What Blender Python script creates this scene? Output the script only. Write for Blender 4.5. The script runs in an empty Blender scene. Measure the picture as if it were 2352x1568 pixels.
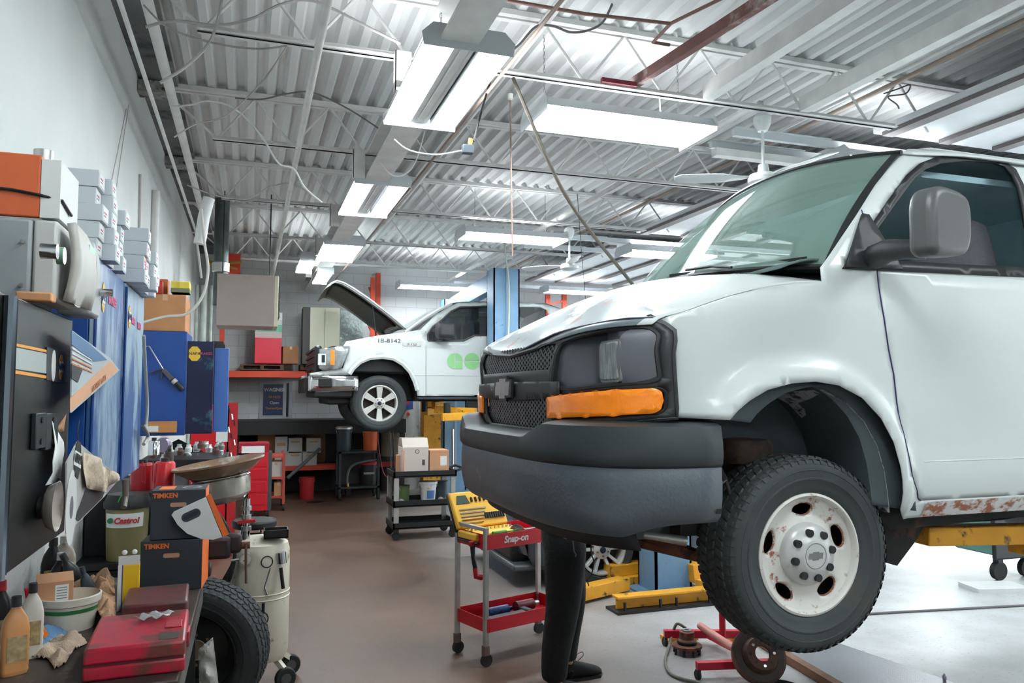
import bpy, bmesh, random
from math import *
from mathutils import Vector, Matrix, Euler, geometry
random.seed(7)
SC = bpy.context.scene
COL = SC.collection
V = Vector
# ---------------- camera ----------------
FPX, CX, CY = 1768.0, 1176.0, 784.0
YAW, PIT, CH = radians(18.8), radians(3.9), 1.75
cam = bpy.data.cameras.new('camera'); cam.sensor_width = 36; cam.lens = FPX/2352*36
cam.clip_start = 0.05; cam.clip_end = 200
camo = bpy.data.objects.new('camera', cam); COL.objects.link(camo)
camo.location = (0, 0, CH); camo.rotation_euler = (radians(90)+PIT, 0, -YAW)
SC.camera = camo
_R = V((cos(YAW), -sin(YAW), 0)); _F = V((sin(YAW)*cos(PIT), cos(YAW)*cos(PIT), sin(PIT))); _U = _R.cross(_F)
def ray(px, py): return _R*((px-CX)/FPX) - _U*((py-CY)/FPX) + _F
def aX(px, py, x): r = ray(px, py); return V((0, 0, CH)) + r*(x/r.x)
def aY(px, py, y): r = ray(px, py); return V((0, 0, CH)) + r*(y/r.y)
def aZ(px, py, z): r = ray(px, py); return V((0, 0, CH)) + r*((z-CH)/r.z)
def ss(a, b, t):
    t = max(0, min(1, (t-a)/(b-a))); return t*t*(3-2*t)
# ---------------- materials ----------------
def lin(c):
    r = []
    for v in c[:3]:
        v = v/255; r.append(v/12.92 if v <= .04045 else ((v+.055)/1.055)**2.4)
    return (*r, 1)
MATS = {}
def mat(name, col, rough=.5, metal=0, var=.0, scale=8, col2=None, spots=0, spotscale=12, bump=0, bscale=40, emit=0, alpha=1, coat=0, trans=0, stretch=None, spec=.5):
    """var: gentle mottling; col2/spots: patches of a second colour (rust, grime) by thresholded noise."""
    if name in MATS: return MATS[name]
    m = bpy.data.materials.new(name); m.use_nodes = True
    nt = m.node_tree; N = nt.nodes; L = nt.links
    b = N['Principled BSDF']
    b.inputs['Base Color'].default_value = lin(col)
    b.inputs['Roughness'].default_value = rough; b.inputs['Metallic'].default_value = metal
    b.inputs['Specular IOR Level'].default_value = spec
    if coat: b.inputs['Coat Weight'].default_value = coat; b.inputs['Coat Roughness'].default_value = .08
    if trans: b.inputs['Transmission Weight'].default_value = trans
    if alpha < 1: b.inputs['Alpha'].default_value = alpha
    if emit:
        b.inputs['Emission Color'].default_value = lin(col); b.inputs['Emission Strength'].default_value = emit
    tc = N.new('ShaderNodeTexCoord'); mp = N.new('ShaderNodeMapping'); L.new(tc.outputs['Object'], mp.inputs['Vector'])
    if stretch: mp.inputs['Scale'].default_value = stretch
    out = None
    if var:
        n = N.new('ShaderNodeTexNoise'); n.inputs['Scale'].default_value = scale; n.inputs['Detail'].default_value = 6
        L.new(mp.outputs[0], n.inputs['Vector'])
        mr = N.new('ShaderNodeMapRange'); mr.inputs[1].default_value = .3; mr.inputs[2].default_value = .7
        mr.inputs[3].default_value = 1-var; mr.inputs[4].default_value = 1+var*.6
        L.new(n.outputs['Fac'], mr.inputs[0])
        mx = N.new('ShaderNodeVectorMath'); mx.operation = 'SCALE'; mx.inputs[0].default_value = lin(col)[:3]
        L.new(mr.outputs[0], mx.inputs['Scale']); out = mx.outputs[0]
    if col2:
        n2 = N.new('ShaderNodeTexNoise'); n2.inputs['Scale'].default_value = spotscale; n2.inputs['Detail'].default_value = 8
        n2.inputs['Roughness'].default_value = .65
        L.new(mp.outputs[0], n2.inputs['Vector'])
        r2 = N.new('ShaderNodeValToRGB'); r2.color_ramp.elements[0].position = .68-spots*.35; r2.color_ramp.elements[1].position = .74-spots*.3
        r2.color_ramp.elements[0].color = (0, 0, 0, 1); r2.color_ramp.elements[1].color = (1, 1, 1, 1)
        L.new(n2.outputs['Fac'], r2.inputs[0])
        mi = N.new('ShaderNodeMix'); mi.data_type = 'RGBA'
        L.new(r2.outputs[0], mi.inputs[0]); mi.inputs[7].default_value = lin(col2)
        if out: L.new(out, mi.inputs[6])
        else: mi.inputs[6].default_value = lin(col)
        out = mi.outputs[2]
    if out: L.new(out, b.inputs['Base Color'])
    if bump:
        nb = N.new('ShaderNodeTexNoise'); nb.inputs['Scale'].default_value = bscale; nb.inputs['Detail'].default_value = 4
        L.new(mp.outputs[0], nb.inputs['Vector'])
        bp = N.new('ShaderNodeBump'); bp.inputs['Strength'].default_value = bump; bp.inputs['Distance'].default_value = .02
        L.new(nb.outputs['Fac'], bp.inputs['Height']); L.new(bp.outputs[0], b.inputs['Normal'])
    MATS[name] = m; return m
def c(r, g, b, rough=.55, metal=0, **k):
    return mat('m_%d_%d_%d_%d_%d_%s' % (r, g, b, rough*100, metal*100, '_'.join(map(str, k.values()))[:30]), (r, g, b), rough, metal, **k)
# ---------------- objects ----------------
def tag(o, label=None, cat=None, group=None, kind=None):
    if label: o['label'] = label
    if cat: o['category'] = cat
    if group: o['group'] = group
    if kind: o['kind'] = kind
    return o
def T(name, label, cat, loc=(0, 0, 0), rz=0, group=None, rx=0, ry=0):
    o = bpy.data.objects.new(name, None); COL.objects.link(o)
    o.empty_display_size = .05
    o.location = loc; o.rotation_euler = (rx, ry, rz)
    return tag(o, label, cat, group)
def adopt(o, parent, world=False):
    o.parent = parent
    if world and parent.parent is None:
        o.matrix_parent_inverse = (Matrix.Translation(parent.location) @ parent.rotation_euler.to_matrix().to_4x4()).inverted()
def dup(root, loc=None, rz=None, label=None, group=None, rot=None):
    r = root.copy(); COL.objects.link(r)
    if loc is not None: r.location = loc
    if rz is not None: r.rotation_euler = (0, 0, rz)
    if rot is not None: r.rotation_euler = rot
    if label: r['label'] = label
    if group: r['group'] = group
    for ch in list(root.children):
        k = ch.copy(); COL.objects.link(k); k.parent = r
        for g in ch.children:
            d = g.copy(); COL.objects.link(d); d.parent = k
    return r
def frame_of(d, up=V((0, 0, 1))):
    d = d.normalized()
    if abs(d.dot(up)) > .98: up = V((1, 0, 0))
    a = d.cross(up).normalized(); b = a.cross(d).normalized(); return a, b
class MB:
    def __init__(s): s.v = []; s.f = []
    def add(s, vs, fs, M=None):
        n = len(s.v)
        for p in vs:
            p = V(p); s.v.append(M @ p if M is not None else p)
        s.f += [tuple(i+n for i in f) for f in fs]; return s
    def box(s, x0, x1, y0, y1, z0, z1, M=None):
        vs = [(x, y, z) for z in (z0, z1) for y in (y0, y1) for x in (x0, x1)]
        return s.add(vs, [(0, 2, 3, 1), (4, 5, 7, 6), (0, 1, 5, 4), (2, 6, 7, 3), (0, 4, 6, 2), (1, 3, 7, 5)], M)
    def bar(s, p, q, w, h=None, up=V((0, 0, 1))):
        """square bar from p to q"""
        p = V(p); q = V(q); h = h or w; a, b = frame_of(q-p, up); vs = []
        for e in (p, q):
            for i, j in ((-1, -1), (1, -1), (1, 1), (-1, 1)): vs.append(e+a*(i*w/2)+b*(j*h/2))
        return s.add(vs, [(3, 2, 1, 0), (4, 5, 6, 7)]+[(i, (i+1) % 4, (i+1) % 4+4, i+4) for i in range(4)])
    def cyl(s, p, q, r, r2=None, n=16, caps=True):
        p = V(p); q = V(q); r2 = r if r2 is None else r2; a, b = frame_of(q-p); vs = []
        for e, rr in ((p, r), (q, r2)):
            for i in range(n): t = 2*pi*i/n; vs.append(e+a*(rr*cos(t))+b*(rr*sin(t)))
        fs = [(i, (i+1) % n, (i+1) % n+n, i+n) for i in range(n)]
        if caps: fs += [tuple(range(n-1, -1, -1)), tuple(range(n, 2*n))]
        return s.add(vs, fs)
    def tube(s, pts, r, n=8, rr=None):
        pts = [V(p) for p in pts]; vs = []; m = len(pts); pa = None
        for k, p in enumerate(pts):
            d = (pts[min(k+1, m-1)]-pts[max(k-1, 0)])
            if d.length < 1e-9: d = V((0, 0, 1))
            d.normalize()
            if pa is None: a, b = frame_of(d)
            else:
                a = (pa-d*pa.dot(d)).normalized(); b = a.cross(d)
            pa = a; q = rr[k] if rr else r
            for i in range(n): t = 2*pi*i/n; vs.append(p+a*(q*cos(t))+b*(q*sin(t)))
        fs = [(k*n+i, k*n+(i+1) % n, (k+1)*n+(i+1) % n, (k+1)*n+i) for k in range(m-1) for i in range(n)]
        fs += [tuple(range(n-1, -1, -1)), tuple(range((m-1)*n, m*n))]
        return s.add(vs, fs)
    def lathe(s, prof, n=24, M=None, closed=False, a0=0, a1=2*pi):
        """prof: [(r,z)...] revolved about z"""
        full = abs(a1-a0-2*pi) < 1e-6; k = n if full else n+1; vs = []; m = len(prof)
        for i in range(k):
            t = a0+(a1-a0)*i/n
            for r, z in prof: vs.append((r*cos(t), r*sin(t), z))
        fs = []
        for i in range(n):
            j = (i+1) % k
            for q in range(m-1+(1 if closed else 0)):
                w = (q+1) % m; fs.append((i*m+q, j*m+q, j*m+w, i*m+w))
        return s.add(vs, fs, M)
    def prism(s, poly, d, M=None, z0=0):
        """2D polygon in xy extruded along z"""
        n = len(poly); vs = [(x, y, z0) for x, y in poly]+[(x, y, z0+d) for x, y in poly]
        return s.add(vs, [tuple(range(n-1, -1, -1)), tuple(range(n, 2*n))]+[(i, (i+1) % n, (i+1) % n+n, i+n) for i in range(n)], M)
    def grid(s, fn, nu, nv):
        vs = [fn(i/nu, j/nv) for j in range(nv+1) for i in range(nu+1)]
        return s.add(vs, [(j*(nu+1)+i, j*(nu+1)+i+1, (j+1)*(nu+1)+i+1, (j+1)*(nu+1)+i) for j in range(nv) for i in range(nu)])
    def sphere(s, ctr, r, n=12, m=8, sc=(1, 1, 1)):
        prof = [(r*sin(pi*i/m), -r*cos(pi*i/m)) for i in range(m+1)]
        return s.lathe(prof, n, Matrix.Translation(ctr) @ Matrix.Diagonal((*sc, 1)))
    def build(s, name, m, parent=None, bevel=0, smooth=None, world=False, sub=0, solid=0, seg=2, weld=False):
        me = bpy.data.meshes.new(name); me.from_pydata([tuple(p) for p in s.v], [], s.f)
        bm = bmesh.new(); bm.from_mesh(me)
        if weld: bmesh.ops.remove_doubles(bm, verts=bm.verts, dist=weld if weld is not True else 1e-4)
        bmesh.ops.recalc_face_normals(bm, faces=bm.faces); bm.to_mesh(me); bm.free()
        if isinstance(m, (list, tuple)):
            for q in m: me.materials.append(q)
        else: me.materials.append(m)
        o = bpy.data.objects.new(name, me); COL.objects.link(o)
        if parent is not None: adopt(o, parent, world)
        if solid: k = o.modifiers.new('solid', 'SOLIDIFY'); k.thickness = solid; k.offset = 0
        if bevel: k = o.modifiers.new('bevel', 'BEVEL'); k.width = bevel; k.segments = seg; k.limit_method = 'ANGLE'; k.angle_limit = radians(40)
        if sub: k = o.modifiers.new('sub', 'SUBSURF'); k.levels = sub; k.render_levels = sub
        if smooth is None: smooth = True
        if smooth: 
            me.shade_smooth() if hasattr(me, 'shade_smooth') else None
            try: me.set_sharp_from_angle(angle=radians(38))
            except Exception: pass
        return o
def one(name, mb, m, label, cat, group=None, loc=None, rz=0, kind=None, **k):
    """a thing that is one mesh, origin at loc (verts local)"""
    o = mb.build(name, m, **k)
    if loc is not None: o.location = loc
    o.rotation_euler = (0, 0, rz)
    return tag(o, label, cat, group, kind)
def inpoly(x, y, P):
    r = False; n = len(P); j = n-1
    for i in range(n):
        xi, yi = P[i][0], P[i][1]; xj, yj = P[j][0], P[j][1]
        if (yi > y) != (yj > y) and x < (xj-xi)*(y-yi)/(yj-yi)+xi: r = not r
        j = i
    return r
def dens(P, step, closed=True):
    o = []; n = len(P)
    for i in range(n if closed else n-1):
        a = P[i]; b = P[(i+1) % n]; k = max(1, int(hypot(b[0]-a[0], b[1]-a[1])/step))
        for q in range(k): t = q/k; o.append((a[0]+(b[0]-a[0])*t, a[1]+(b[1]-a[1])*t))
    if not closed: o.append(P[-1])
    return o
def roundp(P, r=.03, k=4):
    """round the corners of a 2D polygon"""
    o = []; n = len(P)
    for i in range(n):
        a = V(P[i-1][:2]); b = V(P[i][:2]); q = V(P[(i+1) % n][:2])
        d1 = (a-b); d2 = (q-b); rr = min(r, d1.length*.45, d2.length*.45)
        s = b+d1.normalized()*rr; e = b+d2.normalized()*rr
        for j in range(k+1):
            t = j/k; o.append(tuple(s*(1-t)**2+b*(2*t*(1-t))+e*t*t))
    return o
def spl(P, k=6, closed=False):
    """Catmull-Rom through points"""
    P = [V(p) for p in P]; n = len(P); o = []
    for i in range(n if closed else n-1):
        p0 = P[i-1] if (i > 0 or closed) else P[0]; p1 = P[i]; p2 = P[(i+1) % n]; p3 = P[(i+2) % n] if (i+2 < n or closed) else P[-1]
        for j in range(k):
            t = j/k; o.append(.5*((2*p1)+(p2-p0)*t+(2*p0-5*p1+4*p2-p3)*t*t+(3*p1-p0-3*p2+p3)*t**3))
    if not closed: o.append(P[-1])
    return o
def panel(mb, outline, fn, holes=(), step=.05):
    """triangulated sheet over a 2D outline with holes, mapped to 3D by fn(u,v)"""
    loops = [dens(outline, step)]+[dens(h, step) for h in holes]
    vs = []; es = []
    for lp in loops:
        n0 = len(vs); vs += lp; es += [(n0+i, n0+(i+1) % len(lp)) for i in range(len(lp))]
    xs = [p[0] for p in loops[0]]; ys = [p[1] for p in loops[0]]
    nx = int((max(xs)-min(xs))/step)+1; ny = int((max(ys)-min(ys))/step)+1
    bd = vs[:]
    for i in range(nx):
        for j in range(ny):
            x = min(xs)+(i+.5)*step; y = min(ys)+(j+.5)*step
            if inpoly(x, y, loops[0]) and not any(inpoly(x, y, h) for h in loops[1:]):
                if min((x-q[0])**2+(y-q[1])**2 for q in bd) > (step*.45)**2: vs.append((x, y))
    r = geometry.delaunay_2d_cdt([V(p) for p in vs], es, [], 0, 1e-6)
    ov, of = r[0], r[2]; fs = []
    for f in of:
        cx = sum(ov[i][0] for i in f)/len(f); cy = sum(ov[i][1] for i in f)/len(f)
        if inpoly(cx, cy, loops[0]) and not any(inpoly(cx, cy, h) for h in loops[1:]): fs.append(tuple(f))
    return mb.add([fn(p[0], p[1]) for p in ov], fs)
def text(s, size, loc, rot, m, parent=None, world=True, name='lettering', ext=.0006, align='CENTER', bold=0, shear=0, sx=1):
    cu = bpy.data.curves.new(name, 'FONT'); cu.body = s; cu.size = size; cu.extrude = ext; cu.align_x = align; cu.align_y = 'CENTER'
    cu.offset = bold; cu.shear = shear; cu.resolution_u = 3
    cu.materials.append(m); o = bpy.data.objects.new(name, cu); COL.objects.link(o)
    bpy.context.view_layer.update()
    me = bpy.data.meshes.new_from_object(o.evaluated_get(bpy.context.evaluated_depsgraph_get())); bpy.data.objects.remove(o)
    o = bpy.data.objects.new(name, me); COL.objects.link(o)
    R_ = rot.to_4x4() if isinstance(rot, Matrix) else Euler(rot).to_matrix().to_4x4()
    me.transform(Matrix.Translation(loc) @ R_ @ Matrix.Diagonal((sx, 1, 1, 1)))
    if parent is not None: adopt(o, parent, world)
    return o
def axes(x, y):
    """rotation matrix whose local x,y run along the given vectors"""
    x = V(x).normalized(); y = V(y); y = (y-x*y.dot(x)).normalized(); z = x.cross(y)
    return Matrix((x, y, z)).transposed()
FRONT = (pi/2, 0, 0)     # text facing -Y, reading along +X
def M4(loc=(0, 0, 0), rz=0, rx=0, ry=0, s=(1, 1, 1)):
    return Matrix.Translation(loc) @ Euler((rx, ry, rz)).to_matrix().to_4x4() @ Matrix.Diagonal((*s, 1))
# ================= ROOM =================
DECK, BC, WL, WR, YB, YF = 4.25, 3.85, -.88, 8.1, 14.5, -4.5
m_white = c(226, 228, 228, .6, var=.06, scale=3)
m_wall = mat('painted_block', (226, 230, 228), .8, var=.05, scale=2, bump=.15, bscale=30)
m_steel = c(230, 230, 228, .5, var=.12, scale=6)
m_dark = c(26, 27, 29, .5); m_black = c(14, 15, 17, .5); m_rub = c(30, 32, 33, .75, var=.2, scale=30)
m_chrome = c(200, 202, 205, .12, 1); m_alu = c(190, 190, 188, .35, .9, var=.1); m_rust = c(110, 66, 48, .8, var=.3, scale=14, col2=(60, 42, 36), spots=.5)
m_red = c(190, 22, 36, .4, var=.15); m_yel = c(232, 165, 40, .45, var=.1, col2=(60, 50, 40), spots=.3, spotscale=9)
m_blue = c(120, 158, 190, .45, var=.1, scale=4, col2=(50, 60, 70), spots=.12, spotscale=7)
m_card = c(200, 150, 112, .8, var=.06, scale=5); m_cardd = c(150, 104, 70, .8, var=.1)
m_orange = c(240, 110, 40, .6)
def block_mat():
    m = mat('painted_block_courses', (205, 207, 206), .75)
    nt = m.node_tree; N = nt.nodes; L = nt.links; b = N['Principled BSDF']
    tc = N.new('ShaderNodeTexCoord'); mp = N.new('ShaderNodeMapping'); mp.inputs['Rotation'].default_value = (pi/2, 0, 0)
    br = N.new('ShaderNodeTexBrick'); br.inputs['Scale'].default_value = 1; br.inputs['Brick Width'].default_value = .4; br.inputs['Row Height'].default_value = .2
    br.inputs['Mortar Size'].default_value = .006; br.inputs['Mortar Smooth'].default_value = .4
    br.inputs['Color1'].default_value = lin((212, 213, 213)); br.inputs['Color2'].default_value = lin((204, 205, 206)); br.inputs['Mortar'].default_value = lin((182, 184, 187))
    L.new(tc.outputs['Object'], mp.inputs[0]); L.new(mp.outputs[0], br.inputs['Vector']); L.new(br.outputs[0], b.inputs['Base Color'])
    return m
def floor_mat():
    m = mat('worn_concrete_daylit', (150, 128, 112), .42)
    nt = m.node_tree; N = nt.nodes; L = nt.links; b = N['Principled BSDF']
    tc = N.new('ShaderNodeTexCoord')
    n1 = N.new('ShaderNodeTexNoise'); n1.inputs['Scale'].default_value = .9; n1.inputs['Detail'].default_value = 8; n1.inputs['Roughness'].default_value = .6
    L.new(tc.outputs['Object'], n1.inputs['Vector'])
    r1 = N.new('ShaderNodeValToRGB'); e = r1.color_ramp.elements; e[0].position = .3; e[0].color = lin((78, 57, 46)); e[1].position = .7; e[1].color = lin((112, 88, 73))
    L.new(n1.outputs['Fac'], r1.inputs[0])
    # paler towards the door side, daylight painted in over a mild real colour change
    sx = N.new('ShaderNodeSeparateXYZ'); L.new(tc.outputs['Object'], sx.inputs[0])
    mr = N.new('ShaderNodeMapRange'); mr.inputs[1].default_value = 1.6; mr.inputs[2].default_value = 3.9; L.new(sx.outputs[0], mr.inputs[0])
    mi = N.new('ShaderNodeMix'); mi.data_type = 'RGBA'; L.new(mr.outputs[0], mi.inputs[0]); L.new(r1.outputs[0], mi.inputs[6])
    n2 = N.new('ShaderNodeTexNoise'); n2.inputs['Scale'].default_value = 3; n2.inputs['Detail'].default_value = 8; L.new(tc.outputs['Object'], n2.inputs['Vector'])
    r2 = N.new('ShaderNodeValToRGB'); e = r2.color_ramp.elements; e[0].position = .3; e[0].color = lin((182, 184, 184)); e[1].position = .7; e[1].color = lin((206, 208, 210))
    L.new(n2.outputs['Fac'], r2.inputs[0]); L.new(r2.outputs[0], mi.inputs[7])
    n3 = N.new('ShaderNodeTexNoise'); n3.inputs['Scale'].default_value = 38; n3.inputs['Detail'].default_value = 3; L.new(tc.outputs['Object'], n3.inputs['Vector'])
    r3 = N.new('ShaderNodeValToRGB'); e = r3.color_ramp.elements; e[0].position = .27; e[0].color = (.35, .35, .35, 1); e[1].position = .4; e[1].color = (1, 1, 1, 1)
    L.new(n3.outputs['Fac'], r3.inputs[0])
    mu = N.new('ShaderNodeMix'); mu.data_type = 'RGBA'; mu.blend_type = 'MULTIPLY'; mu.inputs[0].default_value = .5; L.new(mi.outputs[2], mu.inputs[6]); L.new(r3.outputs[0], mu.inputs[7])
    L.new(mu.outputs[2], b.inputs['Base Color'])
    rr = N.new('ShaderNodeMapRange'); rr.inputs[3].default_value = .3; rr.inputs[4].default_value = .6; L.new(n1.outputs['Fac'], rr.inputs[0]); L.new(rr.outputs[0], b.inputs['Roughness'])
    return m
def struct(name, mb, m, **k):
    o = mb.build(name, m, **k); o['kind'] = 'structure'; return o
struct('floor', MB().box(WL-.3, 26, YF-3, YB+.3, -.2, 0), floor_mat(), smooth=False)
struct('wall_left', MB().box(WL-.2, WL, YF-.5, YB, 0, DECK+.1), m_wall, smooth=False)
struct('wall_back', MB().box(WL-.2, WR+.3, YB, YB+.2, 0, DECK+.1), block_mat(), smooth=False)
# right wall: piers and lintel around three open overhead doors
DO = ((1.3, 4.9), (5.4, 9.0), (9.9, 13.5))
w = MB(); w.box(WR, WR+.25, YF-.5, YB, 3.55, DECK+.1)
ys = [YF-.5]+[y for d in DO for y in d]+[YB]
for i in range(0, len(ys), 2): w.box(WR, WR+.25, ys[i], ys[i+1], 0, 3.55)
struct('wall_right', w, m_wall, smooth=False)
struct('wall_front', MB().box(WL-.2, WR+.3, -5.2, -5, 0, DECK+.1), m_wall, smooth=False)
# corrugated roof deck, flutes run along Y
mb = MB(); pitch = .152; x = WL-.1; prof = []
while x < WR+.2:
    prof += [(x, DECK), (x+.052, DECK), (x+.078, DECK+.045), (x+.126, DECK+.045)]; x += pitch
vs = []; n = len(prof)
for y in (YF-.5, YB): vs += [(a, y, b) for a, b in prof]
mb.add(vs, [(i, i+1, i+1+n, i+n) for i in range(n-1)])
m_deck = mat('galvanised_deck', (226, 228, 228), .55, .0, var=.1, scale=1.2, stretch=(1, .15, 1), col2=(186, 180, 170), spots=.15, spotscale=2)
struct('ceiling', mb, m_deck, smooth=False)
# dark gap/ledge along the top of the left wall
mb = MB(); mb.box(WL, WL+.28, -1, YB, DECK-.03, DECK-.004); struct('trim_1', mb, c(120, 120, 122, .7, var=.3, scale=3, col2=(60, 60, 62), spots=.45, spotscale=1.6), smooth=False)
# girder along the shop under the joists
mb = MB(); mb.box(.92, 1.13, -1.4, YB, 3.63, 3.645); mb.box(.92, 1.13, -1.4, YB, 3.835, 3.85); mb.box(1.018, 1.032, -1.4, YB, 3.645, 3.835)
o = mb.build('steel_girder', m_steel, smooth=False); tag(o, 'long painted steel girder running the length of the shop under the roof joists', 'girder')
# joists across the shop
JY = [-1.3, .7, 2.66, 4.64, 6.65, 8.67, 10.64, 12.6]
jl = ['joist over the workbench end of the shop', 'joist in front of the twin tube lights', 'joist before the first bay light', 'joist carrying the red painted brace', 'joist behind the first bay light', 'joist carrying the second ceiling fan', 'joist over the raised pickup', 'last joist before the block end wall']
for i, y in enumerate(JY):
    r = T('roof_joist', 'white open-web steel roof %s' % jl[i], 'joist', (0, y, BC), 0, 'open-web roof joists')
    def J(mb, nm): return mb.build(nm, m_steel, r, world=True, smooth=False)
    mb = MB()
    for s in (-1, 1): mb.box(WL, 5.0, y+s*.035-.028, y+s*.035+.028, DECK-.052, DECK-.003) if False else None
    mb.box(WL, WR, y-.055, y-.012, DECK-.04, DECK-.004); mb.box(WL, WR, y+.012, y+.055, DECK-.04, DECK-.004)
    J(mb, 'top_chord')
    mb = MB(); x0 = -.33
    mb.box(x0, 4.75, y-.045, y-.01, BC-.02, BC-.014); mb.box(x0, 4.75, y-.016, y-.01, BC-.02, BC+.015)
    mb.box(x0, 4.75, y+.01, y+.045, BC-.02, BC-.014); mb.box(x0, 4.75, y+.01, y+.016, BC-.02, BC+.015)
    J(mb, 'bottom_chord')
    mb = MB(); x = -.75; up = True; pts = []
    k = 0; mb.cyl((-.75, y, DECK-.03), (-.3, y, BC), .011, n=6)
    x = -.3
    while x < 4.6:
        mb.cyl((x, y, BC-.01), (x+.3, y, DECK-.03), .010, n=6); mb.cyl((x+.3, y, DECK-.03), (x+.6, y, BC-.01), .010, n=6); x += .6
    J(mb, 'web')
    if i >= 2:
        mb = MB(); mb.box(.80, .90, y-.08, y-.074, 3.60, BC); mb.box(.80, .806, y-.08, y-.02, 3.60, BC); J(mb, 'brace_plate')
# pipes and conduits
def pipe(name, label, pts, r, m=m_steel, cat='pipe', group=None, n=10, k=0):
    if k: pts = spl(pts, k)
    mb = MB().tube(pts, r, n); return one(name, mb, m, label, cat, group)
pipe('sprinkler_pipe', 'white pipe running back under the joists between left wall and girder', [(.33, -1, 3.72), (.33, 14.4, 3.72)], .024)
for y in (2.9, 6.9, 10.9): pass
pipe('conduit_pipe', 'thick white pipe running along the top of the left wall', [(-.56, -1, 3.83), (-.56, 9.2, 3.83)], .033)
pipe('conduit_pipe', 'thin white conduit beside the thick pipe over the left wall', [(-.66, -1, 3.72), (-.66, 10, 3.72), (-.6, 10.3, 3.2)], .014)
pipe('gas_pipe', 'white pipe running back past the bay lights over the van nose', [(3.55, 4.7, 3.9), (3.55, 14.2, 3.9)], .03)
pipe('gas_pipe', 'white pipe crossing above the ceiling fan toward the far wall', [(1.75, 2, 4.14), (1.75, 14.2, 4.14)], .03)
pipe('thin_conduit', 'thin brown conduit running back under the deck right of the girder', [(1.5, 3.5, 3.8), (1.42, 14, 3.8)], .012, c(170, 150, 138))
pipe('thin_conduit', 'thin white conduit nearest the open overhead doors', [(4.45, 1, 4.1), (4.45, 14, 4.1)], .014)
pipe('thin_conduit', 'thin brown conduit under the deck beside the door tracks', [(4.62, 0, 4.12), (4.62, 14, 4.12)], .02, c(170, 155, 142))
# large tubular channel right of the fans
mb = MB().box(2.98, 3.06, 1.4, 4.58, 3.82, 3.93); one('deck_channel', mb, m_steel, 'white steel channel running forward over the van between the joists', 'channel', smooth=False)
mb = MB().box(3.82, 3.9, .5, 4.6, 3.84, 3.95); one('deck_channel', mb, m_steel, 'bright white channel above the van roof near the first fan', 'channel', smooth=False)
# red primed brace
a = aZ(1450, 195, 3.9); b_ = aZ(1640, 0, 3.9)
mb = MB().bar((a.x, a.y, 3.9), (b_.x+.35, b_.y-.9, 3.9), .05, .07)
one('diagonal_brace', mb, c(132, 92, 88, .7, var=.2, col2=(190, 176, 172), spots=.5, spotscale=3), 'reddish brown primed steel brace hanging below the deck', 'brace', smooth=False)
mb = MB().bar((a.x-.28, 4.58, 3.855), (a.x-.02, 4.58, 3.855), .03, .03)
one('paint_marked_plate', mb, c(128, 44, 58, .6), 'maroon painted patch bolted on the joist beside the brace', 'plate', smooth=False)
p1 = aZ(1345, 32, 4.0); p2 = aZ(1540, 54, 4.0); p3 = aZ(1620, 0, 4.0); p4 = aZ(1500, 97, 4.0)
pipe('copper_pipe', 'brown air pipe crossing above the bay light', [p1-V((.9, .0, 0)), p1, p2, p3+V((.2, -.4, 0))], .011, c(140, 105, 98))
pipe('copper_pipe', 'short brown pipe elbow beside the primed brace', [p2, p4, p4+V((.12, 0, 0))], .011, c(140, 105, 98))
# overhead doors, open, stored flat under the deck
m_door = c(222, 226, 230, .45, var=.04); m_strut = c(118, 112, 112, .5, var=.1)
for i, (y0, y1) in enumerate(DO):
    xL = 4.8
    r = T('door_%d' % (i+1), None, None, (xL, y0, 3.9)); r['kind'] = 'structure'
    mb = MB().box(xL, WR-.1, y0-.05, y1, 3.88, 3.92); mb.build('door_panel', m_door, r, world=True, smooth=False)
    for k in range(6):
        xx = xL+.03+k*.6
        mb = MB(); mb.box(xx, xx+.11, y0-.05, y1-.06, 3.845, 3.879)
        mb.build('stiffener', m_strut, r, world=True, smooth=False)
for i, (y0, y1) in enumerate(DO):
    for y in ((y0-.12, y1+.07)):
        xa = 3.5 if y > 4 else 3.5
        mb = MB(); mb.box(xa, WR-.05, y-.02, y+.02, 3.74, 3.80); mb.box(xa, xa+.9, y-.045, y+.045, 3.797, 3.803)
        one('door_track', mb, c(214, 220, 224, .4, .2), 'galvanised overhead door track %s' % ['beside the near edge of the first door', 'just past the first ceiling fan', 'at the near edge of the middle door', 'past the middle door', 'at the near edge of the far door', 'against the far block wall'][i*2+(y > y0)], 'track', 'overhead door tracks', smooth=False)
mb = MB().box(3.5, 4.75, 5.19, 5.27, 3.66, 3.72); one('strut_channel', mb, m_steel, 'perforated strut channel hung behind the first door track', 'channel', smooth=False)
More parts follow.
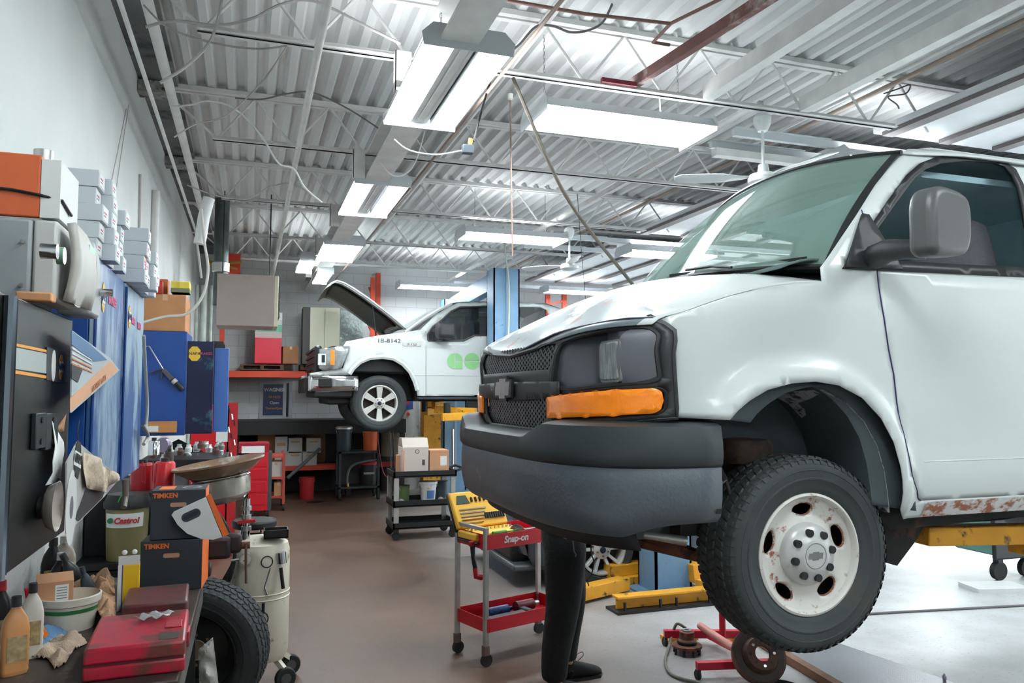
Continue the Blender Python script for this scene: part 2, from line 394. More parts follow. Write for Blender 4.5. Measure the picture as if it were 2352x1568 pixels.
# ---------------- lights ----------------
m_tube = mat('tube_light', (246, 253, 255), .3, emit=24)
m_refl = c(236, 240, 242, .35)
m_fix = c(206, 212, 216, .45)
def fixture(label, L=1.25, W=.46, tubes=4, gap=True):
    r = T('tube_light_fixture', label, 'ceiling light', (0, 0, 0), 0, 'tube light fixtures')
    # local: length along y, opening downward at z=0
    mb = MB(); h = .07
    mb.add([(-W/2, -L/2, 0), (-W/2+.05, -L/2, h), (W/2-.05, -L/2, h), (W/2, -L/2, 0), (-W/2, L/2, 0), (-W/2+.05, L/2, h), (W/2-.05, L/2, h), (W/2, L/2, 0)],
           [(0, 1, 5, 4), (1, 2, 6, 5), (2, 3, 7, 6)])
    mb.build('housing', m_fix, r, solid=.004, smooth=False)
    mb = MB()
    for k in ((0, 2) if gap else (0, 1, 2)): xk = (k-1)*.14; mb.add([(xk-.05, -L/2+.03, .055), (xk, -L/2+.03, .022), (xk+.05, -L/2+.03, .055), (xk-.05, L/2-.03, .055), (xk, L/2-.03, .022), (xk+.05, L/2-.03, .055)], [(0, 1, 4, 3), (1, 2, 5, 4)])
    mb.build('reflector', m_refl, r, smooth=False)
    for s in (-1, 1):
        mb = MB().add([(-W/2, s*L/2, -.03), (-W/2-.01, s*L/2, .04), (-W/2+.05, s*L/2, .1), (W/2-.05, s*L/2, .1), (W/2+.01, s*L/2, .04), (W/2, s*L/2, -.03)], [(0, 1, 2, 3, 4, 5)])
        mb.build('end_cap', m_fix, r, solid=.006, smooth=False)
    if gap: MB().box(-.065, .065, -L/2+.02, L/2-.02, .045, .06).build('centre_channel', c(120, 124, 128, .4), r, smooth=False)
    for s in ((-1, 1) if gap else ()):
        MB().box(s*.066, s*.070, -L/2+.02, L/2-.02, .0, .06).build('added_divider', c(190, 196, 200, .5), r, smooth=False)  # partitions added to keep tube light off the centre channel
        MB().cyl((s*.028, -L/2+.03, .02), (s*.028, L/2-.03, .02), .013, n=10).build('unlit_tube', c(190, 194, 196, .3), r)
    for k in range(tubes if gap else 6):
        xk = (-.195, -.11, .11, .195)[k] if gap else -.195+.078*k
        MB().cyl((xk, -L/2+.03, .01), (xk, L/2-.03, .01), .017 if tubes < 5 else .013, n=10).build('tube', m_tube, r)
    return r
fx = fixture('twin reflector tube light with a dented end cap, under the girder', 1.28, .5)
for i, lab in ((1, None),): pass
fx.location = (1.08, 4.52, 3.62)
fx2 = fixture('x', 1.28, .5, gap=False); fx2_used = False
def add_deck_fill(loc, rz):  # unseen area lamps added above the fixtures to brighten the deck
    la = bpy.data.lights.new('added_deck_fill', 'AREA'); la.shape = 'RECTANGLE'; la.size = .3; la.size_y = 1.1; la.energy = 5; la.color = (.95, .98, 1)
    lo = bpy.data.objects.new('added_deck_fill', la); COL.objects.link(lo); lo.location = (loc[0], loc[1], 3.66 if rz == 0 else 3.74); lo.rotation_euler = (pi, 0, rz)
add_deck_fill((.80, 4.52), 0); add_deck_fill((1.36, 4.52), 0)
m_ch = c(120, 120, 122, .5, .5)
def chains(pts, lab, z0=3.7, z1=4.2):
    for k, (x, y) in enumerate(pts):
        mb = MB(); z = z0; q = 0
        while z < z1:
            M = M4((x, y, z+.014), rz=(q % 2)*pi/2)
            mb.add([(-.006, 0, -.017), (.006, 0, -.017), (.006, 0, .017), (-.006, 0, .017)], [], M)
            mb.tube([M @ V(p) for p in ((-.005, 0, -.012), (.005, 0, -.012), (.005, 0, .012), (-.005, 0, .012), (-.005, 0, -.012))], .0016, 4); z += .024; q += 1
        mb.v = mb.v; mb.build('hanging_chain', m_ch); tag(bpy.data.objects[-1] if False else COL.objects[-1], 'thin hanging chain holding up %s' % lab, 'chain', 'light chains')
chains([(1.86, 4.78), (2.9, 4.78)], 'the first bay light', 3.7, 4.2)
chains([(.95, 4.0), (1.1, 5.1)], 'the dented girder light', 3.71, 3.84)
chains([(2.5, 8.72), (3.4, 8.72)], 'the second bay light', 3.7, 4.2)
for loc, rz, lab in (((1.08, 10.25, 3.62), 0, 'tube light third back under the girder, closest above the heater'), ((1.08, 7.35, 3.62), 0, 'tube light second back under the girder, two lit pairs of tubes'),
                     ((.74, 11.5, 3.62), 0, 'small narrow tube light hung left of the girder near the far wall'), ((1.04, 12.2, 3.56), 0, 'last small tube light under the girder end'),
                     ((2.42, 4.78, 3.62), pi/2, 'wide bay light hung crosswise over the van nose'), ((2.96, 8.72, 3.62), pi/2, 'crosswise bay light over the pickup hood side'),
                     ((3.05, 13.25, 3.62), pi/2, 'crosswise light in front of the block wall behind the blue lift'), ((5.68, 13.0, 3.62), pi/2, 'crosswise light beyond the pickup roof'),
                     ((5.05, 5.0, 3.62), pi/2, 'bright light hung behind the first ceiling fan'), ((5.3, 9.1, 3.62), pi/2, 'bright light past the windshield of the van'),
                     ((1.08, 1.2, 3.62), 0, 'unseen tube light added under the girder above the workbench'), ((1.08, -2, 3.62), 0, 'unseen tube light added under the girder at the near end of the shop'), ((4.2, .9, 3.62), pi/2, 'unseen crosswise light added over the open floor before the van'), ((3.6, -2, 3.62), pi/2, 'unseen crosswise light added near the front wall')):  # last four are unseen, added to light the near shop evenly
    o = dup(fx if (rz == 0 and 'second' in lab) else fx2, loc, rz, lab) if fx2_used else fx2
    if not fx2_used: fx2.location = loc; fx2.rotation_euler = (0, 0, rz); fx2['label'] = lab; fx2_used = True
    add_deck_fill(loc, rz)
    if 'small' in lab: o.scale = (.45, .9, 1)
# ---------------- ceiling fans ----------------
def fan(x, y, label, rot):
    r = T('ceiling_fan', label, 'ceiling fan', (x, y, 3.3), rot)
    mw = c(224, 228, 230, .4)
    MB().lathe([(.0, .5), (.045, .5), (.065, .47), (.06, .42), (.035, .37), (0, .37)], 16).build('canopy', mw, r)
    MB().cyl((0, 0, .1), (0, 0, .4), .011, n=8).build('rod', mw, r)
    MB().lathe([(0, .13), (.035, .12), (.045, .05), (.1, .045), (.115, .02), (.11, -.01), (.08, -.03), (0, -.035)], 24).build('motor', mw, r)
    for k in range(3):
        a = 2*pi*k/3; mb = MB()
        out = [(.1, -.02), (.18, -.05), (.3, -.075), (.6, -.07), (.64, -.04), (.65, .02), (.6, .05), (.3, .06), (.18, .03), (.1, .02)]
        panel(mb, out, lambda u, v: V((u, v, .03+v*.25*(.4+.6*min(1, (u-.1)*3)))), step=.05)
        o = mb.build('blade', mw, r, solid=.004); o.rotation_euler = (0, 0, a)
fan(3.52, 4.64, 'white ceiling fan directly above the van windshield', radians(158))
fan(3.7, 8.67, 'white ceiling fan between the second bay light and the far door', radians(15))
# ================= VAN =================
YN, YM, HW = 2.45, 3.40, .95       # near side plane, centre line, half width
m_van = mat('van_white_paint', (212, 219, 218), .32, coat=.2, var=.015, scale=2)
m_vtrim = mat('van_black_plastic', (44, 47, 49), .5, bump=.04, bscale=300)
m_vtrim2 = mat('van_grey_recess', (96, 98, 106), .42, var=.06, scale=5)
m_bump1 = mat('bumper_cover_dark', (50, 57, 59), .48, var=.12, scale=9, bump=.03, bscale=200)
m_bump2 = mat('bumper_grey_paint', (84, 92, 100), .4, var=.08, scale=5, col2=(132, 120, 112), spots=.08, spotscale=7, bump=.10, bscale=70)
m_under = mat('underbody_dark', (34, 32, 33), .8, var=.3, scale=9, col2=(84, 58, 48), spots=.25, spotscale=5)
m_liner = mat('fender_liner', (74, 84, 88), .8, var=.25, scale=4)
m_glass = mat('van_glass', (176, 214, 200), .03, alpha=.42, spec=.9)
m_dglass = mat('side_glass', (58, 84, 92), .02, alpha=.14, spec=.9)
m_rubber = mat('weather_seal', (34, 37, 39), .45)
VAN = T('van', 'white cargo van raised on a lift, black grille, rusty sills and chipped hood', 'van', (3.8, YM, 0))
def vb(mb, nm, m, par=None, **k): return mb.build(nm, m, par or VAN, world=True, **k)
ARCH = [(1.665, 1.655), (1.70, 1.69), (1.75, 1.725), (1.83, 1.765), (1.94, 1.79), (2.05, 1.797), (2.16, 1.783), (2.27, 1.735), (2.36, 1.655), (2.42, 1.56), (2.452, 1.46), (2.466, 1.36), (2.472, 1.29)]
def darch(x, z):
    if not (1.4 < x < 2.75 and z < 2.0): return 9
    b = 9
    for i in range(len(ARCH)-1):
        ax, az = ARCH[i]; bx, bz = ARCH[i+1]; t = max(0, min(1, ((x-ax)*(bx-ax)+(z-az)*(bz-az))/((bx-ax)**2+(bz-az)**2)))
        b = min(b, hypot(x-ax-t*(bx-ax), z-az-t*(bz-az)))
    return b
def vo(x, z):
    o = 0
    if z < 1.42: o += .05*((1.42-z)/.17)**2
    if z < 1.48 and x > 2.55: o += -.006+.012*ss(1.47, 1.50, z)
    o += .02*ss(2.05, 2.24, z)
    if x > 1.9: o += max(0, z-2.25)*.30
    if z > 2.78: o += ((z-2.78)/.1)**2*.05
    if x < 1.72: o += .05*((1.72-x)/.28)**2
    if x < 2.3: o += .035*ss(0, 1, (z-(2.0 if x < 1.5 else 2.08))/.13)**2*(1-ss(1.95, 2.22, x))
    d = darch(x, z); o -= .032*(1-ss(.03, .115, d))
    if x > 6.2: o += .12*((x-6.2)/.35)**2
    return o
def vs_(x, z, far=False): return V((x, (YM+HW-vo(x, z)) if far else YN+vo(x, z), z))
def sp(px, py, ex=0):
    """pixel -> (x,z) on the near side surface"""
    y = YN
    for _ in range(6):
        p = aY(px, py, y); y = YN+vo(p.x, p.z)-ex
    return (p.x, p.z)
top = [(6.5, 2.88), (4.5, 2.90), (3.4, 2.90), (3.0, 2.895), (2.84, 2.872), (2.755, 2.83)]
apil = [sp(2052, 372), sp(2010, 425), sp(1965, 497), sp(1925, 556), sp(1884, 614)]
def xf(p): p = abs(p)/.95; return 1.158+.052*p*p+.25*p**6
def zf(p): p = abs(p); return 1.935+.055*ss(0, .95, p)*1.5
def hood(u, v):
    p = (v*2-1)*.905; q = abs(p)/.905
    xb = 1.90+.30*q**2; x0 = xf(p); zb = 2.297-.08*q**2.2; z0 = zf(p)
    x = x0+(xb-x0)*u; g = 1-(1-u)**1.85; z = z0+(zb-z0)*g
    z -= .018*ss(.72, 1, q)*ss(0, .2, u)
    if u < .06: x += 0; z -= .012*((.06-u)/.06)**2
    return V((x, YM-p, z))

_he = [hood(i/40, 0) for i in range(41)]
fend = [(h.x, h.z-.003) for h in reversed(_he) if 1.40 < h.x < 2.15][::3]
frontedge = [(1.43, 2.02), (1.462, 1.94), (1.468, 1.8), (1.468, 1.665)]
rear = [(5.06, 1.27), (5.09, 1.48), (5.22, 1.66), (5.5, 1.75), (5.78, 1.66), (5.91, 1.48), (5.94, 1.3), (6.5, 1.3), (6.55, 1.6), (6.55, 2.75)]
outline = [(1.66, 1.655)]+ARCH+[(2.49, 1.265), (2.52, 1.245)]+rear+top+apil+fend+frontedge
seam = [sp(*p) for p in ((1978, 482), (1990, 520), (2008, 560), (2014, 620), (2026, 710), (2040, 800), (2052, 860), (2060, 930), (2078, 1010), (2094, 1090), (2108, 1143), (2114, 1149))]
win = [sp(*p) for p in ((1936, 614), (1985, 540), (2040, 462), (2083, 403), (2112, 378), (2150, 364), (2205, 359), (2270, 363), (2305, 373), (2330, 392), (2346, 425), (2356, 470), (2372, 560), (2376, 615), (2366, 634), (2200, 627), (2066, 620))]
door = seam+[(3.2, 1.315), (3.46, 1.315), (3.48, 1.4), (3.48, 2.3), (3.40, 2.6), (3.33, 2.83)]
door_b = win[:1]
# door panel below the belt (the part above is frame, kept with the body)
belt = sp(2014, 622)
doorpan = [p for p in seam if p[1] < belt[1]+.005]
doorpan = [(belt[0], 2.262)]+doorpan+[(3.2, 1.318), (3.45, 1.318), (3.48, 1.35), (3.48, 2.262)]
out2 = list(outline)
hole_door = list(doorpan)
for far in (False, True):
    mb = MB()
    panel(mb, outline, lambda x, z: vs_(x, z, far), holes=[[(x, z) for x, z in win], [(x, min(z, 2.2615-.008)) for x, z in hole_door]], step=.035)
    vb(mb, 'body_side', m_van, solid=.004)
    mb = MB(); inner = [(x, min(z, 2.2535)) for x, z in doorpan]
    panel(mb, inner, lambda x, z: vs_(x, z, far)+V((0, .001, 0)), step=.045)
    d = vb(mb, 'front_door', m_van, solid=.006)
    if not far:
        mb = MB().tube([vs_(x, z)+V((-.001, -.0015, 0)) for x, z in dens(seam, .03, False)], .0034, 6)
        vb(mb, 'door_seal', mat('door_gap', (38, 32, 84), .4), d)
        # lower crease of the door
        mb = MB().tube([vs_(x, 1.476)+V((0, -.000, 0)) for x in [2.6+.08*i for i in range(11)]], .004, 6); vb(mb, 'door_crease', m_van, d)
    # window seal, glass
    wi = [(x, z) for x, z in win]
    cx = sum(p[0] for p in wi)/len(wi); cz = sum(p[1] for p in wi)/len(wi)
    ins = [(x+(cx-x)*.10*(1 if abs(x-cx) > .1 else .4), z+(cz-z)*.12) for x, z in wi]
    mb = MB(); panel(mb, [(x+(x-cx)*.012, z+(z-cz)*.02) for x, z in wi], lambda x, z: vs_(x, z, far)+V((0, .004 if far else -.004, 0)), holes=[ins], step=.04)
    vb(mb, 'window_seal', m_rubber, solid=.01)
    mb = MB(); panel(mb, ins, lambda x, z: vs_(x, z, far)+V((0, -.006 if far else .006, 0)), step=.08)
    vb(mb, 'side_window', m_dglass)
# arch liner: inner bucket of the near wheel well
for far in (False, True):
    sg = -1 if far else 1; y0 = YN if not far else YM+HW
    for nm, A in (('wheel_well', ARCH), ('wheel_well', [(x+3.435, z-.03) for x, z in ARCH])):
        A = [(x, z) for x, z in A]; mb = MB(); n = len(A)
        def WL_(u, v):
            k = u*(n-1); i = min(n-2, int(k)); t = k-i; x = A[i][0]+(A[i+1][0]-A[i][0])*t; z = A[i][1]+(A[i+1][1]-A[i][1])*t
            dd = [.0, .0, .05][0]; gx = (x-2.06)*.02; s = .012 if v < .02 else -.012+.0
            return V((x+(x-2.06 if A is ARCH else x-5.5)*(-.03 if v < .02 else .03), y0+sg*(.008+v*.5), z+(-.012 if v < .02 else .015)))
        mb.grid(WL_, 40, 12)
        vb(mb, nm, m_liner, solid=.004)
    for x0 in (1.5, 5.0): vb(MB().box(x0, x0+1.25, y0+sg*.40-.01, y0+sg*.40+.01, 1.16, 1.86), 'inner_panel', m_liner, smooth=False)
# worn grey sealant speckle on the rear of the liner
m_speck = mat('worn_liner', (46, 52, 56), .8, col2=(176, 178, 186), spots=.86, spotscale=26)
mb = MB(); A = ARCH[6:]
def wl(u, v):
    k = u*(len(A)-1); i = min(len(A)-2, int(k)); t = k-i; x = A[i][0]+(A[i+1][0]-A[i][0])*t; z = A[i][1]+(A[i+1][1]-A[i][1])*t
    return V((x-.022-.04*v, YN+.03+v*.30, z-.016-.01*v))
mb.grid(wl, 24, 6); vb(mb, 'liner_patch', m_speck)
# sill rust
m_sill = mat('rusty_sill', (224, 226, 224), .5, col2=(168, 96, 58), spots=.60, spotscale=13, var=.05, stretch=(1, 1, 1.6))
mb = MB()
mb.grid(lambda u, v: vs_(2.62+u*2.4, 1.312-v*.066)+V((0, -.012+v*.008, 0)), 60, 4); vb(mb, 'rusty_sill', m_sill)
# hood + cowl
m_hood = mat('van_hood_paint', (226, 231, 230), .4, coat=.15, col2=(178, 190, 194), spots=.0, spotscale=1.6)
nt = m_hood.node_tree; N = nt.nodes; L = nt.links; tc = N.new('ShaderNodeTexCoord')
sx = N.new('ShaderNodeSeparateXYZ'); L.new(tc.outputs['Object'], sx.inputs[0])
nz = N.new('ShaderNodeTexNoise'); nz.inputs['Scale'].default_value = 3.2; nz.inputs['Detail'].default_value = 9; L.new(tc.outputs['Object'], nz.inputs['Vector'])
# peeled clear-coat band near the hood's leading edge
def mth(op, a, b):
    m = N.new('ShaderNodeMath'); m.operation = op
    for i, q in enumerate((a, b)):
        if isinstance(q, (int, float)): m.inputs[i].default_value = q
        else: L.new(q, m.inputs[i])
    return m.outputs[0]
dd = mth('SUBTRACT', mth('SUBTRACT', 1.53, sx.outputs[0]), mth('MULTIPLY', mth('GREATER_THAN', 2.53, sx.outputs[1]), 2.0)); t1 = mth('ADD', mth('MULTIPLY', dd, 1.1), mth('MULTIPLY', mth('SUBTRACT', nz.outputs['Fac'], .5), 1.6))
rp = N.new('ShaderNodeValToRGB'); e = rp.color_ramp.elements; e[0].position = .12; e[0].color = (0, 0, 0, 1); e[1].position = .135; e[1].color = (1, 1, 1, 1); L.new(t1, rp.inputs[0])
mi = N.new('ShaderNodeMix'); mi.data_type = 'RGBA'; L.new(rp.outputs[0], mi.inputs[0]); mi.inputs[6].default_value = lin((214, 220, 219)); mi.inputs[7].default_value = lin((112, 126, 130))
n4 = N.new('ShaderNodeTexNoise'); n4.inputs['Scale'].default_value = 11; n4.inputs['Detail'].default_value = 6; L.new(tc.outputs['Object'], n4.inputs['Vector'])
r4 = N.new('ShaderNodeValToRGB'); e = r4.color_ramp.elements; e[0].position = .61; e[0].color = (0, 0, 0, 1); e[1].position = .65; e[1].color = (1, 1, 1, 1); L.new(n4.outputs['Fac'], r4.inputs[0])
fac = mth('MULTIPLY', r4.outputs[0], rp.outputs[0])
mj = N.new('ShaderNodeMix'); mj.data_type = 'RGBA'; L.new(fac, mj.inputs[0]); L.new(mi.outputs[2], mj.inputs[6]); mj.inputs[7].default_value = lin((120, 62, 40))
L.new(mj.outputs[2], N['Principled BSDF'].inputs['Base Color'])
mb = MB().grid(hood, 30, 60); vb(mb, 'hood', m_hood, solid=.004)
mb = MB()
for s in (-1, 1):   # strip closing hood edge to fender top
    def clos(u, v):
        a = hood(.0+u, 0 if s > 0 else 1); b = vs_(max(1.40, a.x), min(2.235, .0+max(2.03, a.z-.01)), s < 0)
        xx = min(2.12, max(1.40, a.x)); zf_ = next((fend[i][1]+(fend[i+1][1]-fend[i][1])*(fend[i][0]-xx)/(fend[i][0]-fend[i+1][0]) for i in range(len(fend)-1) if fend[i+1][0] <= xx <= fend[i][0]), 2.045)
        b = vs_(max(1.40, a.x), zf_, s < 0); return a+(b-a)*v+V((0, 0, 0))
    mb.grid(clos, 20, 2)
vb(mb, 'hood_edge', m_van)
mb = MB().grid(lambda u, v: hood(1, v)+V((.0+u*.28, 0, -.012+u*.03)), 3, 30); vb(mb, 'cowl', m_rubber, solid=.01)
# windshield: base and top curves
def wsb(p): q = abs(p)/.86; return V((1.955+.285*q**2.2, YM-p*1.03, 2.312-.045*q**2))
def wst(p): q = abs(p)/.86; return V((2.60+.135*q**2.2, YM-p*.892, 2.895-.07*q**2))
def wsf(u, v):
    p = (v*2-1)*.86; a = wsb(p); b = wst(p); t = u; m = a+(b-a)*t; m += V((-.02, 0, .022))*4*t*(1-t); return m
mb = MB().grid(wsf, 16, 30); vb(mb, 'windshield', m_glass)
mb = MB(); mb.tube([wsf(0, i/30) for i in range(31)], .012, 6); mb.tube([wsf(1, i/30) for i in range(31)], .013, 6)
for v in (0, 1): mb.grid(lambda a, b: wsf(a, abs(v-.02*b))+V((-.004, 0, .002)), 16, 2)
vb(mb, 'windshield_seal', m_rubber)
# A pillar filler between windshield edge and side panel
mb = MB()
for s in (0, 1):
    ap = [apil[4], apil[3], apil[2], apil[1], apil[0], (2.755, 2.83)]
    def apf(u, v):
        a = wsf(u, 1-s); k = u*5; i = min(4, int(k)); t = k-i; x = ap[i][0]+(ap[i+1][0]-ap[i][0])*t; z = ap[i][1]+(ap[i+1][1]-ap[i][1])*t
        b = vs_(x, z, s == 1); return a+(b-a)*v
    mb.grid(apf, 20, 2)
vb(mb, 'a_pillar', m_rubber)
# roof
def roof(u, v):
    p = (v*2-1); q = abs(p); a = wst(p*.86); xr = 6.5; x = a.x+(xr-a.x)*u
    yy = YM-p*(.761+.0*u)-(p*.0); z = a.z+(.04*min(1, u*9))*(1-q**3)
    if u > 0: z = a.z + .035*ss(0, .12, u)*(1-.25*q*q)
    return V((x, yy, z))
mb = MB().grid(roof, 40, 24); vb(mb, 'roof', m_van, solid=.004)
mb = MB()
for s in (0, 1):
    mb.grid(lambda u, v: (roof(u, s*1.0)*(1-v)+vs_(2.755+(6.5-2.755)*u, 2.83+.055*ss(0, .08, u), s == 0)*v)+V((0, 0, .012*sin(pi*v))), 40, 3)
vb(mb, 'roof_rail', m_van, solid=.004)
mb = MB().tube([vs_(2.93+.1*i, 2.885)+V((0, .035, .022+(-.02 if i == 0 else 0))) for i in range(36)], .009, 6); vb(mb, 'drip_rail', m_van)
mb = MB().box(6.53, 6.56, YN+.12, YM+HW-.12, 1.3, 2.85); vb(mb, 'rear_doors', m_van, bevel=.02)
# interior
m_int = mat('van_interior', (176, 210, 220), .8, var=.12, scale=3); m_intd = c(70, 76, 84, .8)
mb = MB(); mb.box(2.95, 6.3, YN+.28, YM+HW-.28, 2.76, 2.79); mb.box(4.2, 4.24, YN+.25, YM+HW-.25, 1.5, 2.76); mb.box(2.8, 6.4, YN+.06, YM+HW-.06, 1.42, 1.45)
vb(mb, 'interior', m_int, smooth=False)
mb = MB().grid(lambda u, v: V((2.02+.42*u, YM-.82+1.64*v, 2.26+.06*sin(pi*u)-.03*u)), 8, 4); mb.box(2.42, 2.46, YM-.8, YM+.8, 1.9, 2.25); vb(mb, 'dashboard', c(96, 116, 112, .7), solid=.01)
def wheel_ring(mb, ctr, r, tr, M): mb.lathe([(r+tr*cos(2*pi*k/8), tr*sin(2*pi*k/8)) for k in range(8)], 28, M, closed=True)
mb = MB(); Ms = M4((2.62, YM-.42, 2.30), ry=radians(62)); wheel_ring(mb, 0, .19, .014, Ms); mb.cyl(Ms @ V((-.18, 0, 0)), Ms @ V((.18, 0, 0)), .015); vb(mb, 'steering_wheel', m_intd)
m_seat = mat('seat_fabric', (128, 124, 132), .9, bump=.3, bscale=90, var=.1, scale=60)
for yc in (YM-.42, YM+.42):
    mb = MB(); H = [(-.30, .0), (-.31, .15), (-.26, .36), (-.19, .55), (-.15, .63), (-.07, .675), (.07, .675), (.15, .63), (.19, .55), (.26, .36), (.31, .15), (.30, .0)]
    x0 = 3.22 if yc < YM else 3.3
    mb.prism([(a, b) for a, b in H], .13, Matrix.Translation((x0, yc, 2.0)) @ Euler((0, radians(14), 0)).to_matrix().to_4x4() @ Matrix(((0, 0, 1, 0), (1, 0, 0, 0), (0, 1, 0, 0), (0, 0, 0, 1))))
    s_ = vb(mb, 'seat_back', m_seat, bevel=.045, seg=4)
    mb = MB().box(x0-.45, x0+.1, yc-.27, yc+.27, 1.85, 2.02); vb(mb, 'seat_cushion', m_seat, bevel=.05, seg=4)
# headliner bits seen through the side window
mb = MB(); mb.tube([(2.95, YM+.5, 2.72), (3.6, YM+.45, 2.66), (4.2, YM+.45, 2.7)], .02, 6); mb.tube([(2.9, YM+.7, 2.52), (4.1, YM+.72, 2.62)], .03, 6); vb(mb, 'roof_rib', c(126, 150, 160, .7))
# ---- front end ----
def fo(z): return .0+.05*ss(1.9, 2.04, z)-.012*ss(1.62, 1.9, z)
def fs(p, z, d=0): return V((xf(p)+fo(z)+d, YM-p, z))
def fp(px, py, d=0):
    """pixel -> (p,z) on the front surface"""
    p = .3
    for _ in range(40):
        # step along: intersect ray with surface x = xf(p)+..
        best = None
        break
    r = ray(px, py); lo, hi = 2.0, 6.0
    def g(t):
        q = V((0, 0, CH))+r*t; pp = YM-q.y
        if pp > .965: return q.x-(xf(.965)+(pp-.965)*8+d)
        return q.x-(xf(max(-.95, pp))+fo(q.z)+d)
    t = 1.5; prev = g(t)
    while t < 8:
        v = g(t+.01)
        if prev < 0 <= v: break
        t += .01; prev = v
    q = V((0, 0, CH))+r*(t+.005); return (min(.955, YM-q.y), q.z)
near = [fp(*p) for p in ((1270, 772), (1350, 752), (1440, 737), (1495, 736), (1520, 745))]+[(.925, 1.992), (.940, 1.975), (.948, 1.945), (.95, 1.90), (.95, 1.80), (.95, 1.665)]+[fp(*p) for p in ((1420, 972), (1270, 985))]
topc = [(0, 1.925), (.3, 1.945)]
sur = topc+[(.5, near[0][1]-.0)]+near[1:]+[(.45, 1.60), (.25, 1.575), (0, 1.57)]
def mirror(P): return [(-a, b) for a, b in reversed(P)]
full = sur+[(-a, b) for a, b in reversed(sur) if a > 1e-6]
# the three grille openings per side
ug = [fp(*p) for p in ((1165, 826), (1280, 789), (1276, 815), (1262, 848), (1165, 872))]
lg = [fp(*p) for p in ((1165, 917), (1258, 908), (1258, 965), (1240, 983), (1165, 990))]
bk = roundp([fp(*p) for p in ((1292, 786), (1330, 772), (1400, 757), (1490, 750), (1517, 768), (1520, 868), (1500, 876), (1400, 884), (1320, 893), (1268, 890))], .02)
og = roundp([fp(*p) for p in ((1267, 912), (1400, 897), (1518, 891), (1527, 900), (1527, 940), (1518, 949), (1400, 955), (1267, 960))], .01)
def symm(P, cut=0):
    R = [(a, b) for a, b in P if a > .08]
    return R+[(-a, b) for a, b in reversed(R)]
UG = symm(ug); LG = symm(lg)
mb = MB(); panel(mb, full, lambda p, z: fs(p, z), holes=[UG, LG, bk, mirror(bk), og, mirror(og)], step=.03)
vb(mb, 'grille_surround', m_vtrim, solid=.012)
# lip round the openings
def ring(mb, P, r, d=-.004): 
    q = [fs(a, b, d) for a, b in dens(P, .03)]; mb.tube(q+[q[0], q[1]], r, 6)
mb = MB(); ring(mb, bk, .010); ring(mb, mirror(bk), .010); ring(mb, [(a*1, b) for a, b in full], .010, .004); vb(mb, 'surround_lip', m_vtrim)
mb = MB()
P = [(.04, 1.925)]+[(a, b) for a, b in near[:9]]
vb(MB().tube([fs(a, b+.008, .004) for a, b in dens(P, .04, False)], .006, 6), 'hood_gap', c(24, 22, 48, .5))
# grille mesh: honeycomb bars
def hexmesh(P, z0, z1, d, nm):
    mb = MB(); s = .0135; xs = [a for a, b in P]; x = min(xs); col = 0
    while x < max(xs):
        z = z0-(s*.87 if col % 2 else 0)
        while z < z1:
            pts = [(x+s*cos(pi/3*k), z+s*sin(pi/3*k)) for k in range(6)]
            for k in (0, 1, 2):
                a = pts[k]; b = pts[(k+1) % 6]
                if inpoly((a[0]+b[0])/2, (a[1]+b[1])/2, P): mb.bar(fs(*a, d), fs(*b, d), .012, .0035, up=V((1, 0, 0)))
            z += s*1.74
        x += s*1.5; col += 1
    return vb(mb, nm, mat('grille_mesh', (52, 58, 60), .35), smooth=False)
hexmesh(UG, 1.76, 1.99, .012, 'upper_grille'); hexmesh(LG, 1.56, 1.76, .012, 'lower_grille')
mb = MB(); mb.grid(lambda u, v: fs((u*2-1)*.53, 1.57+v*.385, .035), 30, 3); vb(mb, 'grille_backing', c(8, 9, 10, .9))
# mid bar bulge
P = [(.56, 1.80), (.56, 1.735), (0, 1.715), (-.56, 1.735), (-.56, 1.80), (0, 1.805)]
mb = MB(); panel(mb, P, lambda p, z: fs(p, z, -.010-.005*cos((z-1.765)/.05*pi/2)), step=.03); vb(mb, 'centre_bar', m_vtrim, solid=.006)
# bowtie
def bow(s): return [(-.115*s, .008*s), (-.10*s, .036*s), (-.045*s, .036*s), (-.045*s, .052*s), (.05*s, .052*s), (.05*s, .036*s), (.115*s, .036*s), (.10*s, -.036*s), (.045*s, -.036*s), (.045*s, -.052*s), (-.05*s, -.052*s), (-.05*s, -.036*s), (-.115*s, -.036*s), (-.118*s, -.01*s)]
bm_ = Matrix(((0, 0, -1, xf(0)-.030), (-1, 0, 0, YM+.015), (0, 1, 0, 1.775), (0, 0, 0, 1)))
mb = MB().prism(bow(1.14), .012, bm_); e1 = vb(mb, 'emblem_frame', m_vtrim, smooth=False)
mb = MB().prism(bow(.88), .016, bm_); vb(mb, 'emblem', c(176, 166, 164, .35, var=.15, scale=30), e1, smooth=False)
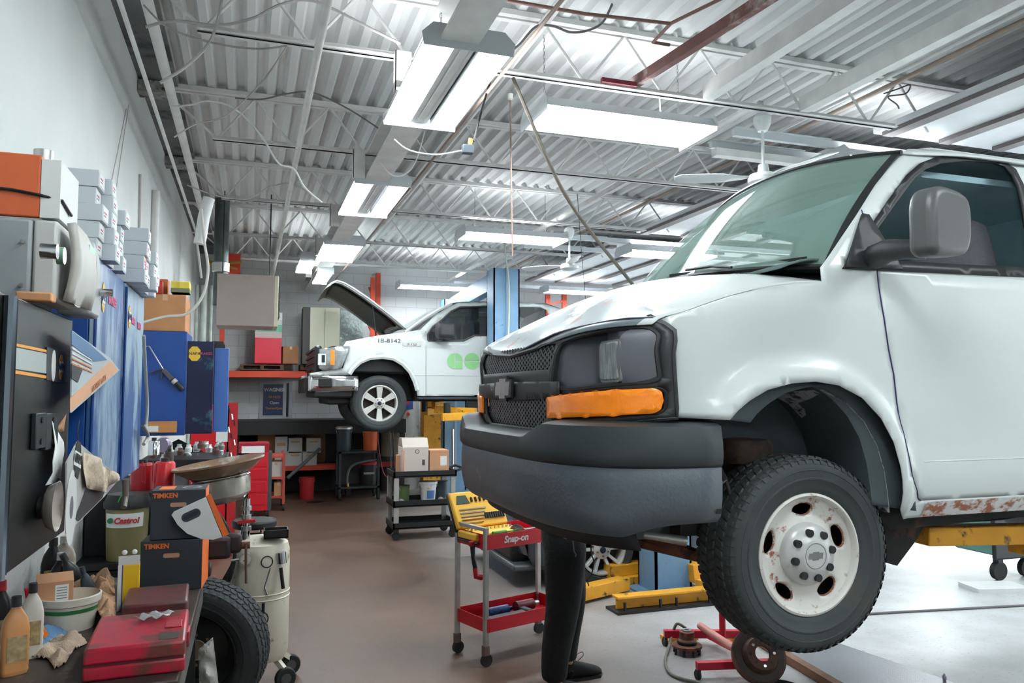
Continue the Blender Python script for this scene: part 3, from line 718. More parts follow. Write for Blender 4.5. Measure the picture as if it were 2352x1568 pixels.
# headlight buckets
for sg in (1, -1):
    B = bk if sg > 0 else mirror(bk)
    def mp(p, z, d): return fs(p, z, d)
    zc = sum(b for a, b in bk)/len(bk)
    # side wall of the recess
    BD = dens(B, .02); mb = MB(); n = len(BD)
    def depth(p, z):
        p = abs(p)
        if p < .70: return .015+.085*ss(.54, .70, p)
        if p < .845: return max(.0, 1.308-xf(p)-fo(z))
        return (1.268-xf(.85)-fo(z))*(1-ss(.845, .95, p))**1.0*max(0, cos((z-1.885)/.105*pi/2))**.35+.004
    for k in range(n):
        a = BD[k]; b = BD[(k+1) % n]
        mb.add([fs(*a), fs(*b), fs(*b, depth(*b)), fs(*a, depth(*a))], [(0, 1, 2, 3)])
    vb(mb, 'bucket_wall', m_vtrim)
    mb = MB(); panel(mb, B, lambda p, z: fs(p, z, depth(p, z)), step=.012)
    vb(mb, 'lamp_bucket', m_vtrim2)
    lc = YM-sg*.772; zc = 1.873
    LM = Matrix(((0, 0, 1, 1.276), (-1, 0, 0, lc), (0, 1, 0, zc), (0, 0, 0, 1)))
    hp = roundp([(-.078, -.072), (.078, -.072), (.078, .072), (-.078, .072)], .02)
    mb = MB().prism(hp, .012, LM)
    hl = vb(mb, 'headlight', mat('headlight_glass', (176, 182, 180), .25, spec=.6, var=.4, scale=26, stretch=(1, 3, .6), bump=.4, bscale=60), bevel=.008)
    mb = MB().prism([(a*1.1, b*1.1) for a, b in hp], .03, LM, z0=.008); vb(mb, 'headlight_rim', c(150, 152, 152, .35, .6), hl)
    # amber turn lamp
    O = og if sg > 0 else mirror(og); mb = MB(); panel(mb, O, lambda p, z: fs(p, z, -.018), step=.02)
    vb(mb, 'turn_signal', mat('amber_lens', (250, 138, 20), .18, coat=.5, var=.2, scale=9, bump=.12, bscale=260, emit=.12), solid=.012)
    mb = MB(); q = [fs(a, b, -.002) for a, b in dens(O, .03)]; mb.tube(q+q[:2], .008, 6); vb(mb, 'turn_signal_seal', c(18, 18, 18, .6))
# bumper
def bp_(t):
    """plan path, t 0..1 far end to near end"""
    a = (t-.5)*pi; ex = 2/3.3
    cs = abs(cos(a))**ex; sn = (1 if a > 0 else -1)*abs(sin(a))**ex
    return 1.62-.568*cs, sn*.985
def bump_shape(prof, mb, n=60, ends=(0, 1)):
    vs = []
    m = len(prof(0.5))
    for i in range(n+1):
        t = i/n; t = .5+(t-.5)*(1); a_ = (t-.5)*2; t = .5+.5*(abs(a_)**1.0)*(1 if a_ > 0 else -1)
        x, p = bp_(t); nx, np_ = bp_(min(1, t+.01)); ox, op = bp_(max(0, t-.01)); d = V((nx-ox, np_-op)); d.normalize() if d.length > 1e-9 else None
        nrm = V((-d.y, d.x))
        if nrm.dot(V((x-1.9, p))) < 0: nrm = -nrm
        for off, z in prof(t): vs.append((x+off*nrm.x, YM-(p+off*nrm.y), z))
    fs_ = [(i*m+k, (i+1)*m+k, (i+1)*m+k+1, i*m+k+1) for i in range(n) for k in range(m-1)]
    mb.add(vs, fs_)
def yb(t): x, p = bp_(t); return p
def pu(t):
    p = abs(yb(t)); up = ss(.42, .60, p); top_ = 1.59+.05*up; e = .035*ss(.95, .99, p)
    return [(0.0, 1.485), (.012, 1.50), (.016, 1.53), (.014, 1.575), (.004, top_-.008), (-.02, top_), (-.12-.10*(1-up), top_+.012)]
def pl(t):
    p = abs(yb(t)); zb = 1.245+.05*ss(.9, 1.0, p)+.01*(1-p); 
    return [(-.06, zb-.0), (-.03, zb-.004), (-.008, zb+.02), (.004, zb+.08), (.006, 1.42), (.002, 1.484), (0, 1.487)]
mb = MB(); bump_shape(pu, mb, 80); vb(mb, 'bumper_cover', m_bump1, solid=.006)
mb = MB(); bump_shape(pl, mb, 80); vb(mb, 'bumper', m_bump2, solid=.006)
# end caps behind the bumper
mb = MB()
for s in (1, -1):
    y_ = YM-s*.985
    mb.box(1.60, 1.62, min(y_, y_+s*.08), max(y_, y_+s*.08), 1.32, 1.62)
mb.box(1.14, 1.2, YM-.6, YM+.6, 1.3, 1.56); vb(mb, 'bumper_beam', m_under, smooth=False)
# air dam
mb = MB(); mb.grid(lambda u, v: (lambda x, p: V((x+.10+.03*v, YM-p*.93, 1.262-.085*v)))(*bp_(.17+.66*u)), 30, 2); vb(mb, 'air_dam', c(40, 42, 46, .6), solid=.008)
# mirror
mr = MB(); mc = aY(2128, 520, 2.18)
MP = roundp([(-.152, -.125), (-.12, -.15), (.0, -.14), (.115, -.125), (.15, -.06), (.155, .06), (.135, .115), (.07, .135), (-.06, .14), (-.12, .12), (-.15, .06)], .03, 3)
Mm = Matrix.Translation((mc.x, 2.12, mc.z)) @ Euler((radians(90), 0, radians(14))).to_matrix().to_4x4()
mirror_r = None
mb = MB().prism([(a*.9, b*.9) for a, b in MP], .10, Mm, z0=-.05); mir = vb(mb, 'mirror', mat('mirror_grey', (84, 86, 86), .42, bump=.04, bscale=300), bevel=.035, seg=5)
e = aY(2040, 575, 2.36); f = aY(2120, 570, 2.2)
mb = MB().tube([V((e.x+.02, 2.45, e.z-.01)), e, (e+f)/2, f+V((.02, 0, 0))], .03, 12, rr=[.05, .046, .038, .04]); vb(mb, 'mirror_arm', m_vtrim, mir)
tri = [sp(*p) for p in ((1936, 613), (1980, 482), (2000, 500), (2035, 560), (2066, 618))]
mb = MB(); panel(mb, [sp(1936, 614), sp(1975, 492), sp(1990, 495), sp(2068, 619)], lambda x, z: vs_(x, z)+V((0, -.012, 0)), step=.05); vb(mb, 'mirror_base', m_vtrim, mir, solid=.01)
# wiper
a = wsf(.03, .62)+V((-.02, 0, .012)); b = wsf(.10, .86)+V((-.03, 0, .01))
mb = MB().tube([wsf(0, .8)+V((-.05, 0, .01)), wsf(.03, .72)+V((-.03, 0, .01)), a], .007, 6); mb.bar(wsf(.02, .55)+V((-.02, 0, .006)), wsf(.05, .95)+V((-.02, 0, .006)), .006, .014); vb(mb, 'wiper', m_black)
# ---- wheels ----
m_tyre = mat('tyre_rubber', (56, 62, 63), .7, var=.18, scale=7, col2=(70, 66, 60), spots=.25, spotscale=3, bump=.04, bscale=80)
m_rim = mat('van_wheel_paint', (220, 218, 212), .38, col2=(150, 92, 62), spots=.27, spotscale=19, var=.03)
m_hub = c(198, 200, 198, .3, .1)
def tyre(parent, R, W, rr, world=False, tread=True, M=None, m=None, nb=64, tparts=True, nm='tyre'):
    """tyre about local z axis; outer face at z=+W/2"""
    h = W/2; p = [(rr, h*.78), (rr+.012, h*.88), (rr+.03, h*.93), (R*.76, h*.985), (R*.765, h*1.0), (R*.78, h*1.0), (R*.785, h*.985), (R*.855, h*1.0), (R*.86, h*1.015), (R*.865, h*1.0), (R*.90, h*.99), (R*.955, h*.90), (R*.975, h*.80), (R*.985, h*.5), (R*.987, 0)]
    prof = p+[(a, -b) for a, b in reversed(p[:-1])]
    mb = MB().lathe(prof, 72, M); o = mb.build(nm, m or m_tyre, parent, world=world)
    if tread:
        mb = MB(); r0 = R*.982; r1 = R
        rows = [(-.80, .28), (-.42, .30), (0, .26), (.42, .30), (.80, .28)]
        for k, (c0, w) in enumerate(rows):
            edge = abs(c0) > .7
            for i in range(nb):
                a0 = 2*pi*(i+(k % 2)*.5)/nb; da = 2*pi/nb*.80; zc_ = c0*h; ww = w*h*.92/1.0; vs = []
                sk = .35*2*pi/nb*(1 if k % 2 else -1)
                for r_, f in ((r0, 1), (r1*(.985 if edge else 1), .93)):
                    for aa, zz in ((0, -.5), (.5, -.62), (1, -.5), (1, .5), (.5, .62 if not edge else .5), (0, .5)):
                        an = a0+(aa-.5)*da*f+zz*sk; z_ = zc_+zz*ww*f*1.0
                        rr_ = r_*(.985 if edge and abs(z_) > h*.8 else 1); vs.append((rr_*cos(an), rr_*sin(an), z_))
                mb.add(vs, [(6, 7, 8, 9, 10, 11)]+[(q, (q+1) % 6, (q+1) % 6+6, q+6) for q in range(6)], M)
        # shoulder lugs on the outer sidewall
        for i in range(nb):
            a0 = 2*pi*i/nb; da = 2*pi/nb*.5
            for s in (1, -1):
                vs = [(r_*cos(a0+q*da), r_*sin(a0+q*da), s*z_) for q in (0, 1) for r_, z_ in ((R*.985, h*.80), (R*.965, h*.905), (R*.925, h*.985), (R*.93, h*.90), (R*.96, h*.82))]
                mb.add(vs, [(0, 1, 2, 3, 4), (5, 6, 7, 8, 9), (0, 1, 6, 5), (1, 2, 7, 6), (2, 3, 8, 7)], M)
        mb.build('tread', m or m_tyre, o, smooth=False, world=world)
    return o
WC = aY(1868, 1275, 2.5); WX, WZ = WC.x, WC.z
def wheelM(x, y, z, far=False, steer=0): return Matrix.Translation((x, y, z)) @ Euler((radians(90 if not far else -90), 0, steer)).to_matrix().to_4x4()
def vanwheel(M, first=False):
    t = tyre(VAN, .382, .25, .232, world=True, M=M)
    # steel wheel with oval windows: radial surface
    prof = [(.219, .086), (.205, .080), (.165, .064), (.12, .078), (.10, .082), (.09, .082)]
    def rz_(r):
        for k in range(len(prof)-1):
            a, b = prof[k], prof[k+1]
            if b[0] <= r <= a[0]: t_ = (a[0]-r)/(a[0]-b[0]); return a[1]+(b[1]-a[1])*t_
        return prof[-1][1]
    outer = [(.219*cos(2*pi*i/72), .219*sin(2*pi*i/72)) for i in range(72)]
    inn = [(.09*cos(2*pi*i/40), .09*sin(2*pi*i/40)) for i in range(40)]
    holes = [inn]
    for k in range(5):
        a = pi/2+2*pi*k/5+.02; e = []
        for i in range(20):
            u = .050*cos(2*pi*i/20); v = .028*sin(2*pi*i/20)*(1-.25*cos(2*pi*i/20)*0); e.append((cos(a)*(.172+v)-sin(a)*u, sin(a)*(.172+v)+cos(a)*u))
        holes.append(e)
    mb = MB(); panel(mb, outer, lambda x, y: M @ V((x, y, rz_(min(.2189, hypot(x, y))))), holes=holes, step=.014)
    mb.lathe([(.219, .086), (.222, .104), (.228, .111), (.235, .108), (.238, .098)], 72, M)
    r = vb(mb, 'wheel', m_rim, solid=.004, weld=.0012)
    for e in holes[1:]:
      mb = MB(); q = [M @ V((x, y, rz_(hypot(x, y))-.004)) for x, y in e]; mb.tube(q+q[:2], .0055, 6)
      vb(mb, 'window_rim', c(150, 104, 78, .8, var=.3, scale=60, col2=(220, 214, 208), spots=.45, spotscale=40), r)
    mb = MB().lathe([(.232, .1), (.215, -.1), (.21, -.1), (.12, .0), (0, .0)], 40, M); vb(mb, 'barrel', c(52, 44, 42, .8), r)
    mb = MB().lathe([(.122, .08), (.120, .10), (.106, .118), (.078, .128), (.062, .138), (.050, .140), (0, .140)], 48, M); hub = vb(mb, 'hub_cap', m_hub, r)
    mb = MB().lathe([(.0495, .1395), (.0495, .1412), (.0475, .1412), (.0475, .1395)], 40, M); mb.prism([(a*.30, b*.30) for a, b in bow(1)], .0015, M @ M4((0, 0, .1398))); vb(mb, 'hub_emblem', c(120, 120, 118, .4), hub, smooth=False)
    for k in range(8):
        a = 2*pi*(k+.25)/8; q = M @ V((.088*cos(a), .088*sin(a), .10)); w2 = M @ V((.088*cos(a), .088*sin(a), .136))
        vb(MB().cyl(q, w2, .0165, .015, n=12), 'lug_nut', c(36, 38, 40, .35), hub)
vanwheel(wheelM(WX, 2.5+.125, WZ))
for x, y, f in ((WX+3.435, 2.5+.125, False), (WX+3.435, YM+HW-.15, True)):
    M = wheelM(x, y, WZ, f); tyre(VAN, .382, .25, .232, world=True, M=M, tread=False)
    vb(MB().lathe([(.236, .10), (.22, .08), (.13, .07), (.1, .12), (0, .125)], 32, M), 'wheel', m_rim)
# underbody
mb = MB(); mb.box(1.65, 6.4, YN+.30, YN+.38, 1.18, 1.33); vb(mb, 'frame_rail', m_under, smooth=False)
mb = MB(); mb.box(1.65, 6.4, YM+HW-.38, YM+HW-.30, 1.18, 1.33); vb(mb, 'frame_rail', m_under, smooth=False)
mb = MB(); mb.box(2.5, 6.3, YN+.08, YM+HW-.08, 1.30, 1.36); mb.box(1.75, 2.6, YN+.5, YM+HW-.5, 1.25, 1.9); vb(mb, 'floor_pan', m_under, smooth=False)
mb = MB(); mb.box(1.3, 1.7, YM-.5, YM+.5, 1.26, 1.34); mb.box(1.75, 2.3, YM-.35, YM+.35, 1.17, 1.30); vb(mb, 'crossmember', m_under, bevel=.03)
k1 = aY(1730, 1030, 2.72)
m_rustd = mat('rusty_suspension', (78, 62, 54), .85, var=.35, scale=16, col2=(50, 44, 42), spots=.5)
mb = MB().lathe([(0, .0), (.11, 0), (.115, .02), (.115, .075), (.1, .095), (.05, .1), (0, .1)], 28, M4((k1.x, 2.78, k1.z-.06))); vb(mb, 'spring_seat', m_rustd)
mb = MB().tube([(1.72, 2.62, 1.50), (1.80, 2.68, 1.42), (1.9, 2.75, 1.34)], .018, 8); mb.tube([(1.66, 2.6, 1.36), (1.78, 2.62, 1.41), (1.82, 2.6, 1.25), (1.9, 2.7, 1.2)], .008, 6); vb(mb, 'brake_hose', c(60, 56, 58, .6))
mb = MB(); 
for s in (1, -1):
    y_ = YM-s*.62
    mb.tube([(2.06, YM-s*.35, 1.22), (2.06, YM-s*.55, 1.10), (2.06, YM-s*.72, 1.02)], .05, 8, rr=[.06, .05, .04]); mb.tube([(2.0, YM-s*.35, 1.55), (2.06, YM-s*.68, 1.47)], .035, 8)
    mb.tube([(2.06, YM-s*.72, 1.0), (2.06, YM-s*.74, 1.3), (2.06, YM-s*.70, 1.5)], .05, 8)
vb(mb, 'control_arm', m_rustd)
a = aY(1540, 1225, 3.0); b = aY(1640, 1250, 2.8); 
mb = MB().tube([(1.45, 3.3, 1.14), (1.62, 3.0, 1.13), (1.78, 2.8, 1.08), (2.0, 2.72, 1.02)], .03, 8, rr=[.03, .045, .025, .03]); vb(mb, 'steering_link', m_rust)
mb = MB().cyl((1.50, 2.78, 1.19), (1.66, 2.72, 1.165), .014, .02, n=10); vb(mb, 'grease_fitting', m_alu)
mb = MB().cyl((2.06, 2.72, WZ), (2.06, YM+.65, WZ), .03); vb(mb, 'axle', m_under)
# splash shield behind the wheel, sill bracket
mb = MB(); panel(mb, [(2.42, 1.30), (2.6, 1.28), (3.6, 1.26), (3.6, 1.20), (2.6, 1.18), (2.45, 1.22)], lambda x, z: V((x, YN+.16, z)), step=.1); vb(mb, 'pinch_weld', m_under, solid=.02)
# ================= PICKUP TRUCK =================
TY, TM = 11.2, 12.2
def tp(px, py): p = aY(px, py, TY); return (p.x, p.z)
m_truck = mat('truck_white_paint', (214, 220, 219), .25, coat=.4)
m_tglass = mat('truck_glass', (30, 36, 38), .05, alpha=.82, spec=.8); m_tws = mat('truck_windshield', (150, 178, 170), .05, alpha=.6, spec=.8)
TR = T('pickup_truck', 'white pickup truck on a blue lift, hood open, round green logo on the door', 'truck', (3.5, TM, 0))
def tb(mb, nm, m, par=None, **k): return mb.build(nm, m, par or TR, world=True, **k)
def to(x, z): 
    o = .03*ss(2.35, 2.1, z)*0
    if z > 2.58: o += (z-2.58)*.28
    if x < 1.35: o += .10*((1.35-x)/.6)**2
    return o
def tv(x, z, far=False): return V((x, (2*TM-TY-to(x, z)) if far else TY+to(x, z), z))
tarch = [tp(*p) for p in ((804, 861), (812, 848), (828, 833), (849, 824), (878, 821), (904, 825), (925, 838), (941, 856), (951, 877), (957, 898), (958, 909))]
b0 = tp(1000, 911)[1]
rarch = [(5.0, b0), (5.03, b0+.25), (5.2, b0+.48), (5.5, b0+.56), (5.8, b0+.48), (5.97, b0+.25), (6.0, b0)]
tout = tarch+rarch+[(6.6, b0+.1), (6.62, b0+.85), (4.75, b0+.85), (4.70, b0+.95), (4.62, 3.02)]+[tp(*p) for p in ((1293, 706), (1283, 699), (1258, 694), (1194, 691), (1125, 690), (1062, 691))]+[tp(*p) for p in ((1030, 705), (1000, 725), (966, 757), (925, 763), (864, 771), (817, 780), (795, 784), (785, 800), (798, 806), (788, 845), (745, 851), (712, 857), (712, 863))]
w1 = [tp(*p) for p in ((983, 782), (983, 768), (996, 750), (1020, 732), (1041, 713), (1062, 703), (1125, 701), (1132, 702), (1132, 770), (1091, 770), (1075, 777), (1065, 782))]
w2 = [tp(*p) for p in ((1141, 702), (1250, 703), (1264, 710), (1268, 722), (1255, 745), (1235, 770), (1141, 770))]
for far in (False, True):
    mb = MB(); panel(mb, tout, lambda x, z: tv(x, z, far), holes=[w1, w2], step=.09); tb(mb, 'body_side', m_truck, solid=.01)
    mb = MB()
    for w_ in (w1, w2): panel(mb, w_, lambda x, z: tv(x, z, far)+V((0, -.02 if far else .02, 0)), step=.15)
    tb(mb, 'side_window', m_tglass)
for px in (978, 1104):
    q = [tp(px, y) for y in ((760, 800, 850, 908) if px < 1000 else (772, 820, 870, 906))]
    tb(MB().tube([tv(*a)+V((0, -.006, 0)) for a in q], .005, 5), 'door_gap', c(150, 156, 156))
q = [tp(a, b) for a, b in ((945, 862), (1010, 862), (1108, 863))]; tb(MB().tube([tv(*a)+V((0, -.004, 0)) for a in q], .006, 5), 'body_crease', c(196, 202, 202))
tb(MB().tube([tv(*a)+V((0, -.004, 0)) for a in w1+w1[:1]], .016, 5), 'window_seal', c(60, 62, 62, .5))
tb(MB().box(*sorted((tp(1119, 0)[0], tp(1128, 0)[0])), TY-.03, TY, tp(0, 806)[1], tp(0, 793)[1]), 'door_handle', m_black, bevel=.01)
# flare above the wheel
mb = MB(); mb.tube([tv(x+(x-1.85)*.02, z+.012)+V((0, -.0, 0)) for x, z in tarch[:-1]], .035, 6); tb(mb, 'fender_flare', m_truck)
# roof and far structures
rt = [tp(*p) for p in ((1062, 691), (1125, 690), (1194, 691), (1258, 694), (1293, 706))]
mb = MB(); mb.grid(lambda u, v: (lambda k, i: V((rt[i][0]+(rt[i+1][0]-rt[i][0])*(k-i), TY+.10+(2*(TM-TY)-.2)*v, rt[i][1]+(rt[i+1][1]-rt[i][1])*(k-i)+.05*sin(pi*v))))(u*4, min(3, int(u*4))), 12, 8); tb(mb, 'roof', m_truck)
# windshield
gb = tp(930, 762); gt = tp(1040, 695)
mb = MB(); mb.grid(lambda u, v: V((gb[0]-.10*sin(pi*v)+(gt[0]-gb[0])*u, TY+.03+.07*u+(1.94-.14*u)*v, gb[1]-.01+(gt[1]-gb[1])*u+.03*sin(pi*u))), 8, 12); tb(mb, 'windshield', m_tws)
tb(MB().tube([V((gb[0]+(gt[0]-gb[0])*u+.01, TY+.035+.07*u, gb[1]+(gt[1]-gb[1])*u+.03*sin(pi*u))) for u in (0, .25, .5, .75, 1)], .025, 6), 'a_pillar', m_truck)
# interior and seats
mb = MB(); mb.box(2.8, 4.6, TY+.3, TY+.32, 0, .01) if False else mb.box(2.6, 4.62, TM-.85, TM+.85, 2.1, 2.15); mb.box(4.6, 4.63, TM-.85, TM+.85, 2.1, 2.45); tb(mb, 'cabin_floor', m_dark, smooth=False)
for k, px in enumerate((1105, 1160)):
    s = tp(px, 775); tb(MB().box(s[0]-.08, s[0]+.08, TY+.3, TY+.8, s[1]-.5, s[1]+.3), 'seat', c(52, 54, 56, .9), bevel=.06); tb(MB().box(s[0]-.02, s[0]+.1, TY+.43, TY+.67, s[1]+.3, s[1]+.52), 'headrest', c(44, 46, 48, .9), bevel=.05)
# open hood
hn = [tp(*p) for p in ((766, 647), (775, 643), (790, 647), (812, 659), (849, 684), (891, 716), (917, 737), (937, 755))]
def hd(u, v, d=0):
    k = u*7; i = min(6, int(k)); t = k-i; x = hn[i][0]+(hn[i+1][0]-hn[i][0])*t; z = hn[i][1]+(hn[i+1][1]-hn[i][1])*t
    return V((x-d*.7, TY+.06+1.88*v, z-d*.72+.05*sin(pi*v)))
mb = MB().grid(hd, 21, 12); hood_t = tb(mb, 'hood', m_truck, solid=.02)
mb = MB(); mb.grid(lambda u, v: hd(.18+u*.72, .13+.74*v, .05), 10, 8); tb(mb, 'hood_insulation', m_black, hood_t, solid=.02)
mb = MB()
for v0, v1 in ((0.0, .13), (.87, 1)): mb.grid(lambda u, v: hd(u*.97, v0+(v1-v0)*v, .028), 14, 2)
mb.grid(lambda u, v: hd(u*.18, v, .03), 4, 8); mb.grid(lambda u, v: hd(.02, v, .09*u), 2, 8); tb(mb, 'hood_frame', c(150, 152, 150, .5), hood_t, solid=.012)
a = tp(868, 773); b = hd(.62, .04, .04); tb(MB().cyl((a[0], TY+.12, a[1]), b, .009, n=6), 'prop_rod', m_dark, hood_t)
# engine bay and front
f0 = tp(716, 800)
mb = MB(); mb.box(f0[0]+.25, 2.35, TY+.15, 2*TM-TY-.15, f0[1]-.35, f0[1]+.02); mb.box(1.6, 2.4, TY+.3, 2*TM-TY-.3, f0[1], f0[1]+.13); tb(mb, 'engine_bay', m_black, bevel=.04)
a0 = tp(714, 794); a1 = tp(735, 858)
mb = MB(); mb.box(f0[0]+.06, f0[0]+.16, TY+.22, 2*TM-TY-.22, a1[1]-.02, a0[1]+.02); g = tb(mb, 'grille', c(30, 32, 34, .4), bevel=.03)
mb = MB()
for k in range(4): z = a1[1]+.06+k*.095; mb.box(f0[0]+.035, f0[0]+.065, TY+.25, 2*TM-TY-.25, z, z+.03)
tb(mb, 'grille_bar', m_dark, g, smooth=False)
# headlights
for far in (False, True):
    hp = [tp(*p) for p in ((735, 801), (780, 795), (802, 795), (799, 808), (785, 845), (742, 851), (733, 845))]
    mb = MB(); panel(mb, hp, lambda x, z: tv(x, z, far)+V((0, 0 if far else -.012, 0)), step=.08); h_ = tb(mb, 'headlight', c(178, 184, 184, .15, .5, var=.3, scale=14), solid=.05)
    sg = -1 if far else 1
    def rq(x0, y0, x1, y1, nm, m, d):
        A = tp(x0, y0); B = tp(x1, y1); y = (2*TM-TY-to(A[0], A[1])) if far else TY+to((A[0]+B[0])/2, A[1]); e = .012
        tb(MB().box(A[0], B[0], min(y-sg*d, y+sg*.02), max(y-sg*d, y+sg*.02), B[1], A[1]), nm, m, h_, smooth=False)
    rq(759, 804, 768, 838, 'amber_reflector', c(250, 140, 40, .3), .045); rq(731, 812, 748, 838, 'inner_lens', c(226, 230, 230, .3), .05); rq(739, 815, 746, 832, 'dark_lens', m_black, .055)
# front bumper chrome
bt = tp(706, 864); bb = tp(715, 899)
def tbp(u, v):
    t = (u-.5)*2; x = f0[0]-.13+.75*abs(t)**5; y = TM+t*1.04; x = x if abs(t) < .999 else f0[0]+.62
    return V((x-.02*sin(pi*v), y, bb[1]+(bt[1]-bb[1])*v))
def tbs(u, v): 
    return V((f0[0]-.03+.68*u, TY-.03+.12*(1-u)**3, bb[1]+.01+(bt[1]-bb[1])*v*(1)))
mb = MB(); mb.grid(lambda u, v: V((f0[0]-.01+.0*u+.03*abs(u-.5), TM-.94+1.88*u, bb[1]+(bt[1]-bb[1])*v)), 10, 3)
mb.grid(tbs, 10, 3); mb.grid(lambda u, v: (lambda p: V((p.x, 2*TM-p.y, p.z)))(tbs(u, v)), 10, 3)
m_chr2 = mat('bumper_chrome', (196, 198, 200), .12, 1)
o = tb(mb, 'bumper', m_chr2, solid=.02)
A = tp(731, 868); B = tp(762, 890); y_ = TY-.03+.12*(1-.35)**3
tb(MB().box(A[0], B[0], y_-.06, y_+.0, B[1], A[1]), 'fog_lamp_pocket', m_black, o, bevel=.015)
tb(MB().box(f0[0]+.06, f0[0]+.6, TY+.05, 2*TM-TY-.05, tp(0, 915)[1], tp(0, 897)[1]), 'lower_valance', m_dark, bevel=.03)
tb(MB().box(f0[0]+.25, f0[0]+.65, TY+.25, 2*TM-TY-.25, tp(0, 933)[1], tp(0, 910)[1]), 'skid_plate', m_black, bevel=.03)
tb(MB().box(f0[0]-.07, f0[0]-.0, TM-.75, TM+.75, bb[1]-.02, bt[1]-.02), 'licence_bracket', m_dark)
# sill, running board, wheel wells
q0, q1 = tp(960, 911), tp(1108, 920)
tb(MB().box(q0[0], 4.9, TY-.04, TY+.10, tp(0, 920)[1], q0[1]-.005), 'running_board', c(58, 66, 72, .3, .3, var=.3, scale=3), bevel=.01)
tb(MB().box(q0[0], 6.3, TY+.15, 2*TM-TY-.15, tp(0, 925)[1], q0[1]+.1), 'chassis', m_under, smooth=False)
for A, x0 in ((tarch, 0), (rarch, 1)):
    for far in (False, True):
        mb = MB(); n = len(A); sg = -1 if far else 1; y0 = TY if not far else 2*TM-TY
        mb.grid(lambda u, v: V((A[min(n-1, int(u*(n-1)+.5))][0], y0+sg*(.012+.5*v), A[min(n-1, int(u*(n-1)+.5))][1]+.01)), n-1, 2); tb(mb, 'wheel_well', m_black)
        cx_ = sum(a[0] for a in A)/n; tb(MB().box(cx_-.55, cx_+.55, y0+sg*.5-.01, y0+sg*.5+.01, b0-.05, b0+.7), 'inner_panel', m_black, smooth=False)
# pickup bed
tb(MB().box(4.75, 6.6, TY+.06, 2*TM-TY-.06, b0+.3, b0+.8), 'cargo_bed', m_truck, smooth=False)
# alloy wheel
m_alloy = c(206, 206, 200, .3, .2)
def alloy(par, M, R, n=6, world=True, m=m_alloy, wf=tb, rimr=None, sp0=.075, twin=False):
    rr = rimr or R*.62
    wf(MB().lathe([(rr+.004, .105), (rr-.012, .112), (rr-.02, .10), (rr-.03, .0), (rr-.03, -.08)], 48, M), 'wheel_rim', m, par) if False else None
    mb = MB().lathe([(rr+.004, .105), (rr-.012, .112), (rr-.022, .10), (rr-.03, .0), (rr-.03, -.08)], 48, M)
    for k in range(n):
        a = 2*pi*k/n+pi/2
        def P(r, w, z): return V((cos(a)*r-sin(a)*w, sin(a)*r+cos(a)*w, z))
        if twin:
            for s in (-1, 1):
                vs = [M @ P(.04, s*.012-.014, .075), M @ P(.04, s*.012+.014, .075), M @ P(rr-.01, s*.055+.018, .10), M @ P(rr-.01, s*.055-.014, .10)]
                vs += [M @ P(.04, s*.012-.014, .03), M @ P(.04, s*.012+.014, .03), M @ P(rr-.01, s*.055+.018, .06), M @ P(rr-.01, s*.055-.014, .06)]
                mb.add(vs, [(0, 1, 2, 3), (4, 5, 6, 7), (0, 1, 5, 4), (1, 2, 6, 5), (2, 3, 7, 6), (3, 0, 4, 7)])
        else:
            w0, w1_ = .045, .032; vs = []
            for z0, z1 in ((.085, .10), (.03, .05)): vs += [M @ P(.05, -w0*.6, z0), M @ P(.05, w0*.6, z0), M @ P(rr-.01, w1_*1.5, z1), M @ P(rr-.01, -w1_*1.5, z1)]
            mb.add(vs, [(0, 1, 2, 3), (4, 5, 6, 7), (0, 1, 5, 4), (1, 2, 6, 5), (2, 3, 7, 6), (3, 0, 4, 7)])
    mb.lathe([(.085, .02), (.085, .085), (.07, .095), (0, .097)], 32, M)
    w_ = wf(mb, 'wheel', m, par, bevel=.004)
    wf(MB().lathe([(rr-.02, .0), (rr*.5, -.02), (0, -.02)], 32, M), 'brake_disc', c(60, 54, 50, .7, var=.3), w_)
    wf(MB().lathe([(.030, .09), (.030, .102), (.024, .106), (0, .106)], 20, M), 'centre_cap', c(34, 40, 60, .3), w_)
    mb = MB()
    for k in range(n): a = 2*pi*(k+.5)/n+pi/2; mb = MB().cyl(M @ V((.056*cos(a), .056*sin(a), .08)), M @ V((.056*cos(a), .056*sin(a), .108)), .010, n=6); wf(mb, 'lug_nut', c(120, 116, 108, .4, .5), w_)
    return w_
wt = aY(873, 926, TY)
for x, y, far in ((wt.x, TY+.14, False), (wt.x, 2*TM-TY-.14, True), (wt.x+3.68, TY+.14, False), (wt.x+3.68, 2*TM-TY-.14, True)):
    M = wheelM(x, y, wt.z, far, radians(0)); tyre(TR, .405, .26, .262, world=True, M=M, tread=not far and x < 3, nb=56)
    alloy(None, M, .405, rimr=.262)
# door mirror
mm = tp(1013, 762); o = tb(MB().box(mm[0]-.13, mm[0]+.15, TY-.33, TY-.12, mm[1]-.12, mm[1]+.13), 'mirror', m_vtrim, bevel=.06, seg=4)
e = tp(994, 776); tb(MB().bar((mm[0]-.05, TY-.2, mm[1]-.1), (e[0]+.05, TY+.0, e[1]-.02), .07), 'mirror_arm', m_vtrim, o)
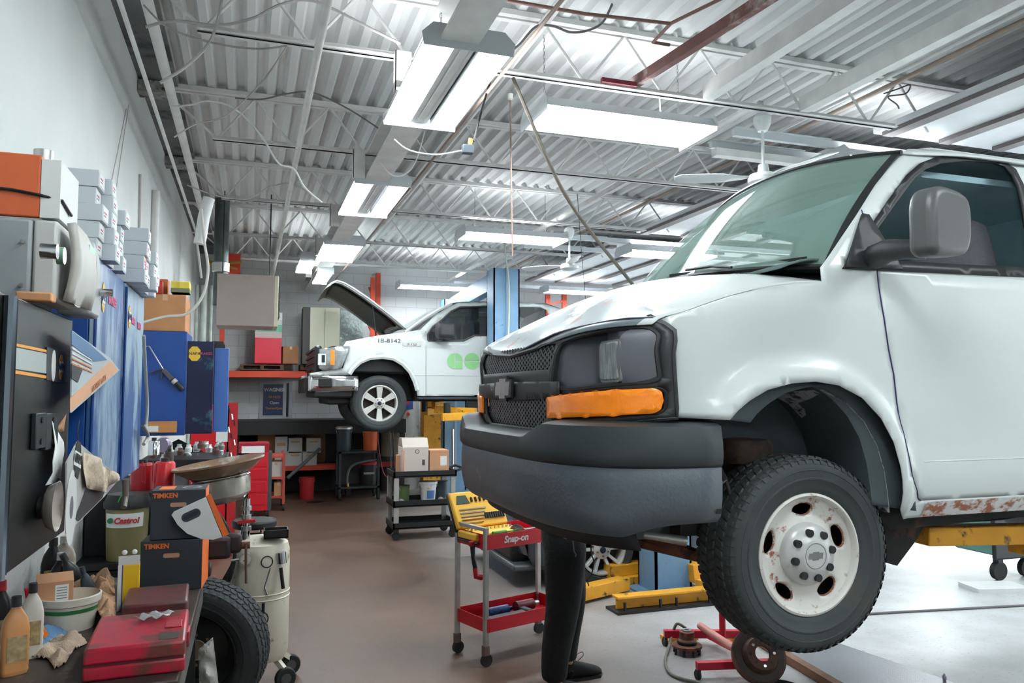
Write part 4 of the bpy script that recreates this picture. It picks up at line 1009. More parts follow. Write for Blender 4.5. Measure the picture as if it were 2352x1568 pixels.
# green round logo
m_green = c(146, 208, 140, .5); k_ = (tp(1063, 829)[0]-tp(1045, 829)[0])/18; lc1 = tp(1045, 829); lc2 = tp(1083.5, 829)
ML = Matrix(((1, 0, 0, 0), (0, 0, -1, TY-.011), (0, 1, 0, 0), (0, 0, 0, 1)))
def arc(cx, cz, r, a0, a1, n=16): return [(cx+r*cos(radians(a0+(a1-a0)*i/n)), cz+r*sin(radians(a0+(a1-a0)*i/n))) for i in range(n+1)]
r_ = 17.3*k_; g_ = 1.1*k_
lg_ = T('x', None, None) if False else None
for P in (arc(lc1[0]-g_, lc1[1], r_, 90, 270), [(lc1[0]+g_, lc1[1]+g_)]+arc(lc1[0]+g_, lc1[1]+g_, r_*.93, 0, 90), [(lc1[0]+g_, lc1[1]-g_*1.3), (lc1[0]+g_, lc1[1]-r_), (lc1[0]+r_*.98, lc1[1]-r_), (lc1[0]+r_*.98, lc1[1]-g_*1.3)], arc(lc2[0], lc2[1]+g_, r_, 0, 180), arc(lc2[0], lc2[1]-g_, r_, 180, 360)):
    tb(MB().prism(P, .002, ML), 'logo', m_green, smooth=False)
p = tp(893, 783); text('18-8142', .085, (p[0], TY-.012, p[1]), FRONT, c(70, 72, 72), TR, sx=1.25)
A = tp(925, 796); B = tp(967, 787); ba = tb(MB().box(A[0], B[0], TY-.012, TY, A[1]+.01, B[1]), 'badge', m_alu, bevel=.004)
text('F-150', .05, ((A[0]+B[0])/2, TY-.0135, (A[1]+B[1])/2), FRONT, m_dark, TR, sx=1.2)
# ================= LIFTS =================
def column(x, y, h, w, d, label, face=-1, bolts=True):
    r = tag(T('car_lift', label, 'car lift', (x, y, 0)), kind='thing')
    mb = MB(); t = .02
    mb.box(-w/2, w/2, -d/2, -d/2+t, 0, h); mb.box(-w/2, -w/2+t, -d/2, d/2, 0, h); mb.box(w/2-t, w/2, -d/2, d/2, 0, h); mb.box(-w/2, -w/2+.09, d/2-t, d/2, 0, h); mb.box(w/2-.09, w/2, d/2-t, d/2, 0, h)
    mb.build('post', m_blue, r, smooth=False)
    MB().box(-.012, .03, -d/2-.025, -d/2, .4, h).build('cable_duct', c(150, 178, 200, .5), r, smooth=False)
    MB().box(-w/2+.03, w/2-.03, -d/2+.03, d/2+.05, 1.05, 1.45).build('carriage', m_dark, r, bevel=.01)
    if bolts:
        for sx_ in (-1, 1):
            for z in (h-1.18, h-1.38): MB().cyl((sx_*w*.36, -d/2-.012, z), (sx_*w*.36, -d/2, z), .014, n=8).build('bolt', m_alu, r)
    MB().box(-w/2-.12, w/2+.12, -d/2-.12, d/2+.12, 0, .02).build('base_plate', m_blue, r, smooth=False)
    return r
cc = aY(1158, 700, 10.75); ct = aY(1158, 615, 10.6).z
cn = column(cc.x, 10.8, ct, .40, .34, 'tall blue lift column standing in front of the white pickup door')
fc = aY(1041, 690, 13.75)
cf = column(fc.x, 13.75, fc.z, .42, .34, 'far blue lift column standing behind the raised pickup')
mb = MB().bar((cc.x-.02, 10.9, ct-.12), (fc.x, 13.75, fc.z-.10), .16, .26); one('lift_crossbeam', mb, m_blue, 'blue overhead beam joining the two lift columns above the pickup', 'beam', smooth=False)
pipe('air_hose', 'pale green hose running down the face of the blue column', [(cc.x-.08, 10.55, ct+.6), (cc.x-.05, 10.55, ct+.2), (cc.x+.02, 10.58, ct-.3), (cc.x+.01, 10.58, ct-1.2), (cc.x+.01, 10.58, 1.2)], .012, c(196, 206, 190), 'hose', k=4)
# yellow lift arms below pickup
def arm(label, segs, pads, m=m_yel):
    r = T('swing_lift', label, 'lift arm', segs[0][0])
    for p, q, w, h in segs: MB().bar(p, q, w, h).build('arm_beam', m, r, world=True, bevel=.006)
    for p, rad, h in pads: MB().cyl(p, (p[0], p[1], p[2]+h), rad, n=16).build('lift_pad', m_dark, r, world=True)
    return r
z1 = aY(1050, 955, 11.1).z
a = aY(1015, 958, 11.0); b = aY(1098, 950, 11.0); 
arm('yellow lift arm reaching forward under the pickup door', [((a.x, 11.0, a.z), (b.x+.3, 10.95, a.z+.03), .12, .11), ((a.x+.02, 11.5, a.z+.1), (b.x, 11.1, a.z+.08), .1, .1)], [((a.x+.1, 11.1, a.z+.05), .05, .16)])
a = aY(975, 945, 12.6); b = aY(1010, 940, 12.6)
arm('yellow lift arm on the far side under the pickup', [((a.x, 12.6, a.z), (b.x+.3, 13.2, a.z+.02), .12, .12), ((a.x+.15, 12.6, a.z+.1), (a.x+.35, 12.7, a.z+.12), .1, .12)], [((a.x, 12.6, a.z), .05, .2)])
# near lift column (centre bay), base plates, arms on floor
lx, ly = aZ(1530, 1365, 0).x, aZ(1530, 1365, 0).y
NB = column(lx+.08, ly+.16, 2.55, .36, .32, 'blue lift column with worn paint standing behind the orange floor plates', bolts=False)
def floorplate(label, p, q, h=.10):
    r = T('lift_anchor', label, 'lift base', (p[0], p[1], 0)); p = V(p); q = V(q); d = (q-p).normalized(); n_ = V((-d.y, d.x, 0))
    MB().bar(p+V((0, 0, .01)), q+V((0, 0, .01)), .22, .02).build('foot_plate', m_dark, r, world=True, smooth=False)
    mb = MB(); mb.bar(p+d*.04+n_*.0+V((0, 0, .065)), q-d*.02+V((0, 0, .065)), .03, .09); mb.bar(p+d*.03+V((0, 0, .115)), q+V((0, 0, .115)), .12, .02)
    mb.build('channel_beam', m_yel, r, world=True, bevel=.004)
    L_ = (q-p).length
    for t in (.07, .35, .48, .75, .86):
        c_ = p+(q-p)*t-n_*.075; MB().cyl(c_+V((0, 0, .02)), c_+V((0, 0, .085)), .013, n=8).build('anchor_bolt', m_dark, r, world=True)
a = aZ(1405, 1405, 0); b = aZ(1650, 1380, 0)
floorplate('orange channel base bolted to the floor before the blue column', (a.x, a.y, 0), (b.x+.15, b.y+.0, 0))
a = aZ(1345, 1385, .0); b = aZ(1440, 1365, 0)
arm('orange lift arm lying on the floor left of the column', [((a.x-.25, a.y-.05, .08), (b.x+.02, b.y+.08, .08), .13, .11)], [])
a = aZ(1405, 1350, 0); b = aZ(1475, 1335, 0)
arm('stepped orange lift arm lying behind the floor arm', [((a.x+.0, a.y+.08, .14), (b.x+.15, b.y+.03, .14), .14, .10), ((a.x+.0, a.y+.03, .05), (b.x+.1, b.y-.0, .05), .18, .08)], [((b.x+.12, b.y+.05, .19), .08, .03)])
a = aZ(1590, 1370, 0)
arm('orange lift arm partly hidden behind the van tyre', [((a.x+.05, a.y+.15, .17), (a.x+.38, a.y+.2, .19), .16, .16), ((a.x+.08, a.y-.0, .08), (a.x+.45, a.y+.05, .08), .14, .10)], [])
# van lift arm (under the sill, right)
p0 = aY(2115, 1228, 2.75); p1 = aY(2352, 1240, 2.75)
arm('scuffed orange lift arm holding the van sill', [((p0.x, 2.75, p0.z), (p1.x+1.2, 2.6, p1.z), .10, .085), ((p1.x-.05, 2.74, p1.z-.01), (p1.x+1.3, 2.6, p1.z-.01), .13, .105)], [((p0.x+.06, 2.78, p0.z+.03), .045, .05)])
# bracket between arm and frame
mb = MB(); a = aY(1950, 1190, 2.72); mb.add([(a.x, 2.70, a.z), (a.x+.40, 2.70, a.z-.02), (a.x+.34, 2.70, a.z-.10), (a.x+.22, 2.70, a.z-.21), (a.x+.10, 2.70, a.z-.17), (a.x+.02, 2.70, a.z-.05)], [(0, 1, 2, 3, 4, 5)])
vb(mb, 'frame_bracket', m_under, solid=.03, smooth=False)
# far van-bay column beyond van so the arm is carried
column(4.3, 1.9, 3.3, .36, .32, 'blue lift column beside the van rear door', bolts=False) if False else None
# ================= DARK SEDAN =================
m_sed = mat('sedan_grey_paint', (70, 74, 84), .25, .3, coat=.6); m_sedd = c(20, 21, 24, .45)
wc2 = aZ(1380, 1345, 0); SX, SY = aY(1383, 1275, wc2.y).x, wc2.y
CAR = T('sedan', 'dark grey sedan parked behind the mechanic with silver spoked wheels', 'car', (SX+1.2, SY+.9, 0))
def cb(mb, nm, m, par=None, **k): return mb.build(nm, m, par or CAR, world=True, **k)
R2 = .325; y0 = SY-.02
def sarc(cx, n=14): return [(cx-.40*cos(pi*i/n), .18+.02+.52*sin(pi*i/n)**.9) for i in range(n+1)]
so_ = [(SX-.70, .30), (SX-.66, .22), (SX-.42, .20)]+sarc(SX)[1:-1]+[(SX+.42, .20), (SX+2.27, .20)]+[(x+2.7, z) for x, z in sarc(SX)[1:-1]]+[(SX+3.12, .22), (SX+3.6, .35), (SX+3.65, .9), (SX+3.2, 1.03), (SX+2.6, 1.38), (SX+1.4, 1.42), (SX+.45, 1.02), (SX-.35, .85), (SX-.7, .66)]
cw = [(SX+.62, .98), (SX+1.45, 1.33), (SX+2.5, 1.3), (SX+2.95, 1.02)]
def cs(x, z, far=False):
    o = .06*ss(.9, 1.4, z)**1*3+(.12*((SX-.2-x)/.6)**2 if x < SX-.2 else 0)+.03*ss(.35, .2, z)*0
    return V((x, y0+1.8-o if far else y0+o, z))
for far in (0, 1):
    mb = MB(); panel(mb, so_, lambda x, z: cs(x, z, far), holes=[cw], step=.08); cb(mb, 'body_side', m_sed, solid=.01)
    mb = MB(); panel(mb, cw, lambda x, z: cs(x, z, far)+V((0, -.02 if far else .02, 0)), step=.2); cb(mb, 'side_window', m_tglass)
prof = [(SX-.70, .30), (SX-.74, .45), (SX-.72, .66), (SX-.35, .87), (SX+.45, 1.04), (SX+1.4, 1.44), (SX+2.6, 1.40), (SX+3.2, 1.05), (SX+3.65, .9), (SX+3.6, .35)]
mb = MB(); mb.grid(lambda u, v: (lambda i, t: (lambda x, z: V((x-.12*sin(pi*v) if x < SX else x, (cs(x, z).y*(1-v)+cs(x, z, 1).y*v), z+.02*sin(pi*v))))(prof[i][0]+(prof[i+1][0]-prof[i][0])*t, prof[i][1]+(prof[i+1][1]-prof[i][1])*t))(min(8, int(u*9)), u*9-min(8, int(u*9))), 27, 10); cb(mb, 'body_shell', m_sed)
cb(MB().box(SX-.80, SX-.45, y0+.25, y0+1.55, .20, .42), 'bumper_grille', m_sedd, bevel=.05); cb(MB().box(SX-.83, SX-.5, y0+.1, y0+1.7, .16, .22), 'front_lip', c(74, 76, 80, .4), bevel=.02)
cb(MB().box(SX-.3, SX+3.4, y0+.1, y0+1.7, .17, .3), 'underbody', m_sedd)
for x, y, f in ((SX, y0+.10, 0), (SX+2.7, y0+.10, 0), (SX, y0+1.70, 1), (SX+2.7, y0+1.70, 1)):
    M = wheelM(x, y, R2, f); tyre(CAR, R2, .22, .225, world=True, M=M, tread=False); alloy(None, M, R2, n=5, wf=cb, rimr=.225, twin=True, m=c(214, 216, 216, .3, .3))
mb = MB().box(SX+.42, SX+2.26, y0-.012, y0+.03, .20, .28); cb(mb, 'side_skirt', c(150, 154, 160, .3, .5), bevel=.01)
cb(MB().grid(lambda u, v: V((SX+.43+.0*u, y0+.02+.1*u, .2+.24*v)), 2, 2), 'mud_flap', m_sedd, solid=.02)
cb(MB().tube([cs(SX+.62, z)+V((0, -.005, 0)) for z in (.28, .6, .95)], .005, 5), 'door_gap', m_black)
# ================= LEFT SIDE =================
CF = -.5           # cabinet face plane
MX = Matrix(((0, 0, 1, 0), (1, 0, 0, 0), (0, 1, 0, 0), (0, 0, 0, 1)))   # local (x,y,z)->(Y,Z,X)
def xq(par, pts, X, nm, m, th=.0015):
    """flat shape traced on a plane x=X"""
    P = [aX(a, b, X) for a, b in pts]
    return MB().prism([(p.y, p.z) for p in P], th, Matrix.Translation((X, 0, 0)) @ MX).build(nm, m, par, world=True, smooth=False)
XR = axes((0, 1, 0), (0, 0, 1))      # text on a +X facing plane
def xtext(s, size, px, py, X, m, par, **k):
    p = aX(px, py, X); return text(s, size, p, XR, m, par, **k)
m_navy = mat('cabinet_blue_paint', (24, 72, 148), .4, var=.12, scale=4)
m_navyw = mat('cabinet_blue_worn', (48, 92, 150), .4, var=.15, scale=5, col2=(150, 176, 196), spots=.62, spotscale=3.2, stretch=(1, 1, .35))
m_bcab = mat('black_cabinet', (24, 27, 28), .3, var=.25, scale=5, stretch=(1, 1, .3), col2=(84, 88, 84), spots=.35, spotscale=4)
m_or = c(236, 160, 60, .5); m_wh = c(232, 234, 232, .6); m_pink = c(206, 70, 120, .5); m_gold = c(235, 190, 60, .5)
def hexlogo(par, px, py, X, w, h, mt=m_gold):
    p = aX(px, py, X); M = Matrix.Translation((X, p.y, p.z)) @ MX
    MB().prism([(-w*.3, -h), (w*.3, -h), (w, -h*.55), (w, h*.55), (w*.3, h), (-w*.3, h), (-w, h*.55), (-w, -h*.55)], .002, M).build('logo', mt, par, world=True, smooth=False)
    MB().prism([(-w, -h*.45), (w, -h*.45), (w, h*.45), (-w, h*.45)], .003, M).build('logo_band', m_wh, par, world=True, smooth=False)
    text('NAPA', h*.8, (X+.0035, p.y, p.z), XR, c(30, 50, 100), par)
# black cabinet
r = T('tool_cabinet', 'black wall cabinet with orange and white stripes and two small brand logos', 'cabinet', (-.69, 2.1, 1.345))
MB().box(WL+.003, CF-.02, 1.55, 2.575, 1.345, 1.975).build('body', m_bcab, r, world=True, bevel=.004)
d = MB().box(CF-.02, CF, 1.97, 2.57, 1.352, 1.968).build('door', m_bcab, r, world=True, bevel=.004)
MB().cyl((CF+.004, 1.955, 1.36), (CF+.004, 1.955, 1.96), .008, n=8).build('hinge', c(60, 70, 74, .25, .8), d, world=True)
MB().box(CF-.02, CF-.001, 1.55, 1.94, 1.352, 1.968).build('door', m_bcab, r, world=True, bevel=.004)
MB().cyl((CF+.01, 1.90, 1.36), (CF+.01, 1.90, 1.96), .013, n=8).build('corner_rail', c(120, 130, 140, .2, .8), r, world=True)
X = CF+.001
xq(r, ((30, 797), (107, 812), (107, 858), (28, 846)), X, 'stripe', c(178, 188, 184, .4)); xq(r, ((30, 787), (158, 814), (158, 820), (30, 794)), X, 'stripe', m_or); xq(r, ((28, 849), (156, 871), (156, 877), (28, 857)), X, 'stripe', m_or)
xq(r, ((107, 797), (151, 808), (148, 881), (106, 872)), X+.001, 'logo_plate', c(64, 68, 70, .4))
p = aX(120, 840, X); M = Matrix.Translation((X+.002, p.y, p.z)) @ MX
MB().prism([(.022*cos(2*pi*i/16), .042*sin(2*pi*i/16)) for i in range(16)], .002, M).build('logo', m_wh, r, world=True, smooth=False)
hexlogo(r, 139, 843, X+.002, .02, .034, m_or)
mb = MB()
for q in ((72, 949, 92, 1027), (96, 949, 121, 1027)):
    A = aX(q[0], q[1], X); B = aX(q[2], q[3], X); MB().box(X, X+.012, A.y, B.y, B.z, A.z).build('latch_plate', c(52, 60, 62, .35, .5), d, world=True, bevel=.002)
    for yy in (.2, .8): z = B.z+(A.z-B.z)*yy; MB().cyl((X+.012, (A.y+B.y)/2, z), (X+.015, (A.y+B.y)/2, z), .008, n=10).build('rivet', m_black, d, world=True)
# torn paper and steel dish on the cabinet
X2 = CF+.016
def xsheet(name, label, cat, pts, X, m, th=.001, curl=.012, group=None):
    P = [aX(a, b, X) for a, b in pts]; y0 = P[0].y; o2 = P[0].copy()
    mb = MB(); panel(mb, [(p.y, p.z) for p in P], lambda y, z: V((X+curl*sin((y+z)*23)*.5, y, z))-o2, step=.03)
    r = one(name, mb, m, label, cat, group, loc=o2, solid=th); return r
xsheet('paper_scrap', 'long torn white paper hanging off the black cabinet latch', 'paper', ((122, 967), (133, 970), (136, 985), (150, 1015), (152, 1035), (146, 1070), (138, 1085), (135, 1103), (128, 1096), (122, 1110), (109, 1114), (118, 1085), (116, 1060), (122, 1025), (123, 1000)), X2, c(238, 240, 238, .8))
xsheet('cardboard_scrap', 'small tan cardboard scrap behind the torn paper', 'cardboard', ((134, 984), (147, 950), (146, 990), (140, 992)), X2-.006, m_card)
p = aX(118, 1163, CF+.03)
r = T('steel_dish', 'round steel magnetic dish stuck on the black cabinet door', 'dish', (CF+.015, p.y, p.z), 0, ry=pi/2)
MB().lathe([(0, .0), (.035, .003), (.05, .012), (.062, .03), (.064, .03), (.052, .008), (.035, 0)], 28).build('bowl', c(206, 198, 190, .25, .3), r)
MB().cyl((0, 0, -.012), (0, 0, 0), .03, n=16).build('magnet', m_black, r)
# blue cabinets
def bluecab(y0, y1, label, logos):
    r = T('parts_cabinet', label, 'cabinet', (-.69, (y0+y1)/2, 1.385))
    MB().box(WL+.003, CF-.018, y0, y1, 1.385, 2.22).build('body', m_navy, r, world=True, bevel=.003)
    d = MB().box(CF-.017, CF, y0+.004, y1-.004, 1.39, 2.215).build('door', m_navyw, r, world=True, bevel=.004)
    mb = MB().cyl((CF+.003, y0+.004, 1.4), (CF+.003, y0+.004, 2.2), .005, n=6); mb.build('hinge', m_navy, d, world=True)
    X = CF+.001
    for (a, b, w, h) in logos[:1]: hexlogo(r, a, b, X, w, h)
    for (a, b, w, h) in logos[1:]: xtext('BRAKES', h, a, b, X+.001, m_pink, r, sx=w, bold=.002)
    return r
bluecab(2.9, 3.5, 'worn blue parts cabinet with a gold hexagon logo behind the magazine', [(237, 683, .028, .052), (259, 693, 1.1, .045)])
bluecab(3.56, 4.16, 'second worn blue parts cabinet, narrower in view, with an air hose along its edge', [(297, 728, .028, .048), (306, 738, .8, .04), (320, 750, .8, .04)])
r = T('parts_cabinet', 'deep blue cabinet under the cardboard box, caulking gun hung on its side, doors open', 'cabinet', (-.69, 7.2, 1.41))
MB().box(WL+.003, CF, 6.9, 7.5, 1.41, 2.265).build('body', m_navy, r, world=True, bevel=.003)
d = MB().box(CF+.004, -.29, 6.93, 6.95, 1.42, 2.19).build('door', c(20, 26, 62, .35, var=.2, col2=(60, 110, 130), spots=.3, spotscale=3), r, world=True, bevel=.003)
p = aY(447, 812, 6.928); MB().prism([(-.02, -.06), (.02, -.06), (.045, -.03), (.045, .03), (.02, .06), (-.02, .06), (-.045, .03), (-.045, -.03)], .002, Matrix(((1, 0, 0, p.x), (0, 0, -1, 6.93), (0, 1, 0, p.z), (0, 0, 0, 1)))).build('logo', m_gold, d, world=True, smooth=False)
text('NAPA', .035, (p.x, 6.926, p.z), FRONT, c(30, 40, 80), d, world=False); p = aY(472, 812, 6.926); text('BRAKES', .03, (p.x, 6.927, p.z), FRONT, m_pink, d, world=False)
MB().box(-.288, -.17, 7.0, 7.03, 1.43, 2.14).build('door', c(72, 112, 186, .4), r, world=True, bevel=.006)
# magazine, hanging bag
X = CF+.035
r = T('repair_magazine', 'blue and orange magazine wedged between the black and blue cabinets', 'magazine', aX(200, 860, X)); 
xq(r, ((163, 759), (250, 822), (272, 850), (160, 948)), X, 'cover', c(196, 208, 214, .3), .004); xq(r, ((163, 759), (205, 790), (245, 826), (215, 830), (163, 790)), X+.0045, 'blue_band', c(66, 122, 170, .3))
xq(r, ((160, 915), (253, 828), (270, 850), (160, 946)), X+.0045, 'orange_strip', c(226, 170, 130, .5)); xq(r, ((163, 835), (180, 838), (188, 850), (178, 878), (163, 868)), X+.0045, 'photo', c(36, 38, 40, .5))
for k in range(4): xq(r, ((165, 797+k*12), (210, 826+k*9), (211, 829+k*9), (165, 801+k*12)), X+.005, 'text_line', c(210, 120, 60) if k > 1 else c(230, 234, 238))
pa, pb = aX(172, 925, X), aX(262, 845, X); text('ALIGNMENT NATION', .028, (X+.006, (pa.y+pb.y)/2, (pa.z+pb.z)/2), axes(pb-pa, (0, 0, 1)), c(150, 90, 50), r, sx=.9)
X = CF+.05
r = T('parts_bag', 'plastic parts bag with a black hexagon logo hanging on a wire below the magazine', 'bag', aX(200, 1120, X))
xq(r, ((175, 1014), (236, 1066), (274, 1096), (235, 1142), (150, 1226), (150, 1062)), X, 'sheet', c(196, 198, 198, .3, var=.1), .004)
p = aX(178, 1055, X+.005); M = Matrix.Translation((X+.005, p.y, p.z)) @ MX; MB().prism([(-.025, -.05), (.025, -.05), (.05, 0), (.025, .05), (-.025, .05), (-.05, 0)], .001, M @ M4(rz=-.2)).build('logo', c(34, 36, 36), r, world=True, smooth=False)
MB().prism([(-.045, -.02), (.045, -.02), (.045, .02), (-.045, .02)], .002, M @ M4(rz=-.2)).build('logo_band', m_wh, r, world=True, smooth=False)
text('NAPA', .034, (X+.008, p.y, p.z), axes((0, 1, -.2), (0, .2, 1)), c(34, 36, 36), r, bold=.001)
p = aX(163, 1165, X+.005); M = Matrix.Translation((X+.005, p.y, p.z)) @ MX; MB().prism([(.065*cos(2*pi*i/24), .10*sin(2*pi*i/24)) for i in range(24)], .001, M).build('disc_print', c(214, 216, 214), r, world=True, smooth=False)
MB().prism([(.02*cos(2*pi*i/16), .03*sin(2*pi*i/16)) for i in range(16)], .002, M).build('disc_centre', c(110, 112, 120), r, world=True, smooth=False)
xq(r, ((196, 1125), (240, 1125), (235, 1142), (180, 1196), (172, 1190)), X+.005, 'dark_print', c(52, 54, 60, .3)); MB().tube([aX(182, 965, X-.02), aX(178, 990, X-.01), aX(180, 1020, X)], .002, 5).build('wire', m_dark, r, world=True)
xsheet('kraft_paper', 'creased tan kraft paper folded over the hanging parts bag', 'paper', ((200, 1038), (232, 1058), (273, 1096), (240, 1132), (202, 1118), (198, 1075)), CF+.07, mat('kraft', (214, 196, 172), .8, var=.2, scale=6, bump=.6, bscale=18), curl=.02)
# caulking gun
g0 = aY(343, 795, 6.87); g1 = aY(375, 848, 6.87); g2 = aY(395, 870, 6.87); g3 = aY(420, 895, 6.87)
r = T('caulking_gun', 'steel caulking gun with a black tube hung on the blue cabinet side', 'caulking gun', g1)
MB().tube([g0+V((-.03, 0, -.0)), g0, g1], .005, 6).build('rod', m_alu, r, world=True)
MB().bar(g1+V((.0, 0, 0)), g2, .03, .035).build('frame', c(90, 92, 94, .4, .5), r, world=True)
MB().cyl(g2, g3, .022, n=12).build('cartridge', m_black, r, world=True); MB().cyl(g2+(g3-g2)*.1, g2+(g3-g2)*.35, .0235, n=12).build('paper_band', c(190, 180, 170), r, world=True)
MB().tube([g1, g1+V((-.05, 0, -.01)), g1+V((-.09, 0, -.03))], .009, 6).build('handle', c(80, 80, 80, .4, .5), r, world=True); MB().tube([g1, g1+V((-.01, 0, -.05)), g1+V((-.02, 0, -.085))], .006, 6).build('trigger', c(80, 80, 80, .4, .5), r, world=True)
pipe('air_hose', 'grey rubber air hose hanging down the second blue cabinet edge', [aX(330, 770, CF+.03), aX(334, 850, CF+.03), aX(338, 930, CF+.03), aX(334, 985, CF+.03), aX(328, 975, CF+.04), aX(340, 1000, CF+.04), aX(330, 1020, CF+.03)], .008, c(170, 170, 166), 'hose', k=4)
pipe('power_cable', 'white cable looping down from the ceiling to the cardboard box', [aY(462, 480, 6.6)+V((0, 0, .0)), aY(470, 560, 6.6), aY(478, 620, 6.6), aY(465, 680, 6.6), aY(430, 720, 6.6), aY(380, 727, 6.6), aY(330, 740, 6.6)], .011, c(206, 204, 198), 'cable', k=6)
def bx(name, label, cat, px0, py0, px1, py1, Y, dep, m, group=None, rz=0, parts=None, bevel=.004, zb=None):
    """box-shaped thing whose front face is traced at depth Y; origin at the base centre"""
    A = aY(px0, py0, Y); B = aY(px1, py1, Y); z0 = zb if zb is not None else B.z; w = abs(B.x-A.x); h = A.z-z0
    r = T(name, label, cat, ((A.x+B.x)/2, Y+dep/2, z0), rz, group); MB().box(-w/2, w/2, -dep/2, dep/2, 0, h).build('body', m, r, bevel=bevel); r['w'] = w; r['h'] = h; r['d'] = dep; return r, w, h, dep
def carton(label, px0, py0, px1, py1, Y, dep, m=None, group=None, rz=0, tape=True, lab=False, flaps=False, zb=None):
    m = m or m_card; r, w, h, dep = bx('cardboard_box', label, 'box', px0, py0, px1, py1, Y, dep, m, group, rz, zb=zb)
    if tape: MB().box(-.02, .02, -dep/2-.001, dep/2+.001, h-.05 if h > .1 else h*.7, h+.0012).build('tape', c(206, 168, 130, .3), r, smooth=False)
    if lab: MB().box(w*.05, w*.38, -dep/2-.002, -dep/2-.0005, h*.35, h*.75).build('label', m_wh, r, smooth=False)
    if flaps:
        MB().box(-w/2+.01, w/2-.01, -dep/2+.01, dep/2-.01, h-.004, h+.001).build('opening', c(70, 50, 38), r, smooth=False)
        for s in (-1, 1):
            M = Matrix.Translation((0, s*dep/2, h)) @ Euler((s*radians(35), 0, 0)).to_matrix().to_4x4(); MB().box(-w/2, w/2, -.002, .002, 0, dep*.45, M).build('flap', m, r, smooth=False)
    return r
r = carton('large brown cardboard box on top of the deep blue cabinet', 331, 674, 425, 761, 6.92, .5, mat('old_card', (196, 140, 96), .8, var=.1), lab=False, zb=2.268)
bx('oil_filter_box', 'red printed filter box standing on the large cardboard box', 'box', 340, 643, 372, 675, 6.95, .12, c(190, 50, 34, .5))
bx('bulb_box', 'orange brown box behind the red filter box', 'box', 362, 640, 385, 675, 7.1, .15, c(196, 110, 60))
rr, w, h, dd_ = bx('yellow_parts_box', 'yellow and grey parts box at the edge of the large cardboard box', 'box', 393, 645, 435, 672, 6.93, .18, c(232, 208, 80))
MB().box(-w/2-.001, w/2+.001, -dd_/2-.001, dd_/2, 0, h*.38).build('grey_band', c(120, 122, 100), rr, smooth=False)
rr, w, h, dd_ = bx('wooden_block', 'short wooden block with a knot fixed low on the blue cabinet side', 'block', 336, 968, 405, 993, 6.85, .05, mat('pine', (204, 140, 84), .7, var=.2, scale=3, stretch=(.3, 1, 6)))
MB().box(-w/2+.0, -w/2+.09, -dd_/2-.002, dd_/2, h*.1, h*.6).build('paper_label', m_wh, rr, smooth=False)
# machine, orange board etc. on black cabinet
r, w, h, d_ = bx('scrap_board', 'orange board strapped to a white panel on top of the grey machine', 'board', -25, 345, 90, 490, 2.2, .02, mat('orange_board', (220, 106, 60), .6, var=.12, scale=4, stretch=(1, 1, .2)), zb=2.195)
MB().box(w/2+.001, w/2+.045, -.01, .2, 0, h-.01).build('white_panel', m_wh, r, smooth=False)
MB().tube([(-w/2, -.014, h*.42), (0, -.014, h*.40), (w/2, -.014, h*.35), (w/2+.048, -.0, h*.30), (w/2+.05, .1, h*.2)], .004, 6).build('strap', m_dark, r)
p = aY(90, 345, 2.45); one('duct_pipe', MB().lathe([(.026, 0), (.026, .25), (.022, .25), (.022, 0)], 20), m_alu, 'bright galvanised duct pipe standing behind the orange board', 'pipe', loc=(p.x, 2.50, 2.2))
r = T('test_machine', 'grey and white test machine with a large knob on the black cabinet', 'machine', (-.6, 2.3, 1.978))
MB().box(-.66, -.525, 2.2, 2.45, 1.98, 2.192).build('case', c(160, 168, 172, .5), r, world=True, bevel=.01); MB().box(-.524, -.47, 2.2, 2.45, 1.985, 2.19).build('white_side', c(206, 208, 206, .5), r, world=True, bevel=.008)
f = [(2.21, 1.985), (2.22, 2.19), (2.36, 2.185), (2.46, 2.15), (2.47, 1.99)]
mb = MB(); panel(mb, f, lambda y, z: V((-.466+.035*cos((z-2.09)*9), y, z)), step=.03); mb.build('front_panel', c(196, 196, 190, .5, var=.08), r, world=True, solid=.02)
for z in (2.03, 2.06, 2.09): MB().box(-.432, -.428, 2.30, 2.44, z, z+.004).build('seam', c(120, 120, 116), r, world=True, smooth=False)
p = aX(118, 577, -.42); MB().cyl((-.44, p.y, p.z), (-.408, p.y, p.z), .017, n=20).build('knob', m_chrome, r, world=True); MB().cyl((-.42, p.y+.055, p.z-.0), (-.405, p.y+.055, p.z), .02, n=16).build('gauge', c(130, 176, 150, .2), r, world=True)
MB().box(-.43, -.425, 2.36, 2.44, 2.12, 2.16).build('green_label', c(150, 200, 170, .4), r, world=True, smooth=False)
for z in (2.02, 2.13): MB().cyl((-.545, 2.198, z), (-.545, 2.193, z), .005, n=8).build('screw', m_alu, r, world=True)
r = T('test_machine', 'slim grey machine with a protruding knob next to the blue cabinet', 'machine', (-.5, 2.55, 1.978))
mb = MB(); mb.prism([(2.50, 1.978), (2.49, 2.15), (2.52, 2.20), (2.60, 2.17), (2.66, 2.06), (2.66, 2.0), (2.62, 1.978)], .09, Matrix.Translation((-.53, 0, 0)) @ MX); mb.build('case', c(180, 184, 184, .5), r, world=True, bevel=.01)
p = aX(196, 656, -.43); MB().cyl((-.44, 2.62, 2.06), (-.405, 2.62, 2.06), .012, n=14).build('knob', m_chrome, r, world=True)
one('wooden_board', MB().box(-.64, -.50, 2.16, 2.21, 1.976, 1.998), mat('pine2', (222, 160, 112), .7, var=.15), 'light wooden board under the grey machine', 'board', smooth=False) if False else None
r, w, h, d_ = bx('wooden_board', 'light wooden strip sticking out below the grey machine', 'board', 35, 668, 118, 692, 2.13, .05, mat('pine2', (226, 166, 118), .7, var=.15))
r = T('speaker', 'grey round speaker at the end of the black cabinet top', 'speaker', (-.60, 2.0, 1.978))
